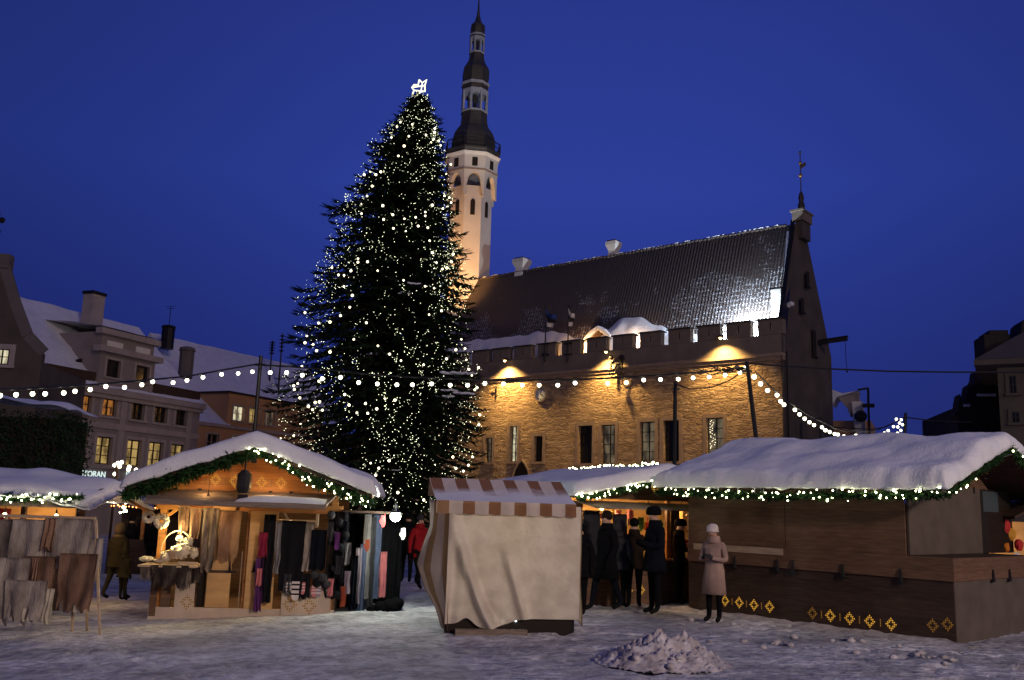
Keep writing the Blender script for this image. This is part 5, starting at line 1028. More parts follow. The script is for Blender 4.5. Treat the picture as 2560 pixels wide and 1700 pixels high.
for i, (x_, y_, lb, m_) in enumerate(((1100, 765, 'red wrapped sweets on the lower shelf of the lit window', M['red']), (1095, 800, 'orange parcel on the lower shelf of the lit window', cmat('orange_paper', (.6, .2, .05))), (1125, 545, 'small card on the upper shelf of the lit window', CRM))):
    p = mf(x_, y_, .15); w = MB(); w.ball(p, .07, 7, 5, (1.4, .7, .6), jit=.2); w.v = [MM @ v for v in w.v]; tag(w.build('packet', m_), lb, 'packet')
o = cloth('padded_jacket', None, MM @ Matrix.Translation(mf(330, 510, -.35)), .36, .95, cmat('quilted_black', (.03, .03, .035), ), 3, .03, .15, .05, ragged=.05, seed=3); tag(o, 'dark patterned jacket hanging at the left of the middle stall opening', 'jacket')
o = cloth('padded_jacket', None, MM @ Matrix.Translation(mf(560, 540, -.35)), .3, .9, GREYC, 3, .03, .15, .05, ragged=.05, seed=5); tag(o, 'grey jacket hanging in the middle stall opening behind the walkers', 'jacket')

# ------------------------------------------------------------ left edge hut
q0 = at(S(0, 1390), 19.5); HM4 = frame((q0.x - 2.0, q0.y, -.45), rad(-2)); h4 = thing('market_hut', 'hut at the left edge with blue snow roof behind the pelt rack', 'market hut', HM4, 'wooden market huts')
f4 = lambda x, y, yl=0.: on(HM4, Z1(x, y), yl)
e4 = f4(350, 440, -.5).z + .1; x4 = f4(650, 440, -.5).x; 
w = MB(); w.box(0, x4 - .4, .0, .05, -.1, .95); w.build('lower_panel', M['woodd'], h4); w = MB(); w.box(0, x4 - 1.5, 1.9, 1.95, -.1, 2.1); w.build('back_wall', M['ply'], h4)
for x_ in (.6, 2.2, x4 - .5): w = MB(); w.box(x_, x_ + .09, .06, .15, .95, e4); w.build('post', M['woodm'], h4)
w = MB(); w.beam((0, -.55, e4 - .14), (x4 - .1, -.55, e4 - .14), .03, .14); w.build('fascia', M['woodg'], h4)
roof_boards(h4, -.5, x4 - .1, -.55, 2.3, e4, e4 + .40, .05, M['woodd'], 'x')
snow_roof(h4, -.5, x4, -.6, 2.4, e4 + .02, e4 + .40, .17, 'x', nu=40, nv=30, seed=21., hip=.28)
g4 = lambda x, y, z: HM4 @ Vector((x, y, z))
garland('lit fir garland along the eave of the left edge hut', [g4(.5, -.66, e4 - .02), g4(x4 * .6, -.66, e4 - .06), g4(x4 - .1, -.66, e4 + .02)], .11, 420, 52, .017)
point('stall_light', g4(x4 - 2.2, .9, 1.85), 40, (1, .62, .25), .05); point('stall_light', g4(x4 - 1.0, .8, 1.8), 25, (1, .6, .25), .05)
bulbthing('bare bulb glowing under the left edge hut eave', g4(x4 - 2.2, .3, 1.82), M['bulb'], .05); bulbthing('second bare bulb under the left edge hut eave', g4(x4 - 1.1, .3, 1.84), M['bulb'], .04)
o = cloth('red_cloth', None, g4(0, 0, 0) and HM4 @ Matrix.Translation((x4 - 2.5, .6, 1.95)), .5, .6, M['red'], 2, .03); tag(o, 'red cloth hanging inside the left edge hut', 'cloth')
# small hut behind
q5 = at(S(240, 1330), 29); H5 = frame((q5.x, q5.y, -.5), rad(10)); h5 = thing('market_hut', 'small distant hut with orange light strip behind the family', 'market hut', H5, 'wooden market huts')
w = MB(); w.box(0, 2.6, 0, .05, -.1, 1.0); w.build('lower_panel', M['woodd'], h5); w = MB(); w.box(0, 2.6, 1.5, 1.55, -.1, 2.2); w.build('back_wall', M['woodd'], h5); w = MB(); w.box(.9, 1.0, .1, .2, -.1, 2.2); w.build('post', M['wood'], h5)
ez5 = on(H5, S(262, 1156), -.3).z; roof_boards(h5, -.4, 3.0, -.4, 2, ez5, ez5 + .45, .05, M['woodd'], 'x'); snow_roof(h5, -.4, 3.0, -.4, 2, ez5 + .02, ez5 + .47, .22, 'x', nu=20, nv=16, seed=5)
garland('lit fir garland on the small distant hut', [H5 @ Vector((-.4, -.45, ez5 + .05)), H5 @ Vector((3., -.45, ez5 - .05))], .09, 160, 22, .02); garland('orange light strip below the roof of the small distant hut', [H5 @ Vector((.1, -.5, ez5 - .12)), H5 @ Vector((1.6, -.5, ez5 - .16))], .03, 40, 24, .02, ledm=emis('orange_led', (1, .25, .05), 10)); garland('short hanging string of lights by the small distant hut', [at(Z1(885, 475), 28.5), at(Z1(900, 500), 28.5), at(Z1(845, 520), 28.5)], .04, 40, 6, .03)

# ------------------------------------------------------------ pelts on a rail in front of the left edge hut
pr0 = gnd(S(232, 1462)); PT = frame((pr0.x, pr0.y, gz(pr0.x, pr0.y)), rad(2)); f6 = lambda x, y, yl=0.: on(PT, Z1(x, y), yl)
rk = thing('pelt_rack', 'long wooden trestle rack carrying hanging pelts at the left', 'rack', PT)
zt6 = f6(660, 560).z
for x_, x2_, y_ in ((690, 712, 0), (530, 515, .35), (615, 622, .5), (-40, -40, 0)):
    a = f6(x_, 1060, y_); b = f6(x2_, 1390 if y_ == 0 else 1355, y_); w = MB(); w.beam((b.x, y_, -.02), (f6(668, 560, y_).x if x_ > 600 else a.x, .1, zt6 - .02), .035, .045, (0, 1, 0)); w.build('leg', M['woodp'], rk)
w = MB(); w.beam((f6(665, 560).x, .1, zt6), (-5.5, .1, zt6 + .0), .05); w.build('rail', M['woodp'], rk)
specs = [('wide grey pelt, second from the right end of the rail', 320, 665, 560, 920, 'furG', .1), ('dark grey pelt next to the folded tan edge', 60, 340, 565, 900, 'furG', .12), ('grey pelt at the left picture edge', -160, 90, 565, 900, 'furH', .1),
         ('long brownish pelt hanging low on the right end', 430, 700, 810, 1235, 'furB', .22), ('shaggy brown pelt with dangling legs at the rail middle', 180, 400, 830, 1270, 'furB', .3), ('pale-bellied pelt hanging lowest at the left', -60, 250, 840, 1330, 'furG', .3), ('small tan pelt folded over the rail', 325, 400, 560, 800, 'furT', .1), ('narrow tan pelt strip on the left pelts', 235, 280, 840, 1010, 'furT', .1), ('pointed grey pelt sticking out beyond the right end', 620, 730, 700, 1060, 'furG', .3), ('cream pelt with dark paws near the ground', 330, 385, 1060, 1320, 'furW', .15), ('cream curled pelt tail dragging near the snow', 170, 260, 1200, 1300, 'furW', .1), ('large cream-grey pelt bottom layer', 40, 340, 1000, 1300, 'furG', .25), ('grey-cream pelt bottom layer at the right', 420, 640, 1020, 1230, 'furG', .2)]
for i, (lb, xa, xb, ya, yb, m_, rg) in enumerate(specs):
    yl = .04 - .03 * (i % 4) - (.08 if ya > 790 else 0); a = f6((xa + xb) / 2, ya, yl); b = f6((xa + xb) / 2, yb, yl); wd_ = f6(xb, ya, yl).x - f6(xa, ya, yl).x
    o = cloth('fur_pelt', None, PT @ Matrix.Translation((a.x, yl, a.z)), wd_, a.z - b.z, M[m_], 2, .045, -.12 if ya > 790 else 0, .03, 20, 18, rg, i * 1.7); tag(o, lb, 'pelt', 'pelts hung on the trestle rail')

# ------------------------------------------------------------ striped canvas booth
b0_ = gnd(S(1018, 1462)); b1_ = gnd(S(1326, 1456)); BYaw = math.atan2(b1_.y - b0_.y, b1_.x - b0_.x); BM = frame((b0_.x, b0_.y, gz(b0_.x, b0_.y)), BYaw * .6); BW = (b1_ - b0_).length; BD = 1.35
fB = lambda x, y, yl=0.: on(BM, Z3b(x, y), yl)
def canvas(name, stripes, ph=0., axis=0):
    m = bpy.data.materials.new(name); m.use_nodes = True; t = m.node_tree; n = t.nodes; l = t.links; b = n['Principled BSDF']; b.inputs['Roughness'].default_value = .85
    c = n.new('ShaderNodeUVMap'); s = n.new('ShaderNodeSeparateXYZ'); l.new(c.outputs[0], s.inputs[0])
    cream = (.60, .52, .45, 1); orange = (.23, .105, .045, 1)
    q = n.new('ShaderNodeTexNoise'); q.inputs['Scale'].default_value = 3.5; q.inputs['Detail'].default_value = 6; tc2 = n.new('ShaderNodeTexCoord'); l.new(tc2.outputs['Object'], q.inputs[0])
    if stripes:
        k = n.new('ShaderNodeMath'); k.operation = 'FRACT'; k2 = n.new('ShaderNodeMath'); k2.operation = 'LESS_THAN'; k2.inputs[1].default_value = .47; l.new(s.outputs[0], k.inputs[0]); l.new(k.outputs[0], k2.inputs[0])
        mx = n.new('ShaderNodeMix'); mx.data_type = 'RGBA'; mx.inputs[6].default_value = cream; mx.inputs[7].default_value = orange; l.new(k2.outputs[0], mx.inputs[0]); out = mx.outputs[2]
        if stripes == 2:                                # thin snow lying on the lower part of the roof canvas
            a = n.new('ShaderNodeMath'); a.operation = 'MULTIPLY_ADD'; a.inputs[1].default_value = .55; l.new(q.outputs[0], a.inputs[0]); l.new(s.outputs[1], a.inputs[2])
            g = n.new('ShaderNodeMapRange'); g.inputs['From Min'].default_value = .60; g.inputs['From Max'].default_value = .92; l.new(a.outputs[0], g.inputs[0])
            m2 = n.new('ShaderNodeMix'); m2.data_type = 'RGBA'; m2.inputs[7].default_value = (.70, .71, .74, 1); l.new(out, m2.inputs[6]); l.new(g.outputs[0], m2.inputs[0]); out = m2.outputs[2]
        l.new(out, b.inputs['Base Color'])
    else:
        r = n.new('ShaderNodeValToRGB'); l.new(q.outputs[0], r.inputs[0]); r.color_ramp.elements[0].position = .36; r.color_ramp.elements[1].position = .62; r.color_ramp.elements[0].color = (.58, .50, .41, 1); r.color_ramp.elements[1].color = (.76, .68, .56, 1); l.new(r.outputs[0], b.inputs['Base Color'])
    nb_ = n.new('ShaderNodeTexNoise'); nb_.inputs['Scale'].default_value = 9; nb_.inputs['Detail'].default_value = 6; nb_.inputs['Distortion'].default_value = 1.2; l.new(tc2.outputs['Object'], nb_.inputs[0]); bu_ = n.new('ShaderNodeBump'); bu_.inputs['Strength'].default_value = .5; bu_.inputs['Distance'].default_value = .03; l.new(nb_.outputs[0], bu_.inputs['Height']); l.new(bu_.outputs[0], b.inputs['Normal'])
    if stripes != 2:
        tr = n.new('ShaderNodeBsdfTranslucent'); tr.inputs[0].default_value = (.6, .5, .38, 1) if not stripes else (.45, .3, .2, 1); ms = n.new('ShaderNodeMixShader'); ms.inputs[0].default_value = .25; l.new(b.outputs[0], ms.inputs[1]); l.new(tr.outputs[0], ms.inputs[2]); l.new(ms.outputs[0], n['Material Output'].inputs[0])
    return m
def uvgrid(name, fn, uvf, nu, nv, m_, parent, smooth=True):
    w = MB(); w.grid(fn, nu, nv); o = w.build(name, m_, parent, smooth=smooth); uvl = o.data.uv_layers.new(name='UVMap'); nvp = nv + 1
    for p in o.data.polygons:
        for li, vi in zip(p.loop_indices, p.vertices): uvl.data[li].uv = uvf((vi // nvp) / nu, (vi % nvp) / nv)
    return o
bt = thing('market_booth', 'closed canvas booth with orange and cream striped roof and side curtain, snow on top', 'booth', BM)
zf = fB(900, 352, -.06).z; zr_ = fB(800, 165, BD * .75).z; xl_, xr_ = fB(305, 352, -.06).x, fB(1470, 345, -.06).x; xtl, xtr = fB(245, 170, BD * .75).x, fB(1340, 160, BD * .75).x
for x_ in (.06, BW - .06):
    for y_ in (.06, BD): w = MB(); w.tube([(x_, y_, -.02), (x_, y_, zf - .02)], .022, 6); w.build('frame_pole', M['blk'], bt)
nS = 5.45
uvgrid('roof_canvas', lambda u, v: (xl_ + (xr_ - xl_) * u + ((xtl - xl_) + (xtr - xtl - xr_ + xl_) * u) * v, -.06 + (BD * .75 + .06) * v, zf + (zr_ - zf) * v - .03 * math.sin(math.pi * v) * (1 + .3 * math.sin(u * 17))), lambda u, v: (u * nS - .02, 1 - v), 60, 12, canvas('striped_roof_canvas', 2), bt)
uvgrid('roof_canvas', lambda u, v: (xtl + (xtr - xtl) * u, BD * .75 + .6 * v, zr_ - (zr_ - zf) * .8 * v), lambda u, v: (u * nS, 0), 20, 4, canvas('striped_back_canvas', 1), bt)
uvgrid('valance', lambda u, v: (xl_ + (xr_ - xl_) * u, -.065 - .012 * math.sin(u * 40) - .02 * v, zf - v * (.20 - .008 * math.sin(u * nS * 12.566 + .6))), lambda u, v: (u * nS - .02, v), 90, 4, M.setdefault('canvas', canvas('striped_canvas', 1)), bt)
# front sheet with folds, bottom hem lifting in places
zb_ = lambda u: .15 + .10 * math.exp(-((u - .16) / .06) ** 2) * 1 + .10 * smooth((u - .4) / .2) - .05 * math.exp(-((u - .3) / .1) ** 2) + (.10 if u < .12 else 0) * 0
def sheet(u, v):
    x = .04 + (BW - .02) * u; 
    f1 = .16 * math.exp(-((u - .05 - .30 * v * v) / .045) ** 2) * smooth(v * 2.2); f2 = .11 * math.exp(-((u - .40 - .25 * max(0, v - .25)) / .035) ** 2) * smooth((v - .25) * 3); f3 = .05 * math.sin(u * 40 + v * 3) * smooth(1 - u * 7)
    y = -.02 - f1 - f2 - f3 - .035 * math.sin(v * 3.0) * math.sin(u * 3.1) - .02 * N3((u * 5, v * 4, 1)) + .05 * math.exp(-((u - .12 - .30 * v * v) / .05) ** 2) * v
    return (x - .05 * v * (1 - u) * 0 + .10 * v * (u < 0) , y, zf - .04 - v * (zf - .04 - zb_(u)))
M['sheet'] = canvas('cream_canvas', 0)
uvgrid('front_sheet', sheet, lambda u, v: (u, v), 110, 60, M['sheet'], bt)
# left side curtain, blown outwards
cpts = [(245, 300), (247, 420), (250, 545), (190, 700), (140, 860), (200, 1060), (290, 1220), (345, 1400)]
def curtain(u, v):
    k = v * (len(cpts) - 1); i = min(int(k), len(cpts) - 2); t = k - i; px = cpts[i][0] + (cpts[i+1][0] - cpts[i][0]) * t; py = cpts[i][1] + (cpts[i+1][1] - cpts[i][1]) * t
    yb = BD * (.85 - .45 * v); o = fB(px, py, yb); inn = Vector((.04 + .05 * v, -.02, zf - .05 - v * (zf - .10)))
    bul = math.sin(math.pi * u) * .10 * math.sin(math.pi * min(1, v * 1.1)); q = inn.lerp(Vector((o.x, yb, o.z if v > .02 else zf)), u); return (q.x - bul * .8, q.y - bul * .3, q.z)
uvgrid('side_curtain', curtain, lambda u, v: (u * 1.9 + .12 + .15 * v, v), 26, 40, M['canvas'], bt)
cpr = fB(1430, 1000, 0)
def curt2(u, v): return (BW + .03 + .05 * math.sin(v * 2.5 + 1) * (.3 + u) + .05 * smooth((v - .6) * 3), -.02 + u * BD, zf - .05 - v * (zf - .18 - .06 * math.sin(u * 5)))
uvgrid('side_curtain', curt2, lambda u, v: (u * 2.4 + .3, v), 26, 20, M['canvas'], bt)
w = MB(); w.box(.05, BW - .05, .05, .09, -.02, .30); w.box(.08, BW - .1, .1, BD - .1, .02, .28); w.build('hem_gap_shade', M['dark'], bt)  # dark boxes stand in for the shade under the lifted hem
w = MB(); w.beam((.2, -.12, .05), (BW * .62, -.1, .055), .12, .09); w.build('ground_board', M['woodg'], bt)
point('booth_inside_light', BM @ Vector((BW * .5, .7, 1.45)), 8, (1, .85, .35), .1)
w = MB(); n_ = 3
for k in range(n_): x_ = BW * (.36 + .09 * k); w.box(x_, x_ + .02, .03, .048, .20, .208)
w.build('light_slits', M['lampc'], bt)

# ------------------------------------------------------------ snow heaps
def heap(label, c, rx, ry, h, n, seed, ground=True):
    c = Vector(c); w = MB()
    def f(u, v):
        a = u * 6.28318; r = v; x = math.cos(a) * rx * r; y = math.sin(a) * ry * r; z = h * (1 - r * r) ** 1.3 * (1 + .5 * N3((x * 3, y * 3, seed))) + .20 * abs(N3((x * 5, y * 5, seed))) * (1 - r * .8) + .12 * abs(N3((x * 12, y * 12, seed))) * (1 - r * .6) + .05 * abs(N3((x * 26, y * 26, seed)))
        return c + Vector((x, y, z - .03))
    w.grid(f, 150, 60, flip=True)
    for _ in range(n // 30):
        a = R.uniform(0, 6.283); r = R.random() ** .6; x = math.cos(a) * rx * r * 1.1; y = math.sin(a) * ry * r * 1.1; s = R.uniform(.02, .085) * (1.1 - .4 * r); z = h * max(0, 1 - r * r) ** 1.3 * .95
        w.ball(c + Vector((x, y, z + s * .1)), s, 9, 7, (R.uniform(.8, 1.4), 1, R.uniform(.5, .9)), jit=.22)
    o = w.build('snow_heap', M['dsnow'], smooth=True); return tag(o, label, 'snow heap')
M['dsnow'] = mat('dirty_snow', (.30, .26, .26), .8, .7, 20, 0, 6, col2=(.58, .55, .57))
hp = pf(1528, 1528); heap('heap of broken dirty snow lumps in front of the closed hut', hp, .86, .75, .27, 420, 2.)
hp2 = pf(1500, 1445); 
for k in range(38):                                      # snow crust chunks thrown along the foot of the right hut
    t = R.random(); p = Vector((2.6, 14.8, 0)).lerp(Vector((6.9, 12.9, 0)), t) if k % 3 else Vector((3.2, 17.3, 0)).lerp(Vector((6.5, 13.6, 0)), t) 
    if k == 0: wch = MB()
    p += Vector((R.uniform(-.35, .35), R.uniform(-.45, .3), 0)); s = R.uniform(.015, .055); wch.ball((p.x, p.y, gz(p.x, p.y) + s * .2), s, 8, 6, (1.3, 1.1, .8), jit=.3)
tag(wch.build('snow_chunks', M['dsnow'], smooth=True), 'scattered lumps of trodden snow along the foot of the closed right hut', 'snow', kind='stuff')
bk = MB()
def bank(u, v):
    a = rw(-.75, -.35, 0).lerp(rw(-.5, RL + .5, 0), u); b = rw(.0, -.35, 0).lerp(rw(.0, RL + .5, 0), u); q = a.lerp(b, v); return (q.x, q.y, -.05 + .085 * smooth(v * 1.25) * (1 + .6 * N3((q.x * 2, q.y * 2, 4))) + .03 * N3((q.x * 8, q.y * 8, 1)))
bk.grid(bank, 60, 10, flip=False); tag(bk.build('snow_bank', M['dsnow'], smooth=True), 'low snow bank pushed against the closed right hut', 'snow bank')
# ------------------------------------------------------------ Christmas tree
TYD = 40.0; TT = at(S(968, 215), TYD); TX = TT.x; tp_ = lambda x, y: at(S(x, y), TYD)
tree = thing('spruce_tree', 'huge dark Christmas spruce covered in tiny lights and glowing globes, star on top', 'tree', Matrix.Translation((TX, TYD, gz(TX, TYD))))
TB_ = gz(TX, TYD); sil = [(215, 966, 970), (228, 945, 990), (300, 893, 1022), (342, 850, 1030), (400, 832, 1042), (470, 790, 1050), (520, 766, 1062), (600, 754, 1078), (645, 718, 1100), (690, 690, 1080), (720, 680, 1092), (775, 672, 1086), (830, 690, 1108), (870, 660, 1118), (905, 625, 1126), (960, 636, 1128), (1010, 648, 1112), (1060, 665, 1100), (1110, 700, 1090), (1150, 720, 1070)]
prof_ = []
for y, xl, xr in sil:
    a = tp_(xl, y); b = tp_(xr, y); c0 = (a.z + b.z) / 2; prof_.append((c0, TX - a.x, b.x - TX))
prof_.sort()
def rads(z):
    if z <= prof_[0][0]: return prof_[0][1] * .95, prof_[0][2] * .95
    for (z0, l0, r0), (z1, l1, r1) in zip(prof_, prof_[1:]):
        if z <= z1: t = (z - z0) / (z1 - z0); return l0 + (l1 - l0) * t, r0 + (r1 - r0) * t
    return prof_[-1][1], prof_[-1][2]
def rad_at(z, a):
    l, r = rads(z); k = .5 + .5 * math.cos(a); k = smooth(k); return l + (r - l) * k
TR = random.Random(5); ztop_ = TT.z - .1; w = MB()
w.tube([(0, 0, -.2), (0, 0, 4), (0, 0, 10), (0, 0, ztop_ - TB_)], [.32, .25, .14, .03], 8); w.build('trunk', M['bark'], tree)
w = MB(); bw = MB(); tips = []
nb = 860
for i in range(nb):
    f = (i + .5) / nb; z = 1.2 + (ztop_ - 1.2) * (1 - (1 - f) ** .78) if False else 1.0 + (ztop_ - 1.0) * (1 - (1 - f) ** 1.0) ** .80
    a = i * 2.39996 + TR.uniform(-.2, .2); Rm = rad_at(z - .2, a) * (1 + .15 * N3((math.cos(a) * 1.6, math.sin(a) * 1.6, z * .75), 1, 2)); L = Rm * TR.uniform(.80, 1.03) * (1.08 if i % 9 == 0 else 1); L = max(L, .22)
    d = Vector((math.cos(a), math.sin(a), 0)); s = Vector((-d.y, d.x, 0)); up0 = .30 - .28 * (1 - z / ztop_); dr = .16 + .10 * (1 - z / ztop_)
    def P(t): return d * (L * t) + Vector((0, 0, z - TB_ + L * (up0 * t - (up0 + dr) * t ** 1.7 * .9) + .10 * max(0, t - .8) * L)) + s * (.06 * L * math.sin(t * 4 + i))
    bw.tube([P(0), P(.5), P(1)], [.05, .03, .008], 3)
    tips.append([P(t / 10) for t in range(11)])
    nt_ = int(10 + L * 13)
    for k in range(nt_):
        t = .10 + .92 * (k / nt_) ** .85; p = P(min(t, 1)); sd = -1 if k % 2 else 1; ln = (.16 + .34 * min(1, L / 2.5)) * (1.12 - .75 * max(0, t - .35)) * TR.uniform(.7, 1.25)
        dd = (s * sd * TR.uniform(.5, 1) + d * TR.uniform(.3, .8) + Vector((0, 0, TR.uniform(-.75, .05)))).normalized()
        if t > .93: dd = (d + Vector((0, 0, TR.uniform(.1, .5))) + s * TR.uniform(-.35, .35)).normalized()
        nrm = Vector((TR.uniform(-.4, .4), TR.uniform(-.4, .4), 1)).normalized(); sw = dd.cross(nrm).normalized()
        # a spray: spine with side sprigs cut as a jagged leaf
        wd = ln * .16; pts = []
        for q, (u, ww) in enumerate(((0, .25), (.18, 1.3), (.26, .5), (.42, 1.5), (.5, .45), (.66, 1.15), (.73, .35), (.88, .6), (1.04, .02))): pts.append(p + dd * ln * u + sw * wd * ww)
        for u, ww in ((.88, .6), (.73, .35), (.66, 1.15), (.5, .45), (.42, 1.5), (.26, .5), (.18, 1.3), (0, .25)): pts.append(p + dd * ln * (u * .97) - sw * wd * ww)
        n_ = 8; o = len(w.v); w.v += pts
        L_ = len(pts); 
        for q in range(7): w.f.append([o + q, o + q + 1, o + L_ - 2 - q, o + L_ - 1 - q]); w.m.append(0)
        w.f.append([o + 7, o + 8, o + 9]); w.m.append(0)
w.build('crown', M['needle'], tree); bw.build('branches', M['bark'], tree)
# snow lying on a few boughs at the right
w = MB()
for x_, y_, l_ in ((1030, 912, .55), (1125, 935, .5), (1015, 1008, .4), (1085, 985, .35), (980, 770, .3), (1040, 1000, .4)):
    px = 660 + (x_) / 2.704 if False else None
for (zx, zy, l_) in ((1270, 628, .9), (1370, 632, .7), (1220, 785, .7), (1250, 745, .6), (1350, 765, .8), (945, 88, .45), (1015, 25, .5), (890, 1285, .3)):
    p = at((660 + zx / 2.704, 700 + zy / 2.704), TYD - 3.2); p = p - Vector((TX, TYD, TB_))
    for q in range(6): w.ball(p + Vector(((q - 2.5) * l_ / 6, TR.uniform(-.1, .1), TR.uniform(-.02, .02))), l_ * .13, 6, 4, (1.5, 1, .5), jit=.2)
tag(w.build('bough_snow', M['snow'], tree, smooth=True), kind='stuff')
# star of light tubes on the tip
st = thing('tree_star', 'white glowing star outline on the tip of the Christmas spruce', 'star', Matrix.Translation(TT + Vector((0, -.1, 0))))
w = MB(); pts = [at((660 + x / 2.903, 180 + y / 2.903), TYD) - TT for x, y in ((1128, 64), (1150, 85), (1182, 64), (1168, 105), (1170, 148), (1140, 150), (1105, 182), (1075, 180), (1090, 140), (1075, 120), (1090, 100), (1120, 100), (1128, 64))]
w.tube(pts, .035, 6, cap=False); w.tube([pts[1], pts[5]], .03, 5); w.tube([pts[9], pts[3]], .03, 5); w.tube([pts[8], pts[4]], .03, 5); w.build('light_tube', emis('star_light', (1.0, .98, .62), 1.5), st)
w = MB(); w.tube([(0, .1, -.5), (0, .02, .1)], .03, 5); w.build('mount', M['blk'], st)
# tiny lights: strings wound along the boughs
allp = []
def front(a): return -math.sin(a)
for q in range(170):                                     # hanging zig-zag strings on the crown surface
    a = TR.uniform(math.pi, 2 * math.pi) if q % 5 else TR.uniform(0, math.pi); z = 2.2 + (ztop_ - 2.4) * TR.random() ** 1.05; n_ = TR.randrange(14, 26); da = TR.choice((-1, 1)) * TR.uniform(.012, .05); ph = TR.uniform(0, 6); dz_ = TR.uniform(-.16, -.04)
    for k in range(n_):
        rr = rad_at(z, a) * (.86 + .12 * math.sin(k * .5 + ph)); allp.append(Vector((math.cos(a) * rr + TR.gauss(0, .05), math.sin(a) * rr, z - TB_ + TR.gauss(0, .06)))); a += da * 1.4 / max(.5, rr) * 1.6 + TR.uniform(-.01, .01); z += dz_ + .07 * math.sin(k * .8 + ph)
        if z < 1.6: break
for bpt in tips[::2]:                                    # and strings following individual boughs to their tips
    if bpt[-1].y > 1.0 and TR.random() < .6: continue
    for k in range(5, 11):
        if TR.random() < .75: allp.append(bpt[k] + Vector((TR.uniform(-.06, .06), TR.uniform(-.06, .02), TR.uniform(-.04, .10))))
TR.shuffle(allp)
big = thing('fairy_lights', 'hundreds of tiny warm white lights strung over the boughs of the Christmas spruce', 'fairy lights', Matrix.Translation((TX, TYD, TB_)))
allp.sort(key=lambda p: p.y)
for p in allp[:100]: put_led(big, p, M['led'], .013)
w = MB()
for p in allp[100:]: r_ = TR.choice((.007, .008, .010, .013, .016)); w.add([p + Vector(v) * r_ for v in ((1,0,0),(-1,0,0),(0,1,0),(0,-1,0),(0,0,1),(0,0,-1))], [(0,2,4),(2,1,4),(1,3,4),(3,0,4),(2,0,5),(1,2,5),(3,1,5),(0,3,5)])
tag(w.build('light_bulbs', M['led'], big), kind='stuff')
# globes, in chains, read off the picture
GL = [(990,364),(965,396),(1076,380),(1240,410),(1238,438),(1175,457),(1051,466),(925,475),(1232,490),(1212,512),(1268,500),(1282,533),(1017,537),(975,609),(1356,670),(1322,738),(768,727),(848,725),(727,745),(812,745),(785,828),(748,900),(712,957),(862,970),(708,1028),(935,1036),(868,1070),(1019,1065),(1101,1054),(1170,1016),(1170,1044),(1222,966),(1298,992),(1332,980),(1310,898),(1345,912),(1358,948),(939,1135),(1029,1156),(1119,1118),(1189,1130),(1202,1224),(1222,1311),(1372,1322),(1362,1378),(1252,1383),(1328,1422),(1294,1430),(682,1380),(751,1377),(682,1355),(631,1443),(492,1420),(541,1472),(581,1475),(580,1557),(825,1442),(1013,1512)]
GL = [(660 + x / 2.903, 180 + y / 2.903) for x, y in GL]
G2 = [(540,44),(597,104),(580,184),(517,241),(692,289),(446,284),(369,291),(277,221),(607,401),(290,380),(277,424),(333,436),(355,478),(446,487),(536,457),(770,445),(849,501),(926,545),(1079,573),(1200,208),(1116,234),(1150,55),(1089,42),(1334,401),(1297,472),(1359,463),(1234,533),(1368,540),(1385,604),(1450,592),(1405,645),(256,583),(371,684),(228,700),(200,715),(205,740),(242,797),(346,828),(375,824),(300,853),(328,876),(395,880),(545,774),(575,845),(628,898),(701,901),(762,871),(817,804),(885,812),(686,835),(247,975),(201,1052),(112,1072),(68,1081),(150,1127),(22,1068),(1459,912),(1453,978),(1440,728),(1425,742),(1277,1197),(1410,1194),(1382,1252),(1298,1273),(1348,1292),(721,1238),(846,1221),(776,1272),(755,1319),(1080,1487),(905,1437)]
GL += [(660 + x / 2.704, 700 + y / 2.704) for x, y in G2]
def on_tree(p):
    best = None
    for k in range(120):                                 # walk the sight line until it reaches the crown surface
        Y = TYD - 6.5 + k * .06; q = at(p, Y); rr = rad_at(max(q.z, 1.2), math.atan2(q.y - TYD, q.x - TX)) * .96; dd = math.hypot(q.x - TX, q.y - TYD)
        if dd <= rr: return q
        if best is None or dd - rr < best[0]: best = (dd - rr, q)
    return best[1]
gp_ = sorted((on_tree(p) for p in GL), key=lambda q: -q.z)
for i, lb in enumerate(('upper string of warm white globe lights on the spruce', 'lower string of warm white globe lights on the spruce')):
    part_ = gp_[:len(gp_)//2] if i == 0 else gp_[len(gp_)//2:]; c_ = sum(part_, Vector()) / len(part_)
    gs = thing('globe_lights', lb, 'light string', Matrix.Translation(c_), 'globe light strings on the spruce')
    w = MB(); order = []; rest = list(part_)
    while rest:
        q = rest.pop(0) if not order else rest.pop(min(range(len(rest)), key=lambda k: (rest[k] - order[-1]).length)); order.append(q)
    for a, b in zip(order, order[1:]):
        if (b - a).length < 2.5: w.tube([a - c_ + Vector((0, .05, .05)), (a + b) / 2 - c_ + Vector((0, .15, -.12)), b - c_ + Vector((0, .05, .05))], .008, 3)
    w.build('cable', M['blk'], gs)
    for q in part_: put_led(gs, q - c_, M['bulbt'], TR.uniform(.040, .060))

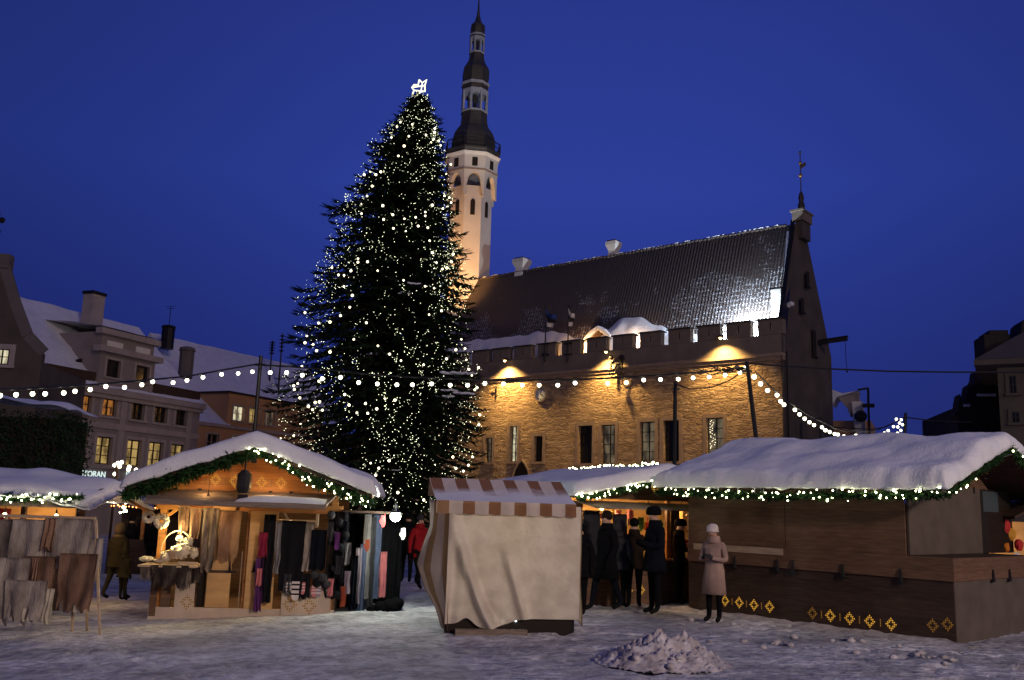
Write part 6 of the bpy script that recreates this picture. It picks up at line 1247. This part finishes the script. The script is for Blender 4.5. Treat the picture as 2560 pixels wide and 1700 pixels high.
# ------------------------------------------------------------ festoon lights and poles
def lean_pole(label, pb, pt, Y, r=.05, z0=None, top=True, cat='pole'):
    a = at(pb, Y); b = at(pt, Y); d = (b - a) / (b.z - a.z); g = a - d * (a.z - gz(a.x, Y)); t = thing('light_pole', label, cat, Matrix.Translation((g.x, Y, g.z)), 'dark poles of the festoon lights')
    w = MB(); w.tube([Vector((0, 0, -.2)), b - g], [r, r * .8], 8); w.build('pole', M['blk'], t)
    if top: w = MB(); w.beam(b - g + Vector((-.12, 0, -.22)), b - g + Vector((.12, 0, -.22)), .05); w.build('cross_bracket', M['blk'], t)
    return b
pL = lean_pole('tall leaning pole rising behind the pelt hut roof', S(585, 1012), S(602, 820), 21.5, .055)
pR = lean_pole('tall leaning pole rising behind the closed hut roof', S(1745, 1018), S(1722, 834), 21.0, .06)
lean_pole('straight black pole in front of the town hall windows', S(1555, 1057), S(1557, 880), 27, .07)
lean_pole('short black post at the foot of the town hall gable, the left one', S(1848, 1010), S(1847, 975), 40, .09, top=False); lean_pole('short black post at the foot of the town hall gable, the right one', S(1894, 1008), S(1893, 962), 36, .08, top=False)
pF = lean_pole('distant pole where the far festoon lights end in a cluster', S(2086, 1005), S(2088, 952), 42, .09, top=False)
def lerpY(x, x0, y0, x1, y1): return y0 + (y1 - y0) * (x - x0) / (x1 - x0)
def festoon(label, pts, Yf, r, cablept, wirer=.018, matb=None, drop=.12):
    P = [at(p, Yf(p[0] / K)) for p in pts]; c_ = sum(P, Vector()) / len(P); t = thing('festoon_lights', label, 'light string', Matrix.Translation(c_), 'strings of white bulbs over the market')
    CP = [at(p, Yf(p[0] / K)) - c_ for p in cablept]; w = MB(); w.tube(CP, wirer, 5); w.build('cable', M['blk'], t)
    skt = MB()
    for q in P:
        b = put_led(t, q - c_, matb or M['bulb'], r); s_ = MB(); s_.lathe([(r * .5, r * .8), (r * .5, r * 1.7), (r * .25, r * 2.1)], 7); so_ = s_.build('socket', M['blk'], None) if not _ledmesh.get('sk' + str(r)) else None
        if so_ is not None: _ledmesh['sk' + str(r)] = so_.data; so_.parent = b; so_.location = (0, 0, 0)
        else: so_ = bpy.data.objects.new('socket', _ledmesh['sk' + str(r)]); COL.objects.link(so_); so_.parent = b
    return t
A = [(0,912),(37,910),(75,908),(104,908),(147,906),(173,902),(208,898),(244,891),(287,893),(327,887),(352,880),(399,882),(431,877),(468,870),(511,863),(549,861),(582,857)]
A = [(-60, 915), (-28, 913)] + A
festoon('string of white bulbs from the left picture edge to the left pole', [S(*p) for p in A], lambda x: lerpY(x, 0, 15.5, 600, 21.4), .046, [S(x, y) for x, y in ((-70, 900), (40, 897), (200, 888), (330, 877), (430, 868), (520, 852), (602, 838))], .02)
B_ = [(623,859),(661,859),(697,865),(743,873),(785,870),(827,882),(870,885),(915,887),(951,887),(995,885),(1038,888),(1078,888),(1118,884),(1161,885),(1204,888),(1243,888),(1286,888),(1326,883),(1401,884),(1444,882),(1484,876),(1523,875),(1564,874),(1598,871),(1635,869),(1672,865),(1706,859),(1718,848)]
festoon('long string of white bulbs across the spruce and town hall between the two tall poles', [S(*p) for p in B_], lambda x: 21.2, .050, [S(x, y) for x, y in ((602, 842), (680, 846), (760, 853), (860, 864), (960, 870), (1060, 874), (1160, 877), (1260, 876), (1360, 874), (1460, 869), (1560, 862), (1640, 856), (1690, 850), (1724, 846))], .022)
C_ = [((1560 + x / 3.92), (780 + y / 3.92)) for x, y in ((1275, 636),(1338,704),(1407,768),(1500,814),(1535,874),(1568,908),(1675,958),(1720,1003),(1770,1045),(1817,1080),(1862,1108),(1940,1130),(1975,1157),(2015,1174),(2065,1193),(2097,1200))] + [ZR(x, y) for x, y in ((47,1125),(87,1140),(130,1157),(160,1164),(213,1177),(255,1187),(295,1178),(320,1170),(353,1192),(395,1188),(430,1182),(465,1178),(490,1170),(508,1163),(575,1148),(607,1127),(655,1092),(693,1095),(680,1025),(722,1030),(708,1060),(735,1075),(720,1125),(690,1150))]
festoon('drooping string of bulbs running back from the right tall pole to the distant pole', C_, lambda x: lerpY(x, 1735, 21.5, 2086, 41.5), .060, [(p[0] + 4, p[1] - 12) for p in C_[:1:2] + C_[2:30:3]] + [S(2080, 965)], .02, drop=.1)
def wire(label, pts, Ys, r=.018):
    P = [at(S(*p), Y) for p, Y in zip(pts, Ys)]; w = MB(); w.tube(P, r, 5); return tag(w.build('power_cable', M['blk']), label, 'cable', 'cables over the square')
wire('straight cable from the right tall pole to the right picture edge', [(1722, 838), (1900, 850), (2050, 856), (2200, 858), (2420, 858)], [21, 21, 21, 21, 21], .02)
wire('slack cable between the thin black pole and the right tall pole', [(1557, 886), (1590, 897), (1640, 893), (1680, 878), (1722, 850)], [27, 26, 24, 22, 21])
wire('thin slack cable below the far festoon lights', [(1920, 985), (2010, 990), (2040, 985), (2086, 962)], [41.5, 41.5, 41.5, 41.5], .03); wire('thin cable running right from the distant pole', [(2086, 962), (2150, 970), (2240, 974)], [42, 42, 42], .03)
# tangle of twigs and wire lashed to the festoon cable near the right pole
w = MB()
for k in range(46):
    x_ = R.uniform(1620, 1712); p = at(S(x_, lerpY(x_, 1620, 858, 1712, 849) + R.uniform(-6, 7)), 21.15); q = p + Vector((R.uniform(-.35, .35), R.uniform(-.1, .1), R.uniform(-.10, .10))); w.tube([p, (p + q) / 2 + Vector((0, 0, R.uniform(-.05, .05))), q], .012, 4)
tag(w.build('cable_tangle', M['blk']), 'tangle of wire and twigs on the cable beside the right tall pole', 'cable')

# ------------------------------------------------------------ houses on the left
M['facade'] = mat('mauve_grey_render', (.25, .215, .21), .9, .2, 6, .10, .9); M['fband'] = mat('pale_stucco_band', (.34, .295, .275), .85, .15, 8, .1, 2); M['yell'] = mat('ochre_render', (.46, .265, .135), .9, .2, 6, .1, .8); M['sidewall'] = mat('grey_side_wall', (.13, .115, .11), .9, .2, 5, .12, 1)
gB = at(S(443, 1100), 62.0); GA = math.atan2(.934, .358); GM = frame((gB.x, gB.y, -1), GA)
# local x runs back along the facade; y=0 is the facade; the camera looks at its -y side
gr = thing('townhouse', 'grey classicist townhouse with lit windows, restaurant sign and snowy roof', 'building', GM)
gf = lambda x, y, yl=0.: on(GM, ZG(x, y), yl)
gx0_ = gf(20, 1000).x - 1.5; gx1_ = gf(1180, 1000).x; zc_ = gf(600, 700).z
ops = []; gw = []
for i, (a, b, c, d, pn) in enumerate(((140,700,270,855,'paneO'),(360,735,485,885,'paneO'),(610,775,720,920,'dk'),(805,805,915,945,'dk'),(985,840,1080,975,'dk'),(80,1035,225,1285,'paneY'),(305,1060,440,1305,'paneY'),(565,1090,690,1315,'paneY'),(750,1110,875,1325,'paneY'),(940,1130,1055,1335,'paneY'))):
    A_ = gf(a, (b + d) / 2); B2 = gf(c, (b + d) / 2); t_ = gf((a + c) / 2, b).z; q_ = gf((a + c) / 2, d).z; gw.append((A_.x, B2.x, q_, t_, pn)); ops.append((A_.x, B2.x, q_, t_))
rows = [(.0, 0, 5), (0, 5, 10)]
for s_, e_ in ((0, 5), (5, 10)):
    q_ = sum(o[2] for o in ops[s_:e_]) / 5; t_ = sum(o[3] for o in ops[s_:e_]) / 5
    for k in range(s_, e_): ops[k] = (ops[k][0], ops[k][1], q_, t_)
w = MB(); holed(w, gx0_, gx1_, 0, zc_, ops, 0, .3); w.add([(gx1_, 0, 0), (gx1_, 9, 0), (gx1_, 9, zc_), (gx1_, 0, zc_), (gx0_, 0, 0), (gx0_, 9, 0), (gx0_, 9, zc_), (gx0_, 0, zc_)], [(0, 1, 2, 3), (7, 6, 5, 4)]); w.build('wall', M['facade'], gr)
for k, (a, b, c, d) in enumerate(ops): window(gr, a, b, c, d, M[gw[k][4]] if gw[k][4] != 'dk' else M['glassd'], M['woodd'], M['fband'], 0, .26, 2, 2 if k < 5 else 3, .2, .14, .07, .05)
w = MB(); zb1 = gf(560, 985).z; w.box(gx0_, gx1_ + .05, -.10, -.003, zb1 - .2, zb1 + .15); w.box(gx0_, gx1_ + .15, -.35, .2, zc_ - .25, zc_ + .12); w.box(gx0_, gx1_ + .1, -.2, -.003, zc_ - .5, zc_ - .25)
zl_ = gf(240, 1310).z; w.box(gx0_, gx1_ + .05, -.22, -.003, zl_ - .1, zl_ + .06); w.build('cornice', M['fband'], gr)
for xx in (520, 1090): p = gf(xx, 1000).x; w = MB(); w.box(p - .22, p + .22, -.08, -.003, 0, zb1 - .2); w.box(p - .22, p + .22, -.08, -.003, zb1 + .15, zc_ - .5); w.build('pilaster', M['fband'], gr)
# attic block
ax0, ax1 = gf(345, 400).x, gf(820, 400).x; zq = gf(560, 350).z; zr2 = gf(600, 215).z
aw = []
for a, b, c, d in ((400, 410, 520, 560), (650, 460, 765, 600)): A_ = gf(a, (b+d)/2); B2 = gf(c, (b+d)/2); aw.append((A_.x, B2.x, gf((a+c)/2, d).z, gf((a+c)/2, b).z))
w = MB(); holed(w, ax0, ax1, zc_ + .12, zq, aw, .05, .25); w.add([(ax0, .05, zc_), (ax0, 5, zc_), (ax0, 5, zq), (ax0, .05, zq), (ax1, .05, zc_), (ax1, 5, zc_), (ax1, 5, zq), (ax1, .05, zq)], [(3, 2, 1, 0), (4, 5, 6, 7)]); w.box(ax0 + .1, ax1 - .1, .15, 5, zq, zr2); at_ = w.build('attic', M['facade'], gr)
for o_ in aw: window(at_, *o_, M['glassd'], M['woodd'], M['fband'], .05, .22, 1, 1, .15, .1)
w = MB(); w.box(ax0 - .35, ax1 + .35, -.3, .3, zq - .2, zq + .15); w.box(ax0 - .2, ax1 + .2, -.1, .4, zr2 - .15, zr2 + .2); w.build('attic_cornice', M['fband'], at_)
for a, b, c, d in ((415, 240, 550, 330), (660, 290, 780, 380)): A_ = gf(a, (b+d)/2); B2 = gf(c, (b+d)/2); w = MB(); w.box(A_.x, B2.x, .10, .148, gf((a+c)/2, d).z + .1, gf((a+c)/2, b).z - .1); w.build('panel', M['whitechim'], at_)
w = MB(); w.grid(lambda u, v: (ax0 - .2 + (ax1 - ax0 + .4) * u, -.05 + 5 * v, zr2 + .2 + .5 * v + .22 * math.sqrt(max(0, math.sin(math.pi * min(1, .5 * v + .08)))) * (.8 + .4 * N3((u * 4, v * 3, 2)))), 20, 10); w.build('attic_snow', M['snow'], at_, smooth=True)
# main roof: steep snow-covered pitch behind the cornice
zrg = on(GM, S(385, 772), 6.).z; w = MB()
def groof(u, v): x = gx0_ + (gx1_ - gx0_) * u; z = zc_ + .15 + (zrg - zc_ - .15) * v; return (x, -.15 + 6.15 * v, z + .12 * N3((x * .6, v * 4, 3)))
w.grid(groof, 40, 14); w.build('roof_snow', M['snow'], gr, smooth=True)
for xa__, xb__ in ((gx0_, ax0 - .1), (ax1 + .1, gx1_)): w = MB(); w.box(xa__, xb__, .1, .5, zc_ + .25, zc_ + .95); w.build('dark_eave', M['woodd'], gr)
ew = on(GM, ZG(180, 450), 1.6); w = MB(); w.lathe([(.65, 0), (.65, .4), (.6, .45)], 14); w.v = [Vector((ew.x + v.x, ew.y - .2 + v.z, ew.z + v.y * .55)) for v in w.v]; ed = w.build('eyebrow_dormer', M['blk'], gr)
c0 = on(GM, (205, 848), 4.); c1 = on(GM, (228, 735), 4.); l0 = on(GM, (188, 840), 4.).x; l1 = on(GM, (243, 848), 4.).x
l0 = l0 + .42 * (l1 - l0); w = MB(); w.box(l0, l1, 3.7, 4.5, c0.z - 2, c1.z); ch = w.build('chimney', M['fband'], gr); w = MB(); w.box(l0 - .06, l1 + .06, 3.64, 4.56, c1.z + .003, c1.z + .2); w.build('chimney_cap', M['blk'], ch)
# sign
def text(parent, s_, Mx, size, m_, name='sign_text', ext=.02):
    cu = bpy.data.curves.new(name, 'FONT'); cu.body = s_; cu.size = size; cu.extrude = ext; cu.materials.append(m_); t_ = bpy.data.objects.new(name, cu); COL.objects.link(t_); bpy.context.view_layer.update(); me = bpy.data.meshes.new_from_object(t_.evaluated_get(bpy.context.evaluated_depsgraph_get())); bpy.data.objects.remove(t_)
    o = bpy.data.objects.new(name, me); COL.objects.link(o); o.parent = parent; o.matrix_local = Mx @ Matrix.Rotation(math.pi / 2, 4, 'X'); return o
M['sign'] = emis('sign_letters', (.72, .95, .90), .85)
s0 = gf(108, 1395, -.25); s1 = gf(400, 1395, -.25); sn = thing('wall_sign', 'restaurant sign of glowing pale letters on the grey townhouse, left half', 'sign', GM @ Matrix.Translation((s0.x, -.25, s0.z)))
text(sn, 'RESTORAN', Matrix.Identity(4), (s1.x - s0.x) / 5.25, M['sign'])
s2 = gf(556, 1415, -.25); sn = thing('wall_sign', 'glowing sign letters cut off by the pelt hut roof', 'sign', GM @ Matrix.Translation((s2.x, -.25, s2.z))); text(sn, 'KA', Matrix.Identity(4), (s1.x - s0.x) / 4.3, M['sign'])
# little string of bulbs in front of the grey house
pts = [at(ZG(x, y), 34) for x, y in ((450, 1450), (467, 1380), (465, 1305), (493, 1288), (525, 1280), (508, 1315), (583, 1340), (590, 1320), (648, 1345), (653, 1360))]
cc_ = pts[2].copy(); t = thing('festoon_lights', 'small cluster of bulbs on a thin post before the grey townhouse', 'light string', Matrix.Translation(cc_), 'strings of white bulbs over the market')
w = MB(); w.tube([p - cc_ for p in pts], .015, 4); w.tube([Vector((.1, 0, -4)), Vector((.1, 0, .1))], .05, 6); w.build('cable', M['woodm'], t)
for p in pts: put_led(t, p - cc_, M['bulb'], .075)
# ochre house
yB = at(S(455, 1000), 66.0); YM = frame((yB.x, yB.y, -1), GA - rad(4)); yf = lambda x, y, yl=0.: on(YM, ZY(x, y), yl)
yh = thing('townhouse', 'ochre townhouse with attic storey and lit small windows beside the spruce', 'building', YM)
yx1 = yf(1400, 900).x + 6; yzc = yf(600, 830).z; yops = []
lows = [(245, 945, 435, 1205, 'glassd'), (645, 990, 810, 1200, 'paneW')]; ups = [(680, 490, 860, 735, 'paneW'), (940, 525, 1110, 775, 'paneY'), (1210, 570, 1360, 810, 'paneD')]
def mk(lst, y_=0.):
    o = []
    for a, b, c, d, pn in lst: A_ = yf(a, (b+d)/2, y_); B2 = yf(c, (b+d)/2, y_); o.append((A_.x, B2.x, yf((a+c)/2, d, y_).z, yf((a+c)/2, b, y_).z))
    return o
lo_, up_ = mk(lows), mk(ups)
w = MB(); holed(w, 0, yx1, 0, yzc, lo_, 0, .25); w.add([(0, 0, 0), (0, 8, 0), (0, 8, yzc), (0, 0, yzc)], [(3, 2, 1, 0)]); w.build('wall', M['yell'], yh)
ua = yf(600, 500).x; uz = yf(900, 320).z; w = MB(); holed(w, ua, yx1, yzc + .12, uz, up_, 0.05, .25); w.add([(ua, .05, yzc), (ua, 5, yzc), (ua, 5, uz), (ua, .05, uz)], [(3, 2, 1, 0)]); at2 = w.build('attic_storey', M['yell'], yh)
w = MB(); w.box(0, yx1, -.15, .1, yzc - .12, yzc + .12); w.build('cornice', M['fband'], yh); w = MB(); w.box(ua - .2, yx1, -.12, 5, uz + .003, uz + .12); w.build('roof_edge', M['blk'], yh)
for o_, s_ in zip(lo_, lows): window(yh, *o_, M[s_[4]], M['woodp'], M['fband'], 0, .2, 2, 2, .1, .1)
for o_, s_ in zip(up_, ups): window(at2, *o_, M[s_[4]], M['woodp'], M['fband'], .05, .2, 2, 2, .1, .1)
w = MB(); w.add([(-.1, -.1, yzc + .1), (ua + .2, -.1, yzc + .1), (ua + .2, 3.4, uz + .1), (-.1, 3.4, uz + .1)], [(0, 1, 2, 3)]); w.add([(ua, -.14, yzc + .1), (ua + .3, -.14, yzc + .1), (ua + .3, 3.4, uz + .2), (ua, 3.4, uz + .2)], [(0, 1, 2, 3)]); w.prism([(-.1, -.12, yzc + .02), (ua + .2, -.12, yzc + .02), (ua + .2, -.12, yzc + .12), (-.1, -.12, yzc + .12)], (0, .2, 0)); w.build('roof_snow', M['snow'], yh)
# broad snowy roof rising behind both houses
BR = frame((at(S(430, 900), 76)).to_tuple(), GA - rad(6)); BR[2][3] = 0
bh = thing('building', 'building behind the townhouses of which only the broad snow-covered roof shows', 'building', BR)
za = on(BR, S(385, 776), 6).z; xa_ = on(BR, S(345, 776), 6).x; xb_ = on(BR, S(655, 838), 6).x + 4; ze_ = on(BR, S(600, 915), 0).z - 1.5
w = MB(); w.grid(lambda u, v: (xa_ + (xb_ - xa_) * u, 6 * v, ze_ + (za - ze_) * v + .1 * N3((u * 9, v * 4, 8))), 30, 12); w.add([(xa_, 0, ze_), (xa_, 6, za), (xa_, 12, ze_)], [(0, 1, 2)]); w.build('roof_snow', M['snow'], bh, smooth=False)
w = MB(); w.box(xa_ + .1, xb_, .2, 11.8, 0, ze_ - .05); w.build('wall', M['sidewall'], bh)
def stack(label, px, y0, y1, hwpx, Y, m_, cap=True, ant=False, parent=None):
    a = at(S(px, y1), Y); b = at(S(px, y0), Y); r_ = hwpx * K * Y / FOC; t = thing('chimney_pot', label, 'chimney', Matrix.Translation(a), 'round chimney pots on the snowy roof')
    w = MB(); h = b.z - a.z; w.lathe([(r_, -1.0), (r_, h * .75), (r_ * 1.15, h * .78), (r_ * 1.0, h * .95), (r_ * .6, h)], 10); w.build('pot', m_, t)
    if ant:
        w = MB(); w.tube([(0, 0, h * .9), (0, 0, h + 1.7)], .03, 4); w.build('mast', M['blk'], t); w = MB()
        for q, l_ in ((1.65, .5), (1.45, .35)): w.tube([(-l_, 0, h + q), (l_, 0, h + q + .05)], .02, 4)
        w.build('antenna', M['blk'], t)
    return t
stack('black round chimney pot with a television antenna', 387, 750, 778, 15, 78, M['blk'], ant=True); stack('pale chimney pot with black cap nearer the festoon lights', 429, 800, 842, 17, 70, M['sidewall'])
# slim finials of a church roof beyond
for (x, y0, y1), lb in zip(((625, 785, 832), (647, 768, 832)), ('short iron roof finial left of the spruce', 'taller iron roof finial nearest the spruce')):
    a = at(S(x, y1), 90); b = at(S(x, y0), 90); t = thing('roof_finial', lb, 'finial', Matrix.Translation(a), 'iron finials beyond the roofs'); h = b.z - a.z; w = MB(); w.tube([(0, 0, -4), (0, 0, h)], [.12, .05], 5)
    for q in (.35, .5, .62, .75, .88): w.tube([(-.28, 0, h * q), (0, 0, h * q + .15), (.28, 0, h * q)], .05, 4); w.ball((0, 0, h * q), .14, 5, 4)
    w.build('finial_iron', M['blk'], t)
# distant lit window house behind the spruce
HB_ = frame(at(S(930, 1000), 72).to_tuple(), rad(10)); HB_[2][3] = -1; hb = thing('townhouse', 'distant house with orange lit windows seen through the spruce boughs', 'building', HB_)
w = MB(); hz1 = on(HB_, S(950, 780), 0).z; w.box(-3.6, 4.2, .2, 9, 0, hz1 - 2); w.build('wall', M['sidewall'], hb)
w = MB(); w.prism([(-3.8, -.2, hz1 - 2), (4.4, -.2, hz1 - 2), (4.4, 4.6, hz1 + .5), (-3.8, 4.6, hz1 + .5)], (0, .05, .3)); w.build('roof_snow', M['snow'], hb)
for x, y in ((968, 820), (925, 850), (968, 850), (958, 905), (925, 905), (880, 850)): p = on(HB_, S(x, y), .2); window(hb, p.x - .55, p.x + .55, p.z - .8, p.z + .8, M['paneO'], M['woodd'], M['fband'], .19, .05, 2, 3, .1, .1)
# gabled house at the left edge
eB = at(S(95, 900), 44.0); EMh = frame((eB.x, eB.y, -1), rad(8)); ef = lambda x, y, yl=0.: on(EMh, S(x, y), yl)
eg = thing('townhouse', 'tall gabled house at the left edge with one bright window', 'building', EMh)
gpz = [(0, 0), (0, ef(98, 812).z), (-.7, ef(85, 800).z)]; r0_ = ef(98, 815); r1_ = ef(60, 775); r2_ = ef(32, 700); r3_ = ef(12, 630); r4_ = ef(0, 600)
op = ef(25, 810), ef(-10, 870)
pl_ = [(r0_.x, 0), (r0_.x, r0_.z), (r1_.x, r1_.z), (r2_.x, r2_.z), (r3_.x, r3_.z), (r4_.x, r4_.z), (-7, r4_.z + .3), (-7, 0)]
w = MB(); w.prism([(x, 0, z) for x, z in pl_][::-1], (0, .4, 0)); w.box(-7, r0_.x - .3, .4, 8, 0, r0_.z - .3); w.build('wall', M['gableplaster'], eg)
w = MB()
for a, b in zip(pl_[1:5], pl_[2:6]): w.beam((a[0] + .05, .05, a[1] + .06), (b[0] + .05, .05, b[1] + .06), .5, .12, (0, 1, 0))
w.build('verge', M['sidewall'], eg)
a, b = ef(-12, 840), ef(24, 806); window(eg, a.x, b.x, a.z, b.z, M['paneW'], M['blk'], M['fband'], -.02, .02, 2, 2, .25, .15)
pk = ef(2, 590); w = MB(); w.box(pk.x - .8, pk.x + .45, -.1, .5, pk.z - .6, pk.z + .1); w.build('gable_cap', M['sidewall'], eg)
w = MB(); t_ = ef(6, 535, .2); w.tube([(t_.x - .3, .2, pk.z), (t_.x - .25, .2, t_.z + 1.0)], .04, 5); w.ball((t_.x - .26, .2, t_.z), .18, 6, 4); w.ball((t_.x - .1, .2, t_.z + .6), .16, 6, 4); w.build('weather_vane', M['blk'], eg)
# ivy-dark pavilion at the left edge under a snow cap
vb = at(S(70, 1080), 30); VM = frame((vb.x, vb.y, -.54), rad(3)); vf = lambda x, y, yl=0.: on(VM, S(x, y), yl)
pv = thing('hedge_pavilion', 'dark evergreen-covered pavilion with snow on top at the left edge', 'pavilion', VM)
x1_ = vf(150, 1000).x; zt_ = vf(100, 948).z; w = MB(); w.box(-4, x1_ - .3, .25, 2.5, 0, zt_ - .2); w.build('frame', M['dark'], pv)
w = MB()
for _ in range(9000):
    if R.random() < .75: p = Vector((R.uniform(-4, x1_), R.uniform(-.05, .25), R.uniform(.2, zt_)))
    else: p = Vector((x1_ - .3 + R.uniform(0, .3), R.uniform(0, 2.4), R.uniform(.2, zt_)))
    p += Vector((0, 0, 0)); d = Vector((R.gauss(0, 1), R.gauss(0, .6) - .5, R.gauss(0, 1) - .3)).normalized() * R.uniform(.06, .15); s = d.orthogonal().normalized() * .03; w.add([p, p + d * .5 + s, p + d, p + d * .5 - s], [(0, 1, 2, 3)])
w.build('foliage', M['needle'], pv)
w = MB(); zl2 = vf(10, 930).z; w.grid(lambda u, v: (-4 + (x1_ + 4.1) * u, -.15 + 2.6 * v, zt_ + .06 + .25 * math.sqrt(math.sin(math.pi * min(.97, max(.03, v)))) * math.sqrt(min(1, (1 - u) * 12)) + (.45 * (1 - u)) + .1 * N3((u * 6, v * 2, 0))), 40, 12); w.build('snow_cap', M['snow'], pv, smooth=True)

# ------------------------------------------------------------ buildings at the right
# small orange house beyond the gable
sh_ = at(S(1960, 990), 75); SM = frame((sh_.x, sh_.y, -1), rad(-25)); sf = lambda x, y, yl=0.: on(SM, ZR(x, y), yl)
sm = thing('house', 'small orange house with a broken roofline beyond the town hall gable', 'building', SM)
a = sf(110, 1040); b = sf(455, 1180); w = MB(); w.box(a.x - 3, b.x, 0, 6, 0, a.z); w.build('wall', M['yell'], sm)
w = MB(); P_ = [sf(x, y) for x, y in ((150, 825), (340, 770), (345, 850), (270, 1000), (245, 930))]; w.prism([(p.x, 0, p.z) for p in P_][::-1], (0, 1.5, 0)); w.build('gable_fragment', M['fband'], sm)
w = MB(); P_ = [sf(x, y) for x, y in ((285, 870), (380, 870), (395, 1000), (420, 1180), (330, 1180), (300, 1040))]; w.prism([(p.x, -.3, p.z) for p in P_][::-1], (0, 1., 0)); w.build('chimney_block', M['white'], sm)
w = MB(); P_ = [sf(x, y) for x, y in ((95, 760), (200, 800), (345, 775), (150, 835), (110, 900))]; w.prism([(p.x, -.4, p.z) for p in P_][::-1], (0, 3, 0)); w.build('roof_snow', M['snow'], sm)
w = MB(); p = [sf(x, y, -.6) for x, y in ((428, 750), (430, 900), (440, 1180), (335, 765), (485, 905), (380, 905))]
w.tube([p[0], p[1], p[2]], .10, 5); w.beam(p[3], p[0], .15); w.beam(p[5], p[4], .3); w.ball(p[1] + Vector((-.6, 0, -.9)), .5, 6, 5); w.build('bracket_frame', M['blk'], sm)
# dark gabled buildings at the right edge
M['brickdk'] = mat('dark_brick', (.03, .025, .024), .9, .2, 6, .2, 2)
dkb = at(S(2260, 1000), 48); DM = frame((dkb.x, dkb.y, 0), rad(-12)); df = lambda x, y, yl=0.: on(DM, ZR(x, y), yl)
db = thing('building', 'dark building with stepped ornamental gable and pinnacles at the right', 'building', DM)
out = [(1235, 1300), (1235, 1010), (1200, 990), (1205, 960), (1232, 950), (1235, 880), (1250, 800), (1262, 870), (1275, 890), (1300, 860), (1310, 800), (1320, 730), (1335, 710), (1350, 720), (1365, 700), (1385, 660), (1390, 600), (1402, 590), (1415, 650), (1450, 690), (1480, 640), (1500, 690), (1535, 700), (1545, 660), (1570, 620), (1600, 600), (1640, 700), (1660, 1300)]
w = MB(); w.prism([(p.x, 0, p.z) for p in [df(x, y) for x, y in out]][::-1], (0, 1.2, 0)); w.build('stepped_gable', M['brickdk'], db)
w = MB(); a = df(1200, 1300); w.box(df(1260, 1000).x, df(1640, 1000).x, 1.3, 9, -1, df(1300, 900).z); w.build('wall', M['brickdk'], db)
for (x0_, x1__, y_) in ((1400, 1560, 812), (1570, 1610, 715), (1280, 1330, 905)): p, q = df(x0_, y_, -.1), df(x1__, y_, -.1); w = MB(); w.beam((p.x, -.1, p.z), (q.x, -.1, q.z), .35, .12); w.build('snow_ledge', M['snow'], db)
cq = thing('chimney', 'massive dark chimney block rising above the right edge roofs', 'chimney', DM); w = MB()
for x0_, x1__, y0_, y1_ in ((1480, 1690, 270, 600), (1510, 1675, 232, 270)): a, b = df(x0_, y1_, 2), df(x1__, y0_, 2); w.box(a.x, b.x, 2, 4, a.z, b.z)
w.build('stack', M['brickdk'], cq)
P_ = [df(x, y, 1.5) for x, y in ((1690, 420), (1700, 340), (1745, 285), (1790, 265), (1800, 160), (1830, 130), (1900, 300), (1900, 600))]; w = MB(); w.prism([(p.x, 1.5, p.z) for p in P_][::-1], (0, 2, 0)); w.build('dark_roof', M['brickdk'], db)
pg = at(S(2300, 1000), 42); PM = frame((pg.x, pg.y, 0), rad(-30)); qf = lambda x, y, yl=0.: on(PM, ZR(x, y), yl)
ph_ = thing('townhouse', 'pale plastered house at the right edge with deep eaves and dark windows', 'building', PM)
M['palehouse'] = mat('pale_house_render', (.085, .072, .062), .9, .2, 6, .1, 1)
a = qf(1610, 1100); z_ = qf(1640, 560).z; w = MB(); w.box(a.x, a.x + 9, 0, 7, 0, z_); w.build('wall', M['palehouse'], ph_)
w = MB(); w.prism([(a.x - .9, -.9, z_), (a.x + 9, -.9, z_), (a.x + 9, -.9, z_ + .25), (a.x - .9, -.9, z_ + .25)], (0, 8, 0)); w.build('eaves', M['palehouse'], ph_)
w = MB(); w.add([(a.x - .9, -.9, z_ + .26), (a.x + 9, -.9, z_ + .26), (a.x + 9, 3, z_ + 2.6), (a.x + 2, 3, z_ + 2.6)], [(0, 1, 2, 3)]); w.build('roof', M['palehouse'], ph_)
for x0_, y0_, x1__, y1_ in ((1690, 640, 1745, 800), (1712, 960, 1775, 1060)): p, q = qf(x0_, y1_, -.02), qf(x1__, y0_, -.02); window(ph_, p.x, q.x, p.z, q.z, M['glassd'], M['blk'], M['palehouse'], -.06, .05, 2, 2, .15, .1)
